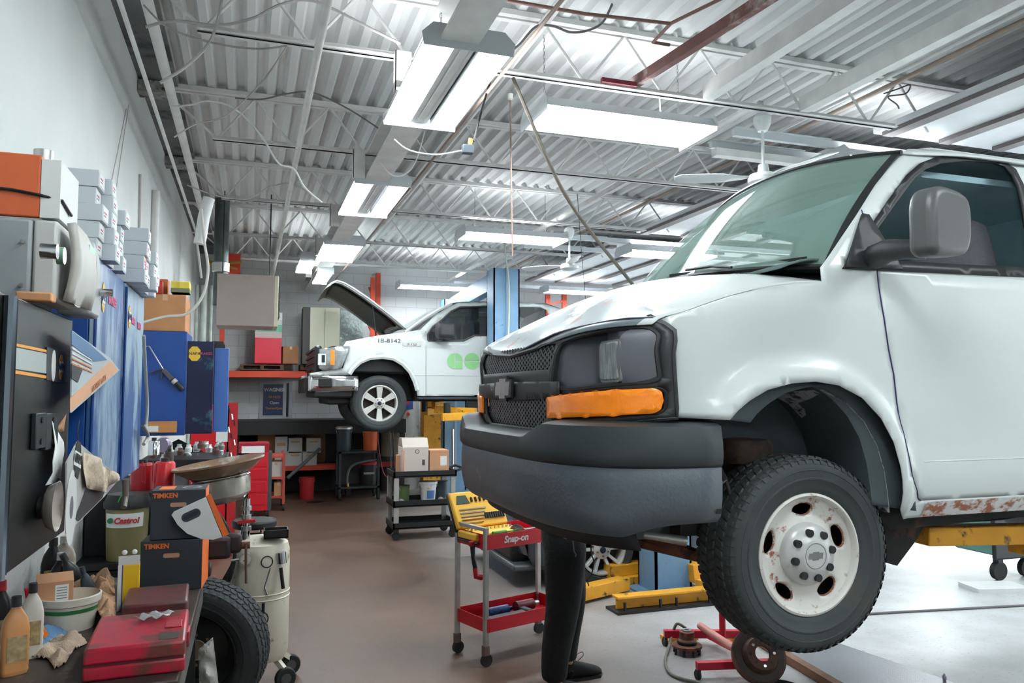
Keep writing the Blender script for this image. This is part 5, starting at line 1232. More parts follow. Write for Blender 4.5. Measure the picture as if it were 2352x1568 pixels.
MB().box(-.70, -.600, 1.95, 2.1, 1.978, 2.20).build('case', c(52, 54, 56, .6), r, world=True, bevel=.02)
for z in (2.04, 2.14): MB().lathe([(0, .01), (.03, .012), (.042, .006), (.046, 0)], 24, Matrix.Translation((-.615, 1.948, z)) @ Euler((pi/2, 0, 0)).to_matrix().to_4x4()).build('cone', c(110, 108, 106, .6), r, world=True)
# white filter boxes
m_wb = c(214, 222, 228, .6, var=.03); random.seed(3)
fb = T('filter_box', 'white filter box in the stacks on the blue cabinets', 'box', (0, 0, 0), 0, 'white filter boxes on the cabinets')
MB().box(-.20, .16, -.05, .05, 0, .058).build('carton', m_wb, fb, bevel=.002)
MB().box(.16, .1612, -.042, .042, .006, .052).build('end_flap', c(226, 228, 228, .5), fb, smooth=False)
MB().box(.1612, .162, -.03, .01, .030, .036).build('print', m_pink, fb, smooth=False); MB().box(.1612, .162, -.03, .0, .020, .024).build('print', c(120, 120, 130), fb, smooth=False)
first = True; rows = [(2.955, [0, .058, .116, .174, .232], .30, -.66), (3.065, [0, .058, .116, .174, .232], 0, -.65), (3.18, [0, .058, .116, .174, .232], 0, -.675), (3.30, [0, .058, .116, .174], 0, -.65), (3.42, [0, .058, .116], 0, -.69), (3.62, [0, .058, .116, .174], 0, -.60), (3.74, [0, .058, .116], 0, -.62), (3.86, [0, .058, .116], 0, -.60), (3.98, [0, .058], 0, -.63), (4.1, [0, .058], 0, -.60)]
for y, zs, _, x in rows:
    for z in zs:
        o = fb if first else dup(fb); first = False
        o.location = (x+random.uniform(-.012, .03), y, 2.2215+z+.0008*z/.058); o.rotation_euler = (0, 0, random.uniform(-.03, .03))
# pink-orange tube beside boxes
p = aX(300, 560, -.5); one('red_rod', MB().box(-.006, .006, -.006, .006, 0, .2), c(226, 70, 60), 'thin red plastic strip standing in front of the white filter boxes', 'strip', loc=(-.44, 3.63, 2.222))
# ---------------- main bench ----------------
m_benchtop = mat('greasy_bench', (62, 50, 44), .55, var=.35, scale=5, col2=(96, 84, 72), spots=.3, spotscale=6)
r = T('workbench', 'dark greasy steel workbench along the left wall piled with tools', 'workbench', (-.53, 3.5, 0))
MB().box(WL+.004, -.195, 2.70, 4.28, .81, .85).build('bench_top', m_benchtop, r, world=True, bevel=.004)
MB().box(WL+.004, -.20, 2.705, 2.73, .70, .81).build('front_rail', mat('rail_dark', (44, 36, 42), .5, var=.3), r, world=True, smooth=False)
MB().box(-.225, -.20, 2.73, 4.27, .70, .81).build('side_rail', mat('rail_grey', (120, 118, 116), .4, .4, var=.3, scale=9), r, world=True, smooth=False)
for x, y in ((-.25, 2.76), (-.25, 4.2), (-.82, 2.76), (-.82, 4.2)): MB().box(x-.025, x+.025, y-.025, y+.025, 0, .81).build('leg', m_dark, r, world=True, smooth=False)
MB().box(WL+.03, -.25, 2.8, 4.2, .25, .28).build('lower_shelf', m_dark, r, world=True, smooth=False)
# red tool cases
def case(label, x, y, z, w, d_, h, rz, m, det=True):
    r = T('tool_case', label, 'tool case', (x, y, z), rz)
    MB().box(-w/2, w/2, -d_/2, d_/2, 0, h*.44).build('bottom_shell', m, r, bevel=.008, seg=3); MB().box(-w/2, w/2, -d_/2, d_/2, h*.48, h).build('lid', m, r, bevel=.010, seg=3)
    MB().box(-w/2+.004, w/2-.004, -d_/2+.004, d_/2-.004, h*.42, h*.5).build('seam', c(70, 14, 24, .5), r, smooth=False)
    if det:
        MB().box(w/2-.03, w/2+.008, -.03, .05, h*.25, h*.8).build('latch', m, r, bevel=.004); MB().box(w*.26, w*.44, -d_*.1, d_*.12, h, h+.004).build('lid_recess', c(170, 44, 60, .4), r, bevel=.002)
        MB().box(w*.22, w*.42, -d_*.42, -d_*.24, h, h+.001).build('label', c(60, 54, 44, .5, var=.6, scale=90), r, smooth=False)
    return r
m_redc = mat('red_case_grimy', (178, 24, 52), .35, var=.15, scale=6, col2=(104, 52, 46), spots=.55, spotscale=5)
case('large grimy red tool case lying on the bench corner', -.335, 2.97, .8505, .295, .40, .10, .04, m_redc)
case('smaller dark red tool case lying behind the large one', -.33, 3.42, .8505, .23, .30, .105, .05, mat('dull_red_case', (104, 52, 54), .4, var=.2, scale=8, col2=(70, 54, 48), spots=.5, spotscale=6), det=False)
p = aZ(345, 1405, .955)
mb = MB(); random.seed(5)
panel(mb, [(-.06, -.02), (-.02, .035), (.05, .03), (.075, .005), (.03, -.035), (-.01, -.04)], lambda u, v: V((u, v, .004+.018*abs(sin(u*70+v*40)))), step=.012)
o = one('plastic_bag', mb, mat('clear_bag', (226, 228, 230), .15, alpha=.6, bump=.5, bscale=30), 'small clear plastic bag of parts lying on the large red case', 'bag', loc=(-.31, 3.06, .9515), solid=.001)
# TIMKEN boxes
m_tk = c(52, 57, 66, .6, var=.05); m_tko = c(244, 120, 52, .6); m_hole = c(196, 150, 118)
def timken(label, x, y, z, w, d_, h, rz, top=False):
    r = T('bearing_box', label, 'box', (x, y, z), rz)
    MB().box(-w/2, w/2, -d_/2, d_/2, 0, h).build('carton', m_tk, r, bevel=.002)
    MB().box(w/2-.0, w/2+.0015, -d_/2-.001, d_/2, 0, h).build('orange_side', m_tko, r, smooth=False)
    MB().prism(roundp([(-.035, -.010), (.035, -.010), (.035, .010), (-.035, .010)], .0099), .001, Matrix(((1, 0, 0, .0), (0, 0, -1, -d_/2), (0, 1, 0, h*.70), (0, 0, 0, 1)))).build('hand_hole', m_hole, r, smooth=False)
    text('TIMKEN', .030, (-w*.24, -d_/2-.001, h*.89), FRONT, m_tko, r, world=False, bold=.0012)
    if top: MB().box(-w*.38, -w*.1, -d_*.3, d_*.3, h, h+.001).build('orange_patch', m_tko, r, smooth=False); MB().lathe([(.03, h), (.03, h+.001), (.045, h+.001), (.045, h)], 24, Matrix.Translation((.05, 0, 0))).build('ring_print', c(150, 150, 146), r)
    return r
timken('lower dark grey and orange bearing box on the bench', -.315, 4.03, .8505, .265, .22, .225, -.08)
timken('upper dark grey and orange bearing box stacked on the lower one', -.30, 4.04, 1.078, .235, .20, .225, -.02, True)
# tilted white brochure shape leaning on the upper box
r = T('display_card', 'tilted white and orange display card leaning on the upper bearing box', 'card', aY(470, 1200, 3.90))
YP = 3.905
def yq(par, pts, Y, nm, m, th=.002):
    P = [aY(a, b, Y) for a, b in pts]; return MB().prism([(p.x, p.z) for p in P], th, Matrix(((1, 0, 0, 0), (0, 0, -1, Y), (0, 1, 0, 0), (0, 0, 0, 1)))).build(nm, m, par, world=True, smooth=False)
yq(r, ((394, 1182), (400, 1174), (474, 1140), (512, 1232), (490, 1239), (462, 1237), (430, 1225), (408, 1205)), YP, 'card', m_wh); yq(r, ((473, 1140), (483, 1132), (526, 1226), (511, 1234)), YP, 'orange_edge', m_tko)
P0 = aY(439, 1183, YP-.003); ang = atan2((aY(474, 1140, YP)-aY(400, 1174, YP)).z, (aY(474, 1140, YP)-aY(400, 1174, YP)).x)
for s, m_, dd__ in ((1, c(64, 68, 72), 0), (.55, c(34, 40, 50), .0012)):
    st = [((.022 if abs(a) <= 90 else -.022)+.021*(1 if s == 1 else .55)*cos(radians(a)), .021*(1 if s == 1 else .5)*sin(radians(a))) for a in list(range(-90, 91, 15))+list(range(91, 270, 15))]
    MB().prism(st, .001, Matrix.Translation(P0+V((0, -dd__, 0))) @ Euler((pi/2, 0, 0)).to_matrix().to_4x4() @ Matrix.Rotation(ang, 4, 'Z')).build('oval_print', m_, r, world=True, smooth=False)
# yellow box with white flap
r, w, h, d_ = bx('rag_box', 'yellow and white open box standing among the rags', 'box', 270, 1298, 316, 1398, 3.62, .07, c(236, 190, 30, .5), rz=.1, zb=.8505)
MB().box(-w/2-.001, -w/2+.014, -d_/2-.001, -d_/2+.0, 0, h).build('white_stripe', m_wh, r, smooth=False); MB().box(-w/2+.014, -w/2+.018, -d_/2-.0012, -d_/2, 0, h).build('blue_stripe', c(40, 70, 150), r, smooth=False)
MB().box(-w/2, w/2, -.001, .001, 0, .04, Matrix.Translation((0, -d_/2, h)) @ Euler((radians(14), 0, 0)).to_matrix().to_4x4()).build('flap', m_wh, r, smooth=False)
for x in (-.02, .018): MB().sphere((x, 0, h+.045), .011, 12, 8, (1, .6, 1)).build('glove_tip', m_wh, r)
# carton + tub
TUBX, TUBY = -.64, 3.43
r = T('grease_tub', 'white plastic tub with a green band holding a small carton', 'tub', (TUBX, TUBY, .8505))
MB().lathe([(0, 0), (.085, 0), (.10, .095), (.108, .10), (.110, .125), (.104, .128), (.098, .10), (.08, .02), (0, .02)], 40).build('body', c(214, 210, 196, .5, var=.15, scale=7), r)
MB().lathe([(.0975, .07), (.1005, .085), (.1005, .085)], 40).build('green_band', c(50, 120, 70, .5), r)
carr = T('small_carton', 'small tan carton with a white label resting in the tub', 'box', (-.70, 3.46, .935), .25)
mb = MB().box(-.062, .062, -.045, .045, 0, .095); mb.build('body', m_card, carr, bevel=.002); MB().box(-.0, .045, -.0465, -.045, .02, .082).build('label', m_wh, carr, smooth=False)
for k in range(5): MB().box(.005, .04, -.0472, -.0465, .03+k*.01, .033+k*.01).build('print', c(120, 120, 120), carr, smooth=False)
MB().box(-.062, .062, 0, .002, 0, .06, Matrix.Translation((0, -.045, .095)) @ Euler((radians(-65), 0, 0)).to_matrix().to_4x4()).build('flap', m_card, carr, smooth=False)
# rags
def rag(name, label, pts, z, m, amp, seed, cat='rag'):
    random.seed(seed); P = [aZ(a, b, z) for a, b in pts]; cx = sum(p.x for p in P)/len(P); cy = sum(p.y for p in P)/len(P)
    ph = [random.uniform(0, 6) for _ in range(6)]
    def f(x, y):
        dmin = min(hypot(x-p.x, y-p.y) for p in dP); e = min(1, dmin/.03)
        u, v = (x-cx)*60, (y-cy)*60
        hgt = .5+.25*sin(u+1.5*sin(v*.6+ph[0])+ph[1])+.25*sin(v*1.2+1.3*sin(u*.7+ph[2])+ph[3])
        return V((x-cx, y-cy, amp*hgt*e+.002))
    dP = [V((a, b, 0)) for a, b in dens([(p.x, p.y) for p in P], .015)]
    mb = MB(); panel(mb, [(p.x, p.y) for p in P], f, step=.008); return one(name, mb, m, label, cat, loc=(cx, cy, z+.001), solid=.002)
rag('shop_rag', 'crumpled beige shop rag lying before the white tub', ((70, 1512), (95, 1490), (130, 1470), (185, 1462), (200, 1478), (170, 1495), (150, 1525), (125, 1538), (110, 1515)), .852, c(196, 174, 152, .9, bump=.4, bscale=200), .045, 2)
rag('shop_rag', 'crumpled blue shop cloth behind the beige rag', ((68, 1480), (85, 1455), (115, 1440), (150, 1448), (160, 1465), (120, 1475), (75, 1508)), .852, c(96, 138, 176, .9, bump=.4, bscale=200), .05, 4)
p = aZ(97, 1465, .90); one('orange_clip', MB().box(-.012, .012, -.003, .003, -.02, .03, M4(rz=.3, ry=-.5)), c(246, 124, 30), 'orange plastic clip stuck in the blue cloth', 'clip', loc=(p.x, p.y, .92))
# oil bottles
def bottle(label, x, y, h, r_, col, cap, rz=0, z=.8505, tilt=0, group=None, round_=False):
    b = T('oil_bottle', label, 'bottle', (x, y, z), rz, group, ry=tilt)
    n = 20 if round_ else 4
    mb = MB()
    def sec(k, z_, n_=24, e=.6): return [V((k*r_*(1 if cos(t) > 0 else -1)*abs(cos(t))**e, k*r_*.62*(1 if sin(t) > 0 else -1)*abs(sin(t))**e, z_)) for t in [2*pi*i/n_ for i in range(n_)]]
    lv = [(.9, 0), (1, .01)]+[(1-.03*(q % 2), h*(.05+.5*q/12)) for q in range(13)]+[(.95, h*.62), (.8, h*.72), (.55, h*.8), (.36, h*.85), (.34, h*.88)]
    vs = []; 
    for k, z_ in lv: vs += sec(k, z_, e=.6 if k > .6 else 1)
    nn = 24; mb.add(vs, [(j*nn+i, j*nn+(i+1) % nn, (j+1)*nn+(i+1) % nn, (j+1)*nn+i) for j in range(len(lv)-1) for i in range(nn)]+[tuple(range(nn))])
    mb.build('body', c(*col, .35), b); MB().cyl((0, 0, h*.87), (0, 0, h), r_*.40, r_*.36, n=16).build('cap', c(*cap, .5), b)
    MB().box(-r_*.7, r_*.7, -r_*.63, -r_*.60, h*.18, h*.5).build('label', c(170, 150, 110, .5, var=.5, scale=40), b, smooth=False)
    return b
bottle('gold ribbed oil bottle with a black cap on the bench edge', -.70, 2.93, .245, .040, (206, 146, 92), (34, 36, 42), .5)
bottle('translucent off-white oil bottle with a black cap behind the gold one', -.69, 3.09, .25, .036, (214, 210, 200), (30, 30, 32), .3)
bottle('white oil bottle cropped at the bench edge', -.755, 2.85, .19, .034, (220, 220, 218), (210, 210, 206), .1)
bottle('dark bottle with a red cap behind the gold one', -.79, 3.12, .26, .034, (34, 36, 40), (170, 24, 44), .2)
bottle('tall black funnel-neck bottle behind the carton', -.80, 3.9, .27, .046, (20, 22, 24), (24, 26, 28), .2)
bottle('black bottle with a white screw cap behind the carton', -.74, 3.75, .23, .04, (26, 30, 34), (206, 206, 204), .3)
bottle('leaning black oil bottle propped against the rag bag', -.62, 3.72, .25, .035, (30, 34, 36), (40, 42, 46), .3, z=.86, tilt=-.45)
bottle('small clear jug under the black cabinet', -.80, 4.12, .24, .05, (170, 160, 146), (190, 186, 178), .3)
bottle('dark slim bottle beside the tub', -.57, 3.58, .20, .026, (40, 50, 60), (34, 42, 52), .2, z=.86, tilt=-.3)
r = T('funnel', 'red plastic funnel lying behind the small carton', 'funnel', (-.80, 3.62, .93), .3, ry=radians(80))
MB().lathe([(.05, -.03), (.048, .0), (.012, .07), (.008, .14), (.005, .14), (.008, .07), (.044, 0)], 24).build('cone', c(214, 30, 44, .35), r)
rag('paper_bag', 'crumpled brown paper bag between the bottles and the yellow box', ((205, 1330), (262, 1330), (266, 1420), (235, 1425), (210, 1380)), .9, c(190, 150, 118, .9, bump=.4), .06, 9, 'bag')
# buckets under / behind
def bucket(label, x, y, z, r0, r1, h, m, mlid=None, lid=True, handle=True, rz=0, name='bucket', lidh=.03):
    b = T(name, label, 'bucket', (x, y, z), rz)
    MB().lathe([(0, 0), (r0, 0), (r0+.002, .01), (r1, h), (r1+.006, h), (r1+.006, h+.01), (r1-.006, h+.01), (r0-.008, .02), (0, .02)], 32).build('body', m, b)
    if lid: MB().lathe([(r1+.010, h-.015), (r1+.012, h+.012), (r1-.01, h+lidh), (0, h+lidh)], 32).build('lid', mlid or m_black, b)
    if handle: MB().tube([V((r1*1.04*cos(t), -r1*.4*sin(t)-.02, h*.95-r1*.85*sin(t))) for t in [pi*i/14 for i in range(15)]], .003, 6).build('handle', m_alu, b)
    return b
r = T('side_bench', 'narrow dark shelf bench beyond the workbench under the blue cabinets', 'workbench', (-.66, 5.4, 0))
MB().box(WL+.004, -.42, 4.72, 6.3, .80, .83).build('bench_top', m_dark, r, world=True, smooth=False); MB().box(WL+.01, -.45, 4.73, 6.28, .05, .79).build('cabinet_body', m_black, r, world=True, smooth=False)
m_kh = mat('khaki_plastic', (134, 126, 84), .5, var=.1)
b1 = bucket('khaki pail with a red and white logo label and a black lid', -.635, 4.86, .8305, .10, .112, .30, m_kh, handle=False, lidh=.06)
MB().lathe([(.1115, .185), (.1145, .262)], 40, a0=radians(-150), a1=radians(-38)).build('label', m_wh, b1)
text('Castrol', .044, (-.625, 4.738, 1.055), FRONT, c(206, 40, 40), b1, bold=.0016, shear=.2, sx=.95)
MB().cyl((-.705, 4.775, 1.055), (-.709, 4.760, 1.055), .015, n=16).build('round_logo', c(30, 120, 80), b1, world=True)
bucket('khaki open pail below the hanging parts bag', -.77, 5.12, .8305, .09, .105, .31, m_kh, lid=False, handle=False)
MB().tube([V(q)+V((0,0,0)) for q in ((-.69, 4.78, 1.10), (-.66, 4.74, 1.18), (-.64, 4.72, 1.22))], .004, 6).build('green_stick', c(60, 170, 80)); tag(COL.objects[-1], 'thin green stick poking out of the open khaki pail', 'stick')
# vise
r = T('bench_vise', 'dark steel bench vise with a hanging bar handle at the bench corner', 'vise', (-.13, 4.20, .8505))
m_vise = c(52, 44, 48, .5, .3, var=.3)
MB().box(-.22, -.16, 4.13, 4.26, .851, .9).build('base', m_vise, r, world=True, bevel=.01)
MB().box(-.20, -.07, 4.14, 4.24, .93, 1.04).build('jaw', m_vise, r, world=True, bevel=.02); MB().box(-.10, -.02, 4.16, 4.22, .95, 1.05).build('jaw', m_vise, r, world=True, bevel=.02)
MB().cyl((-.02, 4.19, .985), (.02, 4.19, .985), .018, n=12).build('screw', m_rust, r, world=True); MB().cyl((.0, 4.17, 1.0), (.005, 4.17, .80), .0065, n=8).build('handle', c(110, 92, 84, .4, .6), r, world=True)
# leaning tyre beyond bench
r = T('spare_tyre', 'worn black truck tyre on a dark steel wheel leaning by the workbench end', 'tyre', (-.245, 4.50, .385), radians(-14))
TMx = Euler((pi/2+radians(4), 0, 0)).to_matrix().to_4x4()
t_ = tyre(r, .375, .25, .245, M=TMx, nb=56, m=mat('spare_rubber', (46, 50, 52), .75, var=.15, scale=9, bump=.04, bscale=90), nm='tyre_body')
prof = [(.245, .10), (.235, .10), (.225, .07), (.215, -.01), (.16, -.05), (.10, -.03), (.055, -.03)]
w_ = MB().lathe(prof, 48, TMx).build('wheel', c(20, 21, 22, .5), r)
for k in range(8): a = 2*pi*k/8; MB().cyl(TMx @ V((.08*cos(a), .08*sin(a), -.029)), TMx @ V((.08*cos(a), .08*sin(a), -.027)), .008, n=10).build('stud_hole', c(130, 110, 86), w_)
MB().cyl(TMx @ V((0, 0, -.031)), TMx @ V((0, 0, -.028)), .052, n=28).build('centre_bore', c(112, 94, 74, .8), w_)
# clutter between bench and tyre
rag('plastic_wrap', 'crumpled clear plastic wrap hanging beside the bench leg', ((438, 1500), (470, 1490), (485, 1530), (480, 1568), (440, 1568)), .60, mat('cloudy_plastic', (176, 174, 168), .2, alpha=.7, bump=.5), .05, 11, 'plastic')
COL.objects[-1].location = (-.125, 3.5, .50); COL.objects[-1].rotation_euler = (radians(70), 0, 0)
# ================= OIL DRAINER =================
m_tank = mat('drainer_paint', (222, 216, 198), .45, var=.05, scale=4, col2=(150, 120, 90), spots=.22, spotscale=9)
r = T('oil_drainer', 'off-white wheeled oil drainer tank with a wide steel catch pan on a stem', 'oil drainer', (.09, 5.0, 0))
def W(mb, nm, m, par=None, **k): return mb.build(nm, m, par or r, world=True, **k)
C0 = Matrix.Translation((.09, 5.0, 0))
W(MB().lathe([(0, .17), (.15, .17), (.168, .21), (.168, .80), (.155, .85), (.11, .88), (0, .89)], 48, C0), 'tank', m_tank)
for z in (.53, .56): W(MB().lathe([(.168, z), (.172, z+.005), (.168, z+.01)], 48, C0), 'band', m_tank)
for dx, dy in ((.15, -.10), (.19, .13), (-.12, .12)):
    M = Matrix.Translation((.09+dx, 5.0+dy, .062)) @ Euler((pi/2, 0, radians(15))).to_matrix().to_4x4()
    w_ = W(MB().lathe([(.03, -.02), (.056, -.02), (.062, -.012), (.062, .012), (.056, .02), (.03, .02)], 28, M, closed=True), 'wheel', m_rub)
    W(MB().cyl(M @ V((0, 0, -.022)), M @ V((0, 0, .022)), .03, n=16), 'wheel_hub', c(80, 80, 80, .4), w_); W(MB().bar((.09+dx*.5, 5.0+dy*.5, .19), (.09+dx, 5.0+dy, .10), .03), 'axle_bracket', m_tank)
sx_, sy_ = .0, 4.97
W(MB().cyl((sx_, sy_, .88), (sx_, sy_, 1.12), .022, n=16), 'stem', m_chrome)
for z in (.93, 1.0, 1.05): W(MB().cyl((sx_, sy_, z), (sx_, sy_, z+.025), .03, n=12), 'stem_nut', m_alu)
W(MB().bar((sx_-.05, sy_-.03, .985), (sx_+.05, sy_-.02, .99), .03, .018), 'red_valve', m_red)
Mp = Matrix.Translation((-.125, 4.95, 1.10)) @ Euler((0, radians(-9), 0)).to_matrix().to_4x4()
m_pan = mat('oily_steel', (176, 172, 162), .3, .5, var=.25, scale=6, col2=(96, 70, 52), spots=.45, spotscale=5)
W(MB().lathe([(0, .0), (.11, .01), (.155, .05), (.165, .12), (.165, .165), (.155, .165), (.15, .06), (0, .03)], 44, Mp), 'pot', m_pan)
W(MB().lathe([(.14, .16), (.19, .185), (.255, .235), (.262, .24), (.262, .25), (.25, .248), (.18, .2), (.10, .17), (0, .165)], 52, Mp), 'catch_pan', mat('rusty_pan', (150, 120, 96), .4, .3, var=.3, scale=6, col2=(190, 186, 178), spots=.4, spotscale=4))
W(MB().lathe([(.166, .15), (.170, .155), (.166, .16)], 44, Mp), 'pot_rim', m_chrome)
g = W(MB().cyl((.0, 4.835, .79), (.0, 4.81, .79), .036, n=24), 'gauge', m_alu); W(MB().cyl((.0, 4.8095, .79), (.0, 4.808, .79), .029, n=20), 'dial', c(206, 204, 190), g); W(MB().bar((-.012, 4.807, .78), (.006, 4.807, .80), .004), 'needle', m_black, g)
W(MB().tube([(-.08, 4.83, .785), (-.03, 4.83, .79)], .008, 6), 'gauge_pipe', m_alu)
for cx_, cz_, rr_, lab in ((.12, .765, .032, 0), (.095, .44, .038, 1)):
    W(MB().tube([V((cx_+rr_*cos(t), 4.825+.0*t, cz_+rr_*sin(t))) for t in [2*pi*i/20 for i in range(21)]], .0035, 6), 'ring_handle', m_dark)
W(MB().tube([(.14, 4.82, .73), (.11, 4.815, .62), (.125, 4.815, .58)], .005, 6), 'hook', m_alu); W(MB().tube([(.105, 4.82, .53), (.105, 4.82, .47)], .009, 6), 'shackle', m_dark)
W(MB().cyl((.20, 4.86, .81), (.205, 4.86, .745), .028, n=16), 'cup', m_chrome); W(MB().cyl((.20, 4.85, .72), (.215, 4.84, .60), .011, n=10), 'grip', m_black)
W(MB().box(.10, .24, 4.86, 4.98, .89, .90, Matrix.Rotation(0, 4, 'X')), 'tray', m_dark); mb = MB()
for q in ((.10, .24, 4.86, 4.865), (.10, .24, 4.975, 4.98), (.10, .105, 4.86, 4.98), (.235, .24, 4.86, 4.98)): mb.box(q[0], q[1], q[2], q[3], .895, .94)
W(mb, 'tray_wall', m_dark, weld=True, smooth=False)
for k in range(3): W(MB().tube(spl([V((-.16-.02*k, 4.93, 1.05)), V((-.10, 4.9, .95)), V((-.06, 4.88, .80)), V((-.10-.02*k, 4.87, .62)), V((-.15, 4.9, .5))], 6), .009, 6), 'suction_hose', m_black)
# chrome stool
r = T('shop_stool', 'chrome legged shop stool behind the oil drainer', 'stool', (.06, 6.5, 0))
for a in range(4): t = a*pi/2+.5; W(MB().tube([(.06+.10*cos(t), 6.5+.10*sin(t), .70), (.06+.14*cos(t), 6.5+.14*sin(t), .4), (.06+.2*cos(t), 6.5+.2*sin(t), 0)], .012, 8), 'leg', m_chrome)
W(MB().tube([V((.06+.17*cos(t), 6.5+.17*sin(t), .62)) for t in [2*pi*i/28 for i in range(29)]], .009, 6), 'foot_ring', m_chrome); W(MB().cyl((.06, 6.5, .70), (.06, 6.5, .76), .17, n=28), 'seat', m_black, bevel=.015)
# ================= RED CART =================
A_, B_, C_ = V((1.49, 4.87, 0)), V((1.36, 5.18, 0)), V((2.03, 5.40, 0)); D_ = A_+C_-B_
cz = aY(1118, 1212, 4.87).z; ctr = (A_+C_)/2; ang = atan2(C_.y-B_.y, C_.x-B_.x); Lc, Wc = (C_-B_).length, (A_-B_).length
r = T('tool_cart', 'red two-tray rolling tool cart with bare steel corner posts', 'cart', ctr, ang)
m_post = c(176, 176, 172, .4, .5, var=.2, scale=9); m_cr = mat('cart_red', (206, 24, 40), .4, var=.12)
for sx in (-1, 1):
    for sy in (-1, 1):
        x, y = sx*Lc/2, sy*Wc/2
        MB().box(x-.014, x+.014, y-.014, y+.014, .12, cz).build('post', m_post, r, smooth=False)
        k_ = MB().box(x-.022, x+.022, y-.018, y+.018, .07, .135).build('caster', c(110, 92, 84, .6, .3), r, bevel=.004)
        MB().cyl((x+.006, y-.012, .04), (x+.006, y+.012, .04), .04, n=24).build('caster_wheel', m_rub, k_)
for z in (cz-.012,):
    for sy in (-1, 1): MB().box(-Lc/2, Lc/2, sy*Wc/2-.014, sy*Wc/2+.014, z-.01, z+.012).build('top_rail', m_post, r, smooth=False) if sy > 9 else None
    for sx in (-1, 1): MB().box(sx*Lc/2-.014, sx*Lc/2+.014, -Wc/2, Wc/2, z-.01, z+.012).build('top_rail', m_post, r, smooth=False)
def tray(z0, h, nm):
    mb = MB(); a, b = Lc/2-.0, Wc/2-.0
    mb.box(-a, a, -b, b, z0, z0+.004)
    for q in ((-a, a, -b-.014, -b-.010), (-a, a, b+.010, b+.014), (-a-.003, -a+.001, -b, b), (a-.001, a+.003, -b, b)): mb.box(q[0], q[1], q[2], q[3], z0, z0+h)
    return mb.build(nm, m_cr, r, weld=True, smooth=False)
zt1 = cz-.14; tray(zt1, .095, 'upper_tray'); zt2 = aY(1118, 1452, 4.87).z; tray(zt2, .085, 'lower_tray')
text('Snap-on', .062, (-.115, -Wc/2-.0155, zt1+.05), FRONT, c(236, 230, 228), r, world=False, bold=.0018, shear=.15)
CM = Matrix.Translation(ctr) @ Matrix.Rotation(ang, 4, 'Z')
def cl(x, y, z): return CM @ V((x, y, z))
# yellow tool set standing open
m_ty = c(240, 184, 62, .5)
r = T('tool_set', 'yellow open tool set case with wrenches and sockets on the red cart', 'tool set', cl(-.17, .05, zt1+.06), ang)
M0 = Matrix.Translation((0, .08, .03)) @ Euler((radians(62), 0, 0)).to_matrix().to_4x4()
mb = MB().box(-.21, .21, 0, .26, -.02, .02, M0); mb.build('lid', m_ty, r, bevel=.012); MB().box(-.215, .215, -.01, .27, -.035, -.02, M0).build('lid_shell', m_black, r, bevel=.01)
MB().box(-.21, .21, -.14, .08, -.02, .03).build('tray', m_ty, r, bevel=.01); MB().box(-.215, .215, -.15, .085, -.035, -.02).build('tray_shell', m_black, r, bevel=.008)
for k in range(5): MB().bar(M0 @ V((-.17, .03+.025*k, .024)), M0 @ V((.0+.012*k, .03+.025*k, .024)), .010, .006).build('wrench', m_chrome, r)
for k in range(9): MB().cyl(M0 @ V((.03+.019*k, .05, .028)), M0 @ V((.03+.019*k, .09, .028)), .008, n=8).build('socket', m_dark, r)
for k in range(6): MB().cyl(M0 @ V((-.05+.035*k, .18, .026)), M0 @ V((-.05+.035*k, .21, .026)), .008, n=8).build('socket', m_dark, r)
MB().prism([(-.18, .17), (-.07, .17), (-.09, .23), (-.16, .23)], .006, M0 @ M4((0, 0, .019))).build('inlay', c(50, 70, 60), r)
for k in range(12): MB().cyl((-.19+.032*k, -.02, .03), (-.19+.032*k, -.02, .045), .010, n=8).build('socket', m_chrome, r)
def lone(nm, mb, m, lab, cat, at, **k): return one(nm, mb, m, lab, cat, loc=cl(*at), rz=ang, **k)
zz = zt1+.006
lone('screwdriver', MB().cyl((-.09, 0, 0), (.02, 0, 0), .013, n=8).cyl((.02, 0, 0), (.12, 0, 0), .004, n=6), c(80, 160, 60), 'green handled screwdriver lying before the yellow tool set', 'screwdriver', (-.16, -.10, zz+.08))
lone('wrench', MB().bar((-.12, 0, 0), (.12, .02, 0), .02, .008), m_chrome, 'large chrome wrench lying across the red cart top', 'wrench', (.12, -.10, zz+.075))
mb = MB(); random.seed(8); mb.grid(lambda u, v: V((.16*u-.08, .14*v-.07, .05*sin(pi*u)*sin(pi*v)+.012*sin(u*17+v*9)*sin(pi*u)*sin(pi*v))), 20, 18); lone('work_glove', mb, c(70, 56, 46, .9, bump=.5), 'crumpled dark brown work glove on the red cart top', 'glove', (-.02, -.06, zz+.05), solid=.006)
lone('socket_tray', MB().box(-.1, .1, -.05, .05, 0, .05), c(50, 48, 46, .6, var=.5, scale=60), 'dark tray of loose sockets on the red cart top', 'tray', (.20, .02, zz))
z2 = zt2+.006
def bb(x0, x1, y0, y1, z0, z1): return MB().box(x0, x1, y0, y1, z0, z1)
lone('blow_case', bb(-.16, .16, -.05, .05, 0, .05), c(34, 36, 38, .4), 'black hard plastic case in the lower red tray', 'case', (-.10, -.08, z2), bevel=.01)
lone('blow_case', bb(-.12, .12, -.04, .04, 0, .04), c(60, 62, 64, .4), 'grey black slim case beside the other in the lower red tray', 'case', (.16, -.10, z2), bevel=.01)
lone('spray_bottle', MB().cyl((-.09, 0, .035), (.08, 0, .035), .033, n=16).cyl((.08, 0, .035), (.12, 0, .035), .014, n=10), c(40, 90, 160, .4, var=.6, scale=60), 'blue and white spray can lying in the lower red tray', 'spray can', (-.08, .07, z2))
g = T('impact_wrench', 'red and black cordless impact wrench lying in the lower red tray', 'impact wrench', cl(.12, .03, z2), ang)
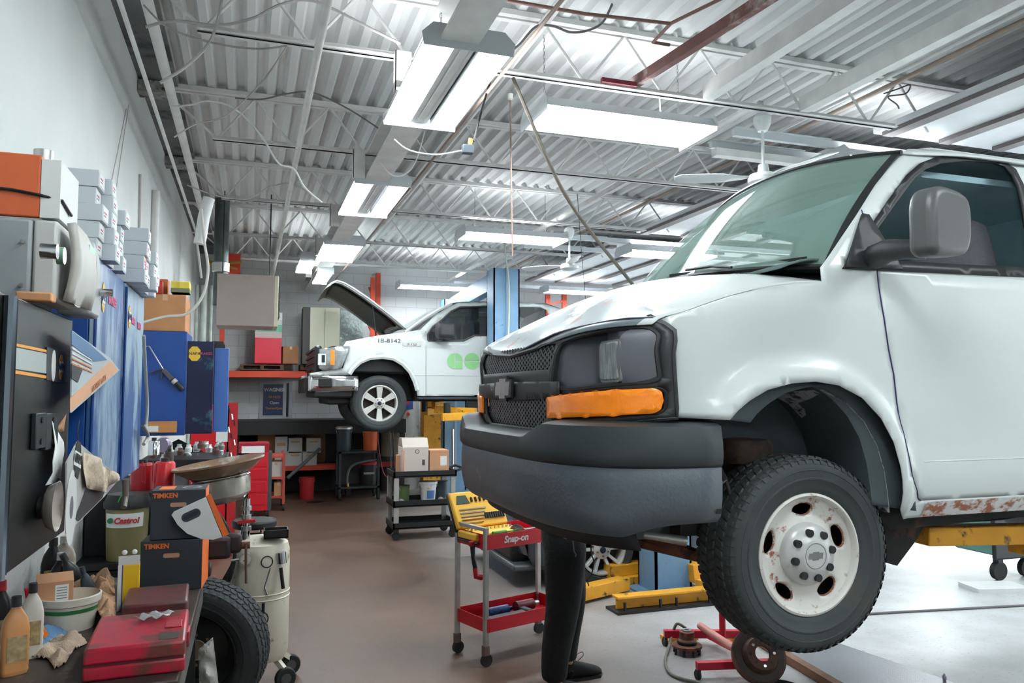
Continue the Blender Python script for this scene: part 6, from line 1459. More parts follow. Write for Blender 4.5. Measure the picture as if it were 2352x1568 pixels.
MB().cyl((-.08, 0, .05), (.07, 0, .05), .038, n=16).build('motor', c(120, 24, 40, .4), g); MB().cyl((.07, 0, .05), (.12, 0, .05), .018, n=12).build('anvil', m_alu, g); MB().box(-.08, -.03, -.14, 0, .02, .06).build('grip', m_dark, g, bevel=.01)
g = T('cordless_ratchet', 'red and black air ratchet hanging off the left side of the red cart', 'ratchet', cl(-.375, -.06, zt1-.03), ang)
MB().bar((-.04, -.01, .06), (.02, .0, .06), .03, .035).build('head', c(170, 30, 44, .4), g, bevel=.008); MB().tube([(-.01, 0, .05), (-.012, -.01, -.03), (.0, -.02, -.10)], .018, 10, rr=[.018, .014, .017]).build('grip', m_dark, g); MB().tube([(.0, -.02, -.10), (.0, -.03, -.15), (.04, -.04, -.16)], .02, 10).build('battery', c(190, 30, 46, .4), g)
# ================= PERSON =================
PERS = T('person', 'person in black hooded top, black trousers and black laced shoes standing behind the van bumper', 'person', (1.82, 4.42, 0))
def skin(name, pts, edges, m, parent, root=0, sub=2, name2=None):
    me = bpy.data.meshes.new(name); me.from_pydata([p[:3] for p in pts], edges, []); o = bpy.data.objects.new(name, me); COL.objects.link(o)
    adopt(o, parent, True); k = o.modifiers.new('skin', 'SKIN'); sk = me.skin_vertices[0].data if me.skin_vertices else None
    if sk is None:
        me.skin_vertices if False else None
        bm = bmesh.new(); bm.from_mesh(me); bm.verts.layers.skin.verify(); bm.to_mesh(me); bm.free(); sk = me.skin_vertices[0].data
    for i, p in enumerate(pts):
        r_ = p[3]; sk[i].radius = (r_, p[4] if len(p) > 4 else r_); sk[i].use_root = (i == root)
    k.use_smooth_shade = True; s = o.modifiers.new('sub', 'SUBSURF'); s.levels = sub; s.render_levels = sub; me.materials.append(m)
    return o
m_skin = c(190, 146, 120, .6); m_cloth = mat('black_trousers', (23, 24, 26), .85, var=.3, scale=14, bump=.35, bscale=24); m_hood = mat('black_top', (18, 19, 20), .9, bump=.3, bscale=30)
H_ = [(1.80, 4.36, .98, .09), (1.80, 4.40, 1.12, .09), (1.81, 4.53, 1.28, .115), (1.82, 4.60, 1.40, .12), (1.83, 4.62, 1.49, .05), (1.845, 4.62, 1.55, .05), (1.87, 4.62, 1.64, .085, .085), (1.87, 4.62, 1.70, .07),
      (1.80, 4.27, .92, .07), (1.775, 4.245, .72, .065), (1.765, 4.235, .52, .055), (1.725, 4.22, .30, .055), (1.70, 4.21, .10, .035), (1.74, 4.21, .05, .035), (1.86, 4.20, .035, .03),
      (1.83, 4.44, .92, .085), (1.88, 4.45, .72, .07), (1.915, 4.46, .52, .055), (1.90, 4.48, .30, .052), (1.885, 4.49, .10, .035), (1.93, 4.49, .05, .035), (2.07, 4.49, .035, .03)]
E_ = [(0, 1), (1, 2), (2, 3), (3, 4), (4, 5), (5, 6), (6, 7), (0, 8), (8, 9), (9, 10), (10, 11), (11, 12), (12, 13), (13, 14), (0, 15), (15, 16), (16, 17), (17, 18), (18, 19), (19, 20), (20, 21)]
def armv(s):
    n = len(H_); y = 4.60+s*.0
    H_.extend([(1.80, 4.60-s*.0+s*.15, 1.40, .055), (1.86, 4.62+s*.17, 1.20, .045), (2.03, 4.62+s*.14, 1.24, .036), (2.13, 4.63+s*.12, 1.28, .024), (2.19, 4.63+s*.12, 1.29, .03, .016)])
    E_.extend([(3, n), (n, n+1), (n+1, n+2), (n+2, n+3), (n+3, n+4)])
    for k, (dy, L_) in enumerate(((-.03, .075), (-.01, .085), (.01, .08), (.03, .062))):
        q = len(H_); H_.extend([(2.225, 4.63+s*.12+dy, 1.30, .009), (2.225+L_*.5, 4.63+s*.12+dy*1.1, 1.295, .0085), (2.225+L_*.9, 4.63+s*.12+dy*1.1, 1.275, .007)]); E_.extend([(n+4, q), (q, q+1), (q+1, q+2)])
    q = len(H_); H_.extend([(2.17, 4.63+s*.12-s*.04, 1.28, .011), (2.205, 4.63+s*.12-s*.06, 1.27, .009)]); E_.extend([(n+3, q), (q, q+1)])
armv(.75) 
skin('body', H_, E_, m_skin, PERS)
tr = [(1.80, 4.36, 1.0, .16), (1.80, 4.36, .93, .165), (1.79, 4.275, .86, .145), (1.77, 4.25, .70, .128), (1.76, 4.24, .52, .108), (1.73, 4.23, .40, .10), (1.70, 4.22, .26, .09), (1.69, 4.215, .16, .082), (1.69, 4.21, .10, .078),
      (1.835, 4.44, .86, .125), (1.88, 4.45, .70, .110), (1.915, 4.46, .52, .094), (1.905, 4.47, .40, .086), (1.89, 4.485, .26, .076), (1.885, 4.49, .16, .070), (1.885, 4.49, .11, .066)]
skin('trousers', tr, [(0, 1), (1, 2), (2, 3), (3, 4), (4, 5), (5, 6), (6, 7), (7, 8), (1, 9), (9, 10), (10, 11), (11, 12), (12, 13), (13, 14), (14, 15)], m_cloth, PERS, 1)
tp_ = [(1.80, 4.365, .96, .150, .15), (1.80, 4.39, 1.10, .140), (1.81, 4.535, 1.29, .13), (1.815, 4.60, 1.41, .125), (1.825, 4.62, 1.49, .07), (1.80, 4.73, 1.40, .07), (1.86, 4.75, 1.20, .058), (2.03, 4.725, 1.24, .05), (2.10, 4.72, 1.27, .04)]
skin('hooded_top', tp_, [(0, 1), (1, 2), (2, 3), (3, 4), (3, 5), (5, 6), (6, 7), (7, 8)], m_hood, PERS, 1)
for (x, y, hd_) in ((1.70, 4.21, 0), (1.885, 4.49, 0)):
    prof = [(-.055, .0, .042), (-.03, .0, .047), (.03, .0, .050), (.10, .0, .052), (.16, .0, .050), (.21, .0, .034), (.235, 0, .012)]; hh = [.095, .11, .105, .085, .065, .05, .028]
    vs = []; nn = 14
    for (dx, _, wv), h in zip(prof, hh):
        for i in range(nn): t = 2*pi*i/nn; vs.append((x+dx, y+wv*cos(t), max(.012, .012+h*.5+h*.5*sin(t))))
    mb = MB().add(vs, [(j*nn+i, j*nn+(i+1) % nn, (j+1)*nn+(i+1) % nn, (j+1)*nn+i) for j in range(6) for i in range(nn)]+[tuple(range(nn)), tuple(range(6*nn, 7*nn))])
    s_ = mb.build('shoe', c(22, 23, 24, .8), PERS, world=True, sub=1)
    mb = MB(); mb.prism([(x-.06, y-.035), (x-.03, y-.05), (x+.12, y-.055), (x+.21, y-.04), (x+.24, y), (x+.21, y+.04), (x+.12, y+.055), (x-.03, y+.05), (x-.06, y+.035)], .018); mb.build('sole', c(40, 40, 40, .7), s_, world=True)
    for k in range(4): MB().tube([(x+.04+.022*k, y-.03, .098-.008*k), (x+.045+.022*k, y, .112-.009*k), (x+.05+.022*k, y+.03, .098-.008*k)], .003, 5).build('lace', c(50, 50, 50), s_, world=True)
    MB().tube(spl([(x+.05, y-.01, .11), (x+.06, y-.02, .15), (x+.09, y-.03, .165), (x+.10, y-.02, .14), (x+.07, y-.01, .11)], 5), .002, 5).build('lace', c(40, 40, 40), s_, world=True)
mb = MB().sphere((1.855, 4.62, 1.665), .098, 20, 12, (1, .92, 1.0)); mb.build('hair', c(34, 26, 22, .9), PERS, world=True)
MB().tube([(1.955, 4.62, 1.655), (1.975, 4.62, 1.63), (1.955, 4.62, 1.625)], .011, 8).build('nose', m_skin, PERS, world=True)
for s in (-1, 1): MB().sphere((1.945, 4.62+s*.032, 1.66), .009, 10, 6).build('eye', c(230, 226, 220, .2), PERS, world=True); MB().sphere((1.865, 4.62+s*.088, 1.645), .02, 10, 6, (.8, .4, 1.3)).build('ear', m_skin, PERS, world=True)
MB().tube([(1.953, 4.60, 1.60), (1.958, 4.62, 1.598), (1.953, 4.64, 1.60)], .005, 6).build('mouth', c(150, 90, 84), PERS, world=True)
# cords hanging below the bumper
pts = [aY(a, b, 3.95) for a, b in ((1315, 1180), (1316, 1245), (1318, 1265), (1323, 1275), (1321, 1278))]; pipe('wire', 'thin grey wire hooked below the van bumper in front of the person', pts, .0035, c(90, 92, 96), 'wire')
pts = [aY(a, b, 3.95) for a, b in ((1330, 1195), (1350, 1210), (1357, 1230), (1358, 1270), (1364, 1290), (1358, 1320), (1350, 1332), (1352, 1345))]; pipe('wire', 'thin black wire with a blue plug dangling by the car wheel', spl(pts, 4), .0035, m_black, 'wire')
# ================= BLACK PLASTIC CART =================
r = T('utility_cart', 'black plastic three-shelf cart with pale grey posts carrying cardboard boxes', 'cart', (2.05, 9.53, 0))
zs = [aY(960, 1088, 9.3).z, aY(960, 1155, 9.3).z, aY(960, 1215, 9.3).z+.05]
for i, z in enumerate(zs):
    mb = MB(); x0, x1, y0_, y1_ = 1.66, 2.44, 9.28, 9.80
    mb.box(x0, x1, y0_, y1_, z-.03, z-.02)
    for q in ((x0, x1, y0_, y0_+.02), (x0, x1, y1_-.02, y1_), (x0, x0+.02, y0_, y1_), (x1-.02, x1, y0_, y1_)): mb.box(q[0], q[1], q[2], q[3], z-.04, z+.035)
    for k in range(7): mb.box(x0, x1, y0_+.06*k+.05, y0_+.06*k+.058, z-.02, z-.012)
    W(mb, 'shelf', c(28, 30, 31, .5), weld=True, smooth=False)
W(MB().tube([(2.44, 9.32, zs[0]+.02), (2.54, 9.34, zs[0]+.05), (2.54, 9.74, zs[0]+.05), (2.44, 9.76, zs[0]+.02)], .016, 8), 'push_handle', m_dark)
for x in (1.70, 2.40):
    for y in (9.31, 9.77): 
        W(MB().box(x-.028, x+.028, y-.02, y+.02, .12, zs[0]), 'post', c(168, 168, 164, .5), smooth=False)
        k_ = W(MB().box(x-.03, x+.03, y-.025, y+.025, .09, .13), 'caster', m_dark); W(MB().cyl((x, y-.014, .05), (x, y+.014, .05), .05, n=20), 'caster_wheel', m_rub, k_)
q = carton('tall open white cardboard box with an orange printed edge on the black cart', 925, 1028, 984, 1089, 9.34, .30, c(206, 196, 186, .8), zb=zs[0]-.015, tape=False, flaps=True)
w, h, d_ = q['w'], q['h'], q['d']; MB().box(-w/2+.01, -w/2+.02, -d_/2-.002, -d_/2, .02, h*.9).build('orange_print', c(226, 110, 70), q, smooth=False); MB().box(w*.25, w*.27+.03, -d_/2-.002, -d_/2, h*.35, h*.55).build('stamp', c(90, 84, 80), q, smooth=False); MB().lathe([(.018, 0), (.018, .001), (.026, .001), (.026, 0)], 16, Matrix.Translation((.02, -d_/2-.001, h*.85)) @ Euler((pi/2, 0, 0)).to_matrix().to_4x4()).build('round_print', c(90, 84, 80), q)
carton('square tan cardboard box with a small label beside the open white one', 987, 1034, 1031, 1087, 9.34, .28, zb=zs[0]-.015, lab=True, tape=False)
carton('small orange brown box at the end of the black cart shelf', 912, 1045, 925, 1083, 9.5, .1, zb=zs[0]-.015, tape=False)
b1 = bucket('white pail with a blue print and a small yellow shell mark on the black cart', 2.13, 9.5, zs[1]-.018, .085, .105, .24, m_wh, lid=True, mlid=m_wh, lidh=.015)
MB().lathe([(.094, .05), (.101, .15)], 20, a0=radians(-110), a1=radians(-50)).build('blue_print', c(90, 130, 190), b1); MB().cyl((-.02, -.108, .18), (-.02, -.11, .18), .012, n=12).build('yellow_mark', c(240, 160, 40), b1)
bucket('olive green jug on the middle shelf of the black cart', 1.84, 9.55, zs[1]-.018, .06, .065, .2, c(96, 116, 70, .5), lid=False, name='jug')
one('drum', MB().lathe([(0, 0), (.09, 0), (.09, .24), (0, .24)], 24), c(52, 70, 76, .5), 'blue grey canister at the right end of the middle black shelf', 'canister', loc=(2.32, 9.6, zs[1]-.018))
for x, y in ((1.78, 9.36), (2.28, 9.38), (2.37, 9.42)): one('paper_cup', MB().cyl((0, 0, .03), (.0, .08, .03), .03, n=14), c(190, 180, 172, .7), 'small pale cup lying on the middle shelf of the black cart', 'cup', 'cups on the black cart', loc=(x, y, zs[1]-.017))
# ================= FAR BACKGROUND =================
YR = 13.9
def fx_(nm, label, cat, p0, p1, Y, dep, m, zb=None, **k): return bx(nm, label, cat, p0[0], p0[1], p1[0], p1[1], Y, dep, m, zb=zb, **k)
m_rack = c(206, 70, 44, .5, var=.12)
def rpart(r, mb, nm, m, **k): return mb.build(nm, m, r, world=True, **k)
a = aY(523, 851, YR); b = aY(712, 867, YR)
r = T('pallet_rack', 'orange pallet rack beam and uprights against the far block wall', 'rack', (a.x, YR, 0))
rpart(r, MB().box(a.x, b.x+.75, YR, YR+.06, b.z, a.z), 'beam', m_rack, smooth=False); rpart(r, MB().box(a.x, b.x+.75, YR+.5, YR+.56, b.z, a.z), 'beam', m_rack, smooth=False)
z2a = aY(700, 1071, YR); rpart(r, MB().box(a.x+.8, b.x+1.6, YR, YR+.06, z2a.z-.05, z2a.z+.04), 'beam', m_rack, smooth=False); rpart(r, MB().box(a.x, b.x+1.6, YR+.06, YR+.5, z2a.z, z2a.z+.03), 'shelf', m_dark, smooth=False)
for px_, top_ in ((513, 640), (857, 637), (879, 618)):
    p = aY(px_, top_, YR); rpart(r, MB().box(p.x-.04, p.x+.04, YR-.0 if px_ < 870 else YR+.46, YR+.05 if px_ < 870 else YR+.54, 1.36, p.z), 'upright', m_rack, smooth=False)
p = aY(857, 640, YR); q_ = aY(879, 620, YR+.5)
for k in range(5): z = p.z-.2-.35*k; rpart(r, MB().bar((p.x, YR+.03, z-.1), (p.x, YR+.5, z+.1), .03), 'brace', m_rack, smooth=False)
r2 = T('pallet_rack', 'orange rack uprights behind the cab end of the pickup', 'rack', (aY(1275, 700, YR).x, YR, 0))
for px_, top_ in ((1259, 676), (1297, 676)): p = aY(px_, top_, YR); rpart(r2, MB().box(p.x-.045, p.x+.045, YR, YR+.06, 0, p.z), 'upright', m_rack, smooth=False)
p = aY(1259, 700, YR); q_ = aY(1297, 690, YR); rpart(r2, MB().bar(p, q_, .04), 'brace', m_rack, smooth=False)
p = aY(1227, 687, 13.6); one('yellow_box', MB().box(-.2, .2, -.1, .1, -1.2, 0), c(236, 170, 50), 'yellow edged box behind the pickup roof', 'box', loc=(p.x, 13.7, p.z+.03)) if False else None
def pal(px0, px1, lab):
    a = aY(px0, 836, YR-.02); b = aY(px1, 850, YR-.02); r = T('wooden_pallet', lab, 'pallet', ((a.x+b.x)/2, YR+.25, b.z+.002)); w = b.x-a.x; h = a.z-b.z-.004; m = c(96, 66, 48, .8, var=.3)
    MB().box(-w/2, w/2, -.25, .3, h-.02, h).build('deck', m, r, smooth=False); MB().box(-w/2, w/2, -.25, .3, 0, .018).build('bottom_deck', m, r, smooth=False)
    for k in range(3): x = -w/2+.03+(w-.06)*k/2; MB().box(x-.03, x+.03, -.25, .3, .018, h-.02).build('block', m, r, smooth=False)
    return r
pal(551, 652, 'wooden pallet on the orange rack beam below the red and green carton'); pal(690, 800, 'wooden pallet on the rack beam nearest the pickup nose')
zp = aY(600, 835, YR).z+.004
rr, w, h, d_ = fx_('stacked_carton', 'tall carton, red below and green and white above, on the pallet', 'box', (587, 716), (646, 835), YR, .35, c(206, 40, 60, .4), zb=zp)
for z0, z1, m_ in ((.50, .62, c(190, 170, 166)), (.62, .76, c(96, 170, 140)), (.76, .86, c(200, 206, 200)), (.86, 1.0, m_wh)): MB().box(-w/2-.002, w/2+.002, -d_/2-.002, d_/2, h*z0, h*z1).build('printed_band', m_, rr, smooth=False)
carton('slumped brown cardboard box beside the red and green carton', 648, 795, 684, 828, YR, .3, m_cardd, zb=zp, rz=.1)
rr, w, h, d_ = fx_('metal_cabinet', 'cream metal storage cabinet on the rack behind the pickup hood', 'cabinet', (713, 705), (779, 836), YR-.1, .45, c(214, 212, 188, .5), zb=zp+.0); MB().box(-w/2-.12, -w/2, -d_/2+.02, d_/2, 0, h).build('side_panel', c(70, 70, 66), rr, smooth=False); MB().box(-.004, .004, -d_/2-.003, -d_/2, .02, h-.02).build('door_seam', c(150, 148, 130), rr, smooth=False)
rr, w, h, d_ = fx_('wrapped_panel', 'shiny foil wrapped panel standing right of the cream cabinet', 'panel', (781, 712), (836, 836), YR-.05, .1, mat('foil', (150, 160, 158), .25, .7, bump=.6, bscale=9), zb=zp); MB().box(-w/2-.02, -w/2, -d_/2-.01, d_/2, 0, h+.02).build('frame', m_black, rr, smooth=False)
# unit heater
YH = 9.7; a = aY(499, 627, YH); b = aY(628, 750, YH)
r = T('unit_heater', 'taupe box-shaped unit heater with black louvres hung from the deck', 'heater', ((a.x+b.x)/2, YH+.3, b.z))
rpart(r, MB().box(a.x, b.x, YH, YH+.62, b.z, a.z), 'cabinet', mat('heater_taupe', (164, 152, 146), .6, var=.04), bevel=.006)
mb = MB().box(b.x, b.x+.05, YH+.0, YH+.62, b.z-.0, a.z); rpart(r, mb, 'front_frame', c(206, 200, 176, .5), bevel=.006); rpart(r, MB().box(b.x+.045, b.x+.053, YH+.05, YH+.57, b.z+.08, a.z-.08), 'opening', m_black, smooth=False)
for k in range(6): z = b.z+.12+k*(a.z-b.z-.2)/5.5; rpart(r, MB().box(b.x+.053, b.x+.07, YH+.05, YH+.57, z, z+.05, ), 'louvre', c(70, 76, 84, .3, .5), smooth=False)
for dx in (.05, .6): rpart(r, MB().cyl((a.x+dx, YH+.3, a.z), (a.x+dx, YH+.3, DECK), .008, n=6), 'hanger_rod', m_dark)
m_flue = c(96, 104, 104, .4, .6, var=.3)
p = aY(505, 600, YH+.4); pipe('flue_pipe', 'dark grey metal flue pipe rising behind the heater', [(p.x, YH+.75, a.z-.3), (p.x, YH+.75, 3.55), (p.x, YH+.75, DECK)], .09, m_flue, n=20)
one('flue_joint', MB().lathe([(.092, 0), (.105, .01), (.105, .12), (.092, .13)], 20), m_alu, 'bright joint collar on the dark flue pipe', 'pipe collar', loc=(p.x, YH+.75, a.z+.12))
pipe('white_flue', 'fat white plastic pipe bent down at the left wall ceiling corner', [aY(480, 455, 7.2), aY(468, 500, 7.2), aY(462, 540, 7.2), aY(458, 560, 7.2)], .05, m_white, n=14)
for k, (px_, rr_, lab) in enumerate(((452, .03, 'pale green upright pipe behind the cardboard box'), (468, .05, 'wide grey green upright pipe near the corner'), (485, .025, 'thin grey upright pipe in the corner'))):
    p = aY(px_, 700, 12.5); pipe('standpipe', lab, [(p.x, 12.5, 0), (p.x, 12.5, 3.4)], rr_, c(150, 158, 150, .6, var=.2))
for k, (p0_, p1_) in enumerate((((480, 607), (555, 602)), ((480, 600), (545, 618)))): pipe('gas_line', 'yellow gas line beside the flue pipe' if k else 'mustard gas line near the far wall corner', [aY(*p0_, 12.0), aY(*p1_, 12.0)], .02, c(150, 116, 50))
mb = MB().box(-.12, .12, -.1, .1, -.2, .2); p = aY(533, 612, 12.4); one('control_box', mb, c(190, 50, 30), 'small red control box high beside the flue', 'control box', loc=(p.x, 12.5, p.z))
one('corner_clutter', MB().box(WL+.01, -.42, 13.3, 14.4, 0, 2.6), c(42, 42, 44, .8, var=.5, scale=3), 'dark tall block for the clutter in the far left corner', 'clutter', smooth=False)  # plain dark block standing in for the far corner clutter
# framed poster
a = aY(597, 873, 14.46); b = aY(670, 963, 14.46)
r = T('framed_poster', 'silver framed navy brake poster hanging on the block wall', 'poster', ((a.x+b.x)/2, 14.47, (a.z+b.z)/2))
rpart(r, MB().box(a.x, b.x, 14.455, 14.495, b.z, a.z), 'frame', c(176, 178, 186, .4), smooth=False); rpart(r, MB().box(a.x+.06, b.x-.16, 14.45, 14.455, b.z+.08, a.z-.07), 'print', c(26, 46, 86, .3), smooth=False); rpart(r, MB().box(b.x-.10, b.x-.06, 14.45, 14.455, b.z+.05, a.z-.05), 'dark_strip', m_black, smooth=False)
pp = aY(631, 895, 14.44); text('WAGNER', .085, (pp.x, 14.447, pp.z), FRONT, c(206, 212, 220), r, bold=.004); text('BRAKES', .06, (pp.x, 14.447, pp.z-.13), FRONT, c(216, 140, 50), r); text('Open', .07, (pp.x, 14.447, pp.z-.23), FRONT, c(220, 224, 228), r); text('ThermoQuiet', .055, (pp.x, 14.447, pp.z-.33), FRONT, c(216, 160, 60), r)
# long dark bench under poster with boxes
a = aY(520, 966, 13.6); b = aY(930, 990, 13.6)
r = T('long_workbench', 'long black workbench along the far wall with boxes stored under it', 'workbench', (a.x+1.5, 13.9, 0))
rpart(r, MB().box(a.x+.1, b.x, 13.5, 14.45, b.z-.02, a.z), 'bench_top', m_black, smooth=False)
for x in (a.x+.15, a.x+2.0, b.x-.05): rpart(r, MB().box(x-.04, x+.04, 13.55, 13.63, 0, b.z), 'leg', m_black, smooth=False)
one('backing_board', MB().box(a.x+.2, b.x-.1, 14.36, 14.4, .02, b.z-.03), c(34, 32, 32, .8), 'dark board closing the back of the long black bench', 'board', smooth=False)
zsf = aY(690, 1067, 13.8).z
r = T('storage_shelf', 'low steel shelf with an orange edge under the long black bench', 'shelf', (.9, 13.9, 0))
x0s, x1s = aY(640, 1070, 13.75).x, aY(790, 1070, 13.75).x
rpart(r, MB().box(x0s, x1s, 13.75, 14.3, zsf-.05, zsf-.03), 'shelf_board', m_dark, smooth=False); rpart(r, MB().box(x0s, x1s, 13.72, 13.75, zsf-.09, zsf-.01), 'edge', m_rack, smooth=False)
for x in (x0s, x1s): rpart(r, MB().box(x-.02, x+.02, 13.76, 14.2, 0, zsf-.05), 'leg', m_dark, smooth=False)
zz = zsf-.029; cwb = c(188, 188, 184, .7)
for i, (x0, y0b, x1, y1b) in enumerate(((660, 1037, 694, 1067), (696, 1037, 728, 1067), (663, 1006, 694, 1037), (704, 1006, 737, 1037), (632, 1003, 660, 1035))):
    if i == 0: zb_ = zz
    a = aY(x0, y0b, 13.78); b = aY(x1, y1b, 13.78); zb_ = zz if i in (0, 1) else zz+.23 if i < 4 else zz
    rr, w, h, d_ = bx('archive_box', ('white archive box, %s, under the long black bench' % ['lower one nearest the orange shelf end', 'lower one on the right', 'upper one of the first stack', 'upper one of the second stack', 'narrow one beside the stacks'][i]), 'box', x0, y0b, x1, y1b, 13.78, .35, cwb, zb=zb_ if i < 4 else zz)
    MB().box(-.07, .07, -d_/2-.003, -d_/2, h*.7, h*.8).build('label', c(190, 140, 90), rr, smooth=False)
carton('wide dark brown carton with faded print behind the archive boxes', 680, 985, 748, 1006, 14.2, .15, c(112, 82, 50, .8), zb=zz)
carton('open brown carton on the bench shelf beside the white boxes', 592, 990, 632, 1016, 13.9, .3, m_cardd, zb=zz, flaps=True)
p = aZ(698, 1133, 0); bucket('red pail on the floor under the orange shelf', p.x, 13.5, 0, .11, .125, .34, c(176, 30, 30, .5), lid=False)
pipe('brace_bar', 'dark diagonal steel bar leaning before the archive boxes', [aY(660, 1098, 13.4), aY(735, 1030, 13.6)], .03, c(80, 84, 86, .6), 'bar')
# black trolley with pails
x0, x1 = aZ(780, 1140, 0).x, aZ(866, 1140, 0).x+.02; YT_ = 13.0; x0 = aY(778, 1100, YT_).x; x1 = aY(872, 1100, YT_).x; zt = aY(800, 1037, YT_).z; zl = aY(800, 1118, YT_).z
r = T('oil_trolley', 'black steel trolley with pails on top and a drum inside, below the pickup nose', 'trolley', ((x0+x1)/2, 13.25, 0))
mbk = c(26, 34, 38, .5)
rpart(r, MB().box(x0, x1, YT_, YT_+.5, zt-.03, zt), 'top_shelf', mbk, smooth=False); rpart(r, MB().box(x0, x1, YT_, YT_+.5, zl-.03, zl), 'lower_shelf', mbk, smooth=False); rpart(r, MB().box(x0, x1, YT_+.48, YT_+.5, zl, zt), 'back_panel', m_black, smooth=False)
for x in (x0+.02, x1-.02):
    for y in (YT_+.02, YT_+.48): rpart(r, MB().box(x-.02, x+.02, y-.02, y+.02, .14, zt), 'post', mbk, smooth=False); rpart(r, MB().cyl((x-.02, y, .075), (x+.02, y, .075), .075, n=20), 'wheel', m_rub)
p = aY(790, 1000, YT_+.2); bucket('black pail with a steel lid on the trolley', p.x, YT_+.22, zt, .115, .13, .38, c(44, 58, 66, .5), lid=True, mlid=m_alu)
p = aY(851, 1000, YT_+.2); bucket('orange pail on the trolley under the pickup tyre', p.x, YT_+.22, zt, .11, .125, .30, c(212, 96, 46, .5), lid=False)
one('orange_pump', MB().box(-.16, .14, -.04, .04, 0, .05), c(230, 96, 30), 'orange hand pump lying across the pails on the trolley', 'pump', loc=(aY(822, 1000, YT_+.2).x, YT_+.2, aY(822, 1003, YT_).z)) if False else None
p = aY(846, 1090, YT_+.2); b1 = bucket('black drum with a red lid and a printed emblem inside the trolley', p.x, YT_+.22, zl, .135, .145, .36, m_black, mlid=c(190, 30, 50, .4))
MB().lathe([(.138, .15), (.143, .22)], 20, a0=radians(-130), a1=radians(-50)).build('emblem', c(150, 150, 150, .5, var=.5, scale=30), b1)
pipe('pump_hose', 'grey hose arching inside the black trolley', [aY(a_, b_, YT_+.05) for a_, b_ in ((797, 1110), (798, 1090), (806, 1072), (825, 1062), (866, 1055))], .022, c(84, 88, 90, .6), 'hose', k=4)
one('brass_nozzle', MB().cyl((0, 0, 0), (0, 0, .06), .02, n=10), c(190, 140, 80, .4, .6), 'brass nozzle at the end of the trolley hose', 'nozzle', loc=(aY(799, 1108, YT_+.05).x, YT_+.06, zl+.001))
# red cart, tool chests
YC = 12.2; x0 = aY(607, 1100, YC).x; x1 = aY(655, 1100, YC).x; za, zb1, zc1 = aY(620, 1047, YC).z, aY(620, 1096, YC).z, aY(620, 1140, YC).z
r = T('parts_cart', 'red framed parts cart with shelves of small boxes near the far bench', 'cart', ((x0+x1)/2, YC+.3, 0)); mrd = c(178, 74, 60, .5)
for z in (za, zb1, zc1): rpart(r, MB().box(x0, x1, YC, YC+.6, z-.03, z), 'shelf', mrd, smooth=False)
for x in (x0+.02, x1-.02):
    for y in (YC+.02, YC+.58): rpart(r, MB().box(x-.018, x+.018, y-.018, y+.018, .1, za+.04), 'post', mrd, smooth=False); rpart(r, MB().cyl((x-.015, y, .05), (x+.015, y, .05), .05, n=16), 'wheel', m_rub)
carton('white and tan box on the middle shelf of the red parts cart', 620, 1060, 648, 1093, YC+.05, .3, c(196, 190, 182), zb=zb1); carton('leaning tan box on the bottom shelf of the red parts cart', 630, 1108, 650, 1137, YC+.05, .2, zb=zc1)
rr, w, h, d_ = bx('tool_chest', 'red roller tool chest with a dark corner post behind the catch pan', 'tool chest', 572, 1040, 614, 1168, 11.6, .5, c(196, 20, 36, .4), zb=.10)
MB().box(w/2, w/2+.05, -d_/2, d_/2, -.0, h).build('corner_post', c(62, 72, 78, .5), rr, smooth=False)
for k in range(4): MB().box(-w/2+.02, w/2-.02, -d_/2-.006, -d_/2, h*(.1+.22*k), h*(.28+.22*k)).build('drawer', c(190, 20, 36, .4), rr, bevel=.004)
for x in (-w/2+.06, w/2): MB().cyl((x-.02, -d_/2+.06, -.04), (x+.02, -d_/2+.06, -.04), .06, n=16).build('wheel', m_rub, rr)
rr, w, h, d_ = bx('creeper_seat', 'red padded work seat with a white cloth on the tool chest', 'seat', 548, 1020, 618, 1036, 11.4, .4, c(150, 20, 44, .4), zb=aY(600, 1040, 11.4).z) if False else (None, 0, 0, 0)
rr, w, h, d_ = bx('tool_box', 'dark red topped box with a white cloth on the roller chest', 'tool box', 548, 1018, 618, 1042, 11.6, .4, c(150, 20, 44, .4), zb=.10+(aY(590, 1040, 11.6).z-.10)+.002); MB().box(-w*.4, w*.35, -d_/2-.004, -d_/2, 0, h*.7).build('cloth', m_wh, rr, smooth=False)
rr, w, h, d_ = bx('gas_cylinder_cabinet', 'tall red metal cabinet with a white notice below the open blue doors', 'cabinet', 440, 930, 523, 1100, 9.0, .35, c(204, 20, 34, .4), zb=0.0)
MB().box(w/2-.13, w/2-.01, -d_/2-.003, -d_/2, h-.40, h-.26).build('notice', m_wh, rr, smooth=False)
r = T('tool_rack', 'narrow red rack hung with small tools beside the red cabinet', 'rack', (aY(533, 1000, 9.0).x, 9.05, 0)); a = aY(523, 925, 9.0); b = aY(543, 1075, 9.0)
rpart(r, MB().box(a.x, b.x, 9.0, 9.06, 0, a.z), 'panel', c(190, 40, 44, .4), smooth=False)
for k in range(10): z = a.z-.05-.07*k; x = a.x+.015+.03*(k % 3); rpart(r, MB().cyl((x, 8.985, z), (x+.01, 8.985, z-.06), .008, n=6), 'hand_tool', m_chrome if k % 2 else m_dark)
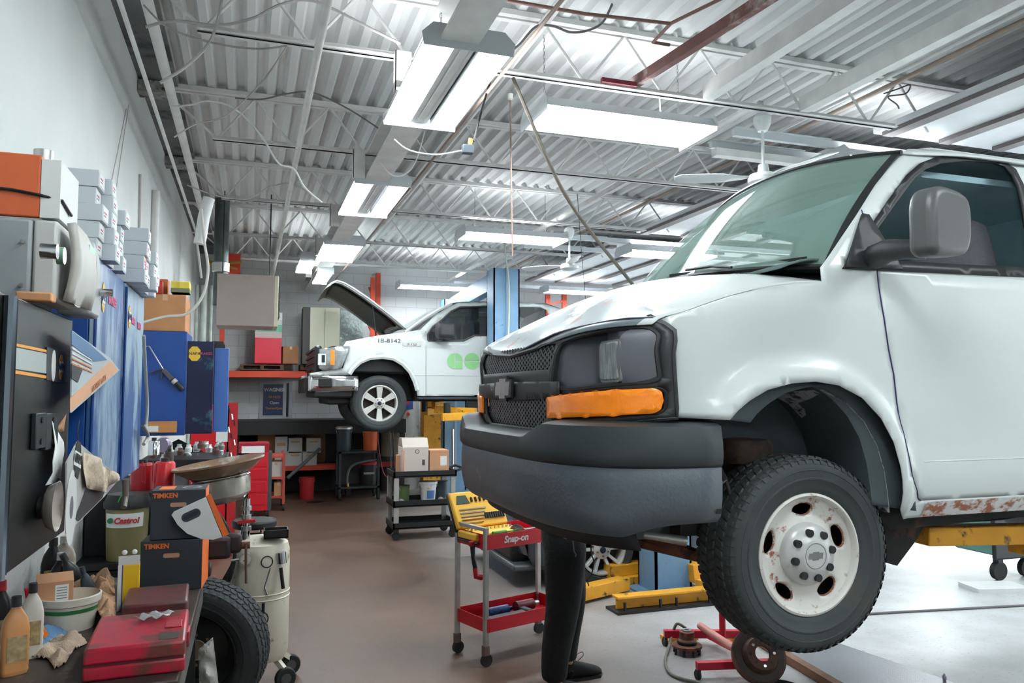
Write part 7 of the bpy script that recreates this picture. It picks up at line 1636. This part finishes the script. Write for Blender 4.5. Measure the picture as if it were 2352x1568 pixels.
# ---- clutter on the side bench
zb_ = .8305
def can(label, px0, py0, px1, py1, Y, m, cat='can', name='can', zb=None):
    A = aY(px0, py0, Y); B = aY(px1, py1, Y); rr_ = (B.x-A.x)/2; zb = B.z if zb is None else zb; r = T(name, label, cat, ((A.x+B.x)/2, Y+rr_, zb)); h = A.z-zb
    MB().lathe([(0, 0), (rr_, 0), (rr_, h*.92), (rr_*.85, h), (0, h)], 24).build('body', m, r); MB().cyl((0, 0, h), (0, 0, h+.02), rr_*.4, n=12).build('cap', m_dark, r); return r
zhi = aY(350, 1122, 5.2).z
one('parts_bin', MB().box(WL+.01, -.40, 4.98, 6.1, .832, zhi), c(26, 26, 28, .7), 'black metal box raising the red cans on the side bench', 'box', smooth=False)
can('wide red safety can on the black box', 296, 1066, 352, 1122, 5.1, c(170, 24, 34, .35), 'can', 'safety_can', zb=zhi+.001); can('bright red safety can with a clip on the black box', 352, 1062, 400, 1122, 5.0, c(206, 34, 40, .35), 'can', 'safety_can', zb=zhi+.001)
for i, px_ in enumerate((332, 356)): pipe('wire_clip', 'red wire clip standing before the safety cans' if i else 'dull red wire clip before the wide safety can', [aY(px_-4, 1060, 4.98), aY(px_-6, 1105, 4.98), aY(px_, 1110, 4.98), aY(px_+4, 1065, 4.98)], .004, c(150, 24, 40), 'handle')
random.seed(12)
for i in range(26):
    px_ = 350+random.random()*160; py_ = 1062-(px_-330)*.13+random.uniform(-16, 8); Y = 5.6+random.random()*1.1; p = aY(px_, py_, Y)
    one(random.choice(['glass_jar', 'fitting', 'hose_coupler']), MB().lathe([(0, 0), (.022, 0), (.024, .03), (.016, .04), (.016, .055), (0, .055)], 14), random.choice([m_alu, m_wh, c(176, 182, 180, .2), c(130, 134, 130, .4, .5), c(90, 60, 50)]), 'small metal or plastic fitting in the heap on the cluttered side bench', 'fitting', 'fittings heaped on the side bench', loc=p)
rr, w, h, d_ = bx('fitting_shelf', 'long dark tray holding the heap of fittings', 'tray', 318, 1058, 520, 1100, 6.0, .7, m_dark, zb=aY(400, 1100, 6.0).z)
mb = MB(); P = [aY(a_, b_, 7.4) for a_, b_ in ((396, 1015), (410, 1008), (490, 1048), (480, 1066), (400, 1062))]; mb.add(P, [(0, 1, 2, 3, 4)]); one('black_panel', mb, m_black, 'black sloping panel behind the heap of fittings', 'panel', solid=.02, smooth=False)
can('silver lidded can under the wooden block', 338, 1013, 366, 1045, 5.5, m_chrome); can('dark tin with an orange lid on the side bench', 378, 1038, 398, 1062, 5.6, c(60, 44, 40))
one('disc_grinder', MB().cyl((0, 0, 0), (.02, .03, 0), .05, n=20), c(130, 120, 140, .3, .6), 'shiny round disc beside the silver can', 'disc', loc=aY(372, 1022, 5.8))
rr, w, h, d_ = bx('bulb_carton', 'small blue and white carton among the fittings', 'box', 478, 1030, 500, 1050, 7.0, .06, c(30, 60, 120)); 
one('white_bottle', MB().lathe([(0, 0), (.02, 0), (.02, .1), (.008, .12), (0, .12)], 14), m_wh, 'slim white bottle beside the blue carton', 'bottle', loc=aY(497, 1052, 7.0))
pipe('hose_fitting', 'grey hose end with a valve hanging under the second blue cabinet', [aX(288, 1100, -.47), aX(288, 1140, -.47), aX(284, 1165, -.47)], .012, c(120, 112, 104, .4, .5), 'hose end')
# ================= TANKS BEHIND PICKUP =================
YK = 14.0; a = aY(925, 900, YK); b = aY(968, 1075, YK); rx = (b.x-a.x)/2
r = T('storage_tank', 'tall white storage tank with a blue and red logo label and a red sticker', 'tank', (a.x+rx, YK+.3, 0))
MB().lathe([(0, 0), (rx, 0), (rx, 2.0), (rx*.9, 2.1), (0, 2.12)], 32).build('body', mat('tank_white', (206, 208, 204), .5, var=.05, col2=(140, 110, 80), spots=.15, spotscale=5), r)
p = aY(943, 931, YK); MB().box(p.x-a.x-rx-.07, p.x-a.x-rx+.07, -rx-.002, -rx+.03, p.z-.07, p.z+.08).build('logo_label', c(60, 90, 160, .5), r, smooth=False); MB().box(p.x-a.x-rx-.07, p.x-a.x-rx+.0, -rx-.004, -rx+.0, p.z+.02, p.z+.08).build('logo_red', c(206, 50, 70), r, smooth=False)
MB().cyl((p.x-a.x-rx-.02, -rx-.004, p.z-.16), (p.x-a.x-rx-.02, -rx, p.z-.16), .035, n=8).build('sticker', c(206, 60, 70), r)
a = aY(880, 980, YK-.0); b = aY(926, 1070, YK-.0); rx = (b.x-a.x)/2
r = T('storage_tank', 'shorter cream storage tank with a grey lower half beside the white one', 'tank', (a.x+rx, YK+.2, 0)); MB().lathe([(rx, 0), (rx, 1.15), (rx*.9, 1.2), (0, 1.22)], 32).build('body', c(186, 178, 160, .6, var=.15, scale=4), r); MB().lathe([(rx+.003, 0), (rx+.003, .62)], 32).build('grey_band', c(96, 98, 98), r)
a = aY(974, 925, 13.3); b = aY(1012, 1070, 13.3); one('yellow_post', MB().box(0, b.x-a.x, 0, .3, 0, 1.85), m_yel, 'tall scuffed yellow post behind the swing arm under the pickup', 'post', loc=(a.x, 13.3, 0), smooth=False)
for k, px_ in enumerate((868, 895, 902)): pts = [aY(px_, 990, 13.0), aY(px_+2, 1030, 13.0), aY(px_+(12 if k == 0 else 3), 1085, 13.0), aY(px_+(26 if k == 0 else 4), 1098 if k == 0 else 1120, 13.0)]; pipe('grease_hose', ['dark red hose hanging behind the pickup tyre', 'grey hose hanging before the cream tank', 'black hose hanging before the cream tank'][k], pts, .012, [c(110, 50, 56), c(90, 94, 96), m_black][k], 'hose', k=3)
pipe('lift_rod', 'chrome rod standing before the far lift column', [aY(1040, 985, 13.0), aY(1040, 1080, 13.0)], .022, m_chrome, 'rod')
p = aY(1085, 985, 13.6); one('dark_machine', MB().box(-.5, .5, -.3, .3, 0, 1.75), c(58, 62, 60, .7, var=.5, scale=4), 'dark machine standing behind the far lift column', 'machine', loc=(p.x+.15, 14.1, 0), smooth=False, bevel=.04)
# ================= VAN SIDE FLOOR ITEMS =================
m_rotor = mat('rusty_rotor', (96, 66, 56), .7, .2, var=.3, scale=9, col2=(56, 48, 48), spots=.5)
RP = V((2.97, 4.05, .17))
r = T('brake_rotor', 'rusty brown brake rotor with an eight-hole hub face leaning on the red jack base', 'brake rotor', RP, 0)
Mr = Euler((radians(62), 0, radians(-16))).to_matrix().to_4x4()
MB().lathe([(.155, -.05), (.165, -.045), (.165, -.015), (.15, -.01), (.11, -.005), (.10, .03), (.095, .05), (.045, .05), (.045, .03), (.08, .02), (.09, -.05)], 56, Mr, closed=True).build('disc', m_rotor, r)
for k in range(8): a = 2*pi*k/8; MB().cyl(Mr @ V((.07*cos(a), .07*sin(a), .05)), Mr @ V((.07*cos(a), .07*sin(a), .053)), .009, n=12).build('stud_hole', m_black if k % 3 else m_chrome, r)
for k in range(1): MB().lathe([(.11, -.004), (.112, -.002), (.15, -.008), (.15, -.01)], 56, Mr).build('wear_ring', c(60, 46, 44, .6), r)
r = T('transmission_jack', 'red low transmission jack with casters and a red upright post under the tyre', 'jack', (2.97, 4.45, 0)); mj = c(190, 26, 50, .4)
p = aY(1660, 1400, 4.6); q0 = aZ(1660, 1480, .06)
rpart(r, MB().cyl((q0.x, q0.y, .06), (q0.x, q0.y, .62), .022, n=16), 'post', mj)
l0 = aZ(1600, 1528, .08); l1 = aZ(1780, 1522, .08); rpart(r, MB().bar(l0, l1, .045, .045), 'base_bar', mj, smooth=False); l2 = aZ(1525, 1455, .08); l3 = aZ(1700, 1455, .08); rpart(r, MB().bar(l2, l3, .045, .05), 'base_bar', mj, smooth=False)
rpart(r, MB().bar((q0.x, l0.y+.02, .08), (q0.x, l2.y-.02, .08), .045, .045), 'base_bar', mj, smooth=False)
for l in (l0, l1, l2, l3): rpart(r, MB().box(l.x-.012, l.x+.012, l.y-.03, l.y+.0, .02, .06), 'caster', m_dark); rpart(r, MB().cyl((l.x-.01, l.y-.012, .028), (l.x+.01, l.y-.012, .028), .028, n=16), 'caster_wheel', m_rub)
p0, p1 = aZ(1608, 1450, .13), aZ(1665, 1485, .13); rpart(r, MB().cyl((p0.x, p0.y, .17), (p1.x, p1.y-.1, .15), .024, n=12), 'pump_cylinder', c(196, 130, 120, .5))
hx = aZ(1578, 1500, .0)
r = T('drum_hub', 'greasy wheel hub standing on dark studs beside the jack', 'hub', (hx.x, hx.y, 0))
MB().lathe([(0, .15), (.025, .15), (.05, .145), (.05, .10), (.06, .09), (.06, .065), (.1, .06), (.1, .045), (0, .045)], 32).build('hub_body', m_rust, r); MB().lathe([(.015, .151), (.03, .151), (.03, .158), (.015, .158)], 20, closed=True).build('bearing', m_alu, r)
for k in range(8): a = 2*pi*k/8; MB().cyl((.085*cos(a), .085*sin(a), 0), (.085*cos(a), .085*sin(a), .05), .009, n=8).build('stud', m_dark, r)
MB().lathe([(.062, .062), (.066, .07), (.066, .085), (.062, .09)], 32).build('black_seal', m_black, r)
pts = [aZ(a_, b_, z_) for a_, b_, z_ in ((1575, 1442, .12), (1555, 1432, .15), (1545, 1455, .08), (1535, 1490, .012), (1528, 1520, .012), (1545, 1550, .012), (1600, 1566, .012), (1640, 1575, .012))]
pipe('rubber_hose', 'grey green rubber hose curling on the floor around the wheel hub', pts, .010, c(112, 112, 104, .6), 'hose', k=5)
one('yellow_strap', MB().box(-.12, .12, -.06, .06, 0, .03), m_yel, 'yellow greasy strap plate lying behind the wheel hub', 'plate', loc=(aZ(1560, 1468, 0).x, aZ(1560, 1468, 0).y, .0), smooth=False)
one('yellow_chock', MB().box(-.1, .1, -.05, .05, 0, .06), m_yel, 'greasy yellow block on the floor beneath the van tyre', 'block', loc=(aZ(1705, 1475, 0).x, aZ(1705, 1475, 0).y, 0), smooth=False)
one('rubber_ring', MB().lathe([(.13, .0), (.15, .01), (.15, .025), (.13, .03)], 40, closed=True), m_rub, 'black rubber ring lying at the bottom edge near the diamond plate', 'ring', loc=(aZ(1790, 1590, 0).x, aZ(1790, 1590, 0).y, 0))
# diamond plate with wooden edge
P = [aZ(a_, b_, .03) for a_, b_ in ((1750, 1468), (1885, 1462), (2260, 1590), (1975, 1600))]
def dplate():
    m = mat('diamond_plate', (150, 152, 156), .35, .4); nt = m.node_tree; N = nt.nodes; L = nt.links; tc = N.new('ShaderNodeTexCoord'); mp = N.new('ShaderNodeMapping'); mp.inputs['Rotation'].default_value = (0, 0, .78); mp.inputs['Scale'].default_value = (22, 22, 22)
    ck = N.new('ShaderNodeTexBrick'); ck.inputs['Scale'].default_value = 1; ck.inputs['Mortar Size'].default_value = .14; ck.inputs['Mortar Smooth'].default_value = .5; L.new(tc.outputs['Object'], mp.inputs[0]); L.new(mp.outputs[0], ck.inputs['Vector'])
    bp = N.new('ShaderNodeBump'); bp.inputs['Strength'].default_value = .7; bp.inputs['Distance'].default_value = .006; bp.invert = True; L.new(ck.outputs['Fac'], bp.inputs['Height']); L.new(bp.outputs[0], N['Principled BSDF'].inputs['Normal']); ck.inputs['Color1'].default_value = lin((186, 188, 192)); ck.inputs['Color2'].default_value = lin((178, 180, 184)); ck.inputs['Mortar'].default_value = lin((140, 142, 148)); L.new(ck.outputs[0], N['Principled BSDF'].inputs['Base Color']); return m
r = T('ramp_plate', 'diamond pattern steel plate with a wooden edge lying on the floor under the van', 'plate', (P[0].x, P[0].y, 0))
mb = MB().add(P+[p-V((0, 0, .025)) for p in P], [(0, 1, 2, 3), (4, 5, 6, 7), (0, 1, 5, 4), (1, 2, 6, 5), (2, 3, 7, 6), (3, 0, 4, 7)]); mb.build('steel_plate', dplate(), r, world=True, smooth=False)
e0 = P[0]-V((.03, 0, 0)); e1 = P[3]-V((.03, 0, 0)); MB().bar((e0.x, e0.y, .03), (e1.x, e1.y, .03), .06, .05).build('wooden_edge', c(124, 92, 70, .8, var=.3), r, world=True, smooth=False)
p = aZ(2170, 1575, 0); r = T('air_fitting', 'small silver air hose fitting standing at the bottom edge of the plate', 'fitting', (p.x, p.y, 0)); MB().lathe([(0, 0), (.014, 0), (.014, .03), (.009, .035), (.012, .045), (.012, .06), (.006, .07), (0, .075)], 16).build('body', c(180, 172, 196, .3, .6), r)
pts = [aZ(1960, 1412, .008), aZ(2050, 1406, .008), aZ(2200, 1398, .008), aZ(2352, 1390, .008), aZ(2450, 1388, .008)]; pipe('floor_hose', 'dark thin hose lying across the bright floor behind the van wheel', pts, .010, c(110, 108, 112), 'hose')
# green bin on casters
m_gr = mat('bin_green', (92, 134, 124), .5, var=.2, scale=4); a = aZ(2240, 1350, 0)
x0, y0 = 6.62, 5.45; r = T('waste_bin', 'dull green steel bin on casters beyond the lift arm near the door', 'bin', (x0+.6, y0+.4, 0))
rpart(r, MB().box(x0, x0+1.3, y0, y0+.45, .24, 1.10), 'bin_body', m_gr, bevel=.02); rpart(r, MB().box(x0-.06, x0+.5, y0-.04, y0, .21, .60), 'black_sling', m_dark, bevel=.02)
for k in range(5): rpart(r, MB().box(x0+.08+.25*k, x0+.12+.25*k, y0-.02, y0, .32, 1.08), 'rib', m_gr, smooth=False)
for x, y in ((x0+.12, y0+.08), (x0+1.18, y0+.08), (x0+.5, y0+.1)): rpart(r, MB().box(x-.03, x+.03, y-.03, y+.03, .16, .24), 'caster', m_dark); rpart(r, MB().cyl((x, y-.025, .085), (x, y+.025, .085), .085, n=20), 'caster_wheel', m_rub)
rpart(r, MB().cyl((x0+.62, y0-.03, .2), (x0+.62, y0-.03, 1.0), .02, n=8), 'chrome_bar', m_chrome)
one('white_slab', MB().box(-.25, .25, -.14, .14, 0, .035), m_white, 'white foam slab on the floor before the green bin', 'slab', loc=(aZ(2285, 1352, 0).x, aZ(2285, 1352, 0).y, 0), rz=-.25, smooth=False)
# ================= CEILING CABLES =================
def cab(label, pts, r_=.006, m=None, Y=None, k=6, cat='cable', name='cable', cv=None): 
    P = [aY(a_, b_, c_[0] if c_ else Y) for a_, b_, *c_ in pts]; return pipe(name, label, P, r_, m or c(186, 183, 182, .6), cat, n=6, k=k)
cab('black cord dropping from the joist to a hanging outlet box', [(1131, 172), (1110, 240), (1088, 325)], .007, m_black, 4.9, k=3)
p = aY(1075, 340, 4.9); r = T('outlet_box', 'hanging grey outlet box with an orange strain relief', 'outlet box', (p.x, 4.9, p.z)); MB().box(-.04, .035, -.025, .025, -.04, .02).build('box_body', c(74, 84, 92, .5), r, bevel=.005); MB().cyl((.012, 0, .02), (.02, 0, .065), .014, .018, n=12).build('strain_relief', c(196, 140, 70), r)
cab('grey cord looping from the girder to the outlet box', [(905, 320), (940, 345), (1000, 355), (1060, 346)], .006, None, 4.9)
cab('thick brown grey cable sagging from the joist over the bay light to the van hood', [(1178, 178), (1225, 290), (1262, 375), (1300, 450), (1355, 530), (1455, 655)], .011, c(112, 104, 94, .6), 4.3, k=5)
cab('thin brown rope hanging straight down between the lights', [(1172, 215), (1174, 400), (1177, 588)], .006, c(150, 120, 108), 5.4, k=2)
p = aY(1172, 222, 5.4); one('rope_hook', MB().lathe([(.0, .03), (.022, .02), (.02, -.02), (0, -.03)], 14), m_steel, 'small white cup hook at the top of the brown rope', 'hook', loc=p)
cab('fine black wire hanging beyond the bay light', [(1326, 445), (1334, 560), (1345, 690)], .003, m_black, 7.5, k=2)
cab('grey armoured cable looping over the joist before the left lights', [(335, 62), (400, 48), (500, 58), (580, 42), (640, 12), (700, 0), (760, 18), (860, 70), (920, 100)], .008, None, 4.4)
cab('grey cable crossing diagonally toward the left wall pipe', [(368, 190), (430, 150), (485, 90), (510, 0)], .008, None, 4.2)
cab('thin dark cable drooping below the deck near the pipe', [(330, 12), (380, 60), (440, 85), (520, 105), (600, 112), (660, 105)], .005, c(165, 160, 158), 4.2)
cab('long cable rising from the left wall toward the joist', [(400, 315), (450, 285), (520, 265), (600, 190), (660, 105)], .005, c(170, 165, 162), 5.0)
cab('white cable drooping below the second joist', [(395, 245), (440, 240), (480, 232), (540, 250), (600, 312), (640, 375), (675, 388), (700, 430), (740, 465)], .007, m_white, 5.8)
cab('dark cable arching over the second joist toward the girder', [(540, 225), (600, 228), (660, 215), (720, 213), (800, 250), (870, 295)], .006, c(112, 108, 108), 6.0)
cab('grey cable across the third bay', [(430, 425), (500, 450), (570, 455), (620, 430), (670, 422), (720, 450)], .006, None, 7.4)
cab('white cable hanging in a loop below the second girder light', [(976, 300), (955, 370), (930, 400), (900, 402), (870, 370)], .006, m_white, 6.1)
cab('dark cable looping over the first bay light', [(1150, 130), (1190, 105), (1230, 62), (1270, 60), (1310, 74), (1350, 70), (1385, 50), (1410, 0)], .008, c(112, 106, 110), 4.4)
cab('tangled white cable above the bay light behind the van', [(1515, 225), (1520, 300), (1530, 300)], .005, m_white, 4.75, k=3)
cab('tangle of dark cable tied to the last joist panel', [(2030, 215), (2060, 205), (2090, 195), (2080, 215), (2040, 222), (2060, 240), (2065, 250)], .006, c(110, 106, 108), 4.6)
for i, (a_, b_, lab) in enumerate((((296, 240), (258, 500), 'pair of thin wires running down the left wall near the boxes'), ((290, 250), (245, 470), 'thin loose wire drooping on the left wall'), ((322, 400), (318, 600), 'grey conduit running down the left wall past the boxes'))):
    p0, p1 = aX(*a_, WL+.012), aX(*b_, WL+.012); pipe('wall_wire', lab, [p0, (p0+p1)/2+V((0, .02*(i-1), 0)), p1], .003 if i < 2 else .010, c(186, 182, 178), 'wire', n=6)
pipe('wall_conduit', 'white conduit running down the wall above the cardboard box', [(WL+.03, 7.6, 3.6), (WL+.03, 7.6, 2.4)], .04, m_steel, 'conduit')
for i, y in enumerate((4.35, 6.35, 8.4)): one('junction_box', MB().box(0, .22, -.08, .08, -.09, .0), c(160, 158, 154, .5, var=.5, scale=20, col2=(60, 56, 54), spots=.4), ['metal junction box on the wall ledge nearest the viewer side', 'metal junction box on the wall ledge beside the second joist', 'metal junction box on the wall ledge beside the third joist'][i], 'junction box', loc=(WL+.003, y+.2, DECK-.05), smooth=False)
# floor drain cover
p = aZ(725, 1153, 0); one('floor_drain', MB().cyl((0, 0, 0), (0, 0, .006), .14, n=24), m_black, 'round dark drain cover in the floor before the black trolley', 'drain cover', loc=p)
# ================= LIGHT, WORLD =================
W = bpy.data.worlds.new('daylight'); SC.world = W; W.use_nodes = True
bg = W.node_tree.nodes['Background']; bg.inputs[0].default_value = (.9, .97, 1, 1); bg.inputs[1].default_value = 2.7
SC.view_settings.view_transform = 'Standard'; SC.view_settings.look = 'None'; SC.view_settings.exposure = .7
SC.cycles.use_denoising = True; SC.cycles.max_bounces = 6; SC.cycles.diffuse_bounces = 3; SC.cycles.glossy_bounces = 3; SC.cycles.use_adaptive_sampling = True; SC.cycles.adaptive_threshold = .12; SC.cycles.adaptive_min_samples = 16
SC.cycles.transparent_max_bounces = 12; SC.cycles.sample_clamp_indirect = 8; SC.cycles.caustics_reflective = False; SC.cycles.caustics_refractive = False
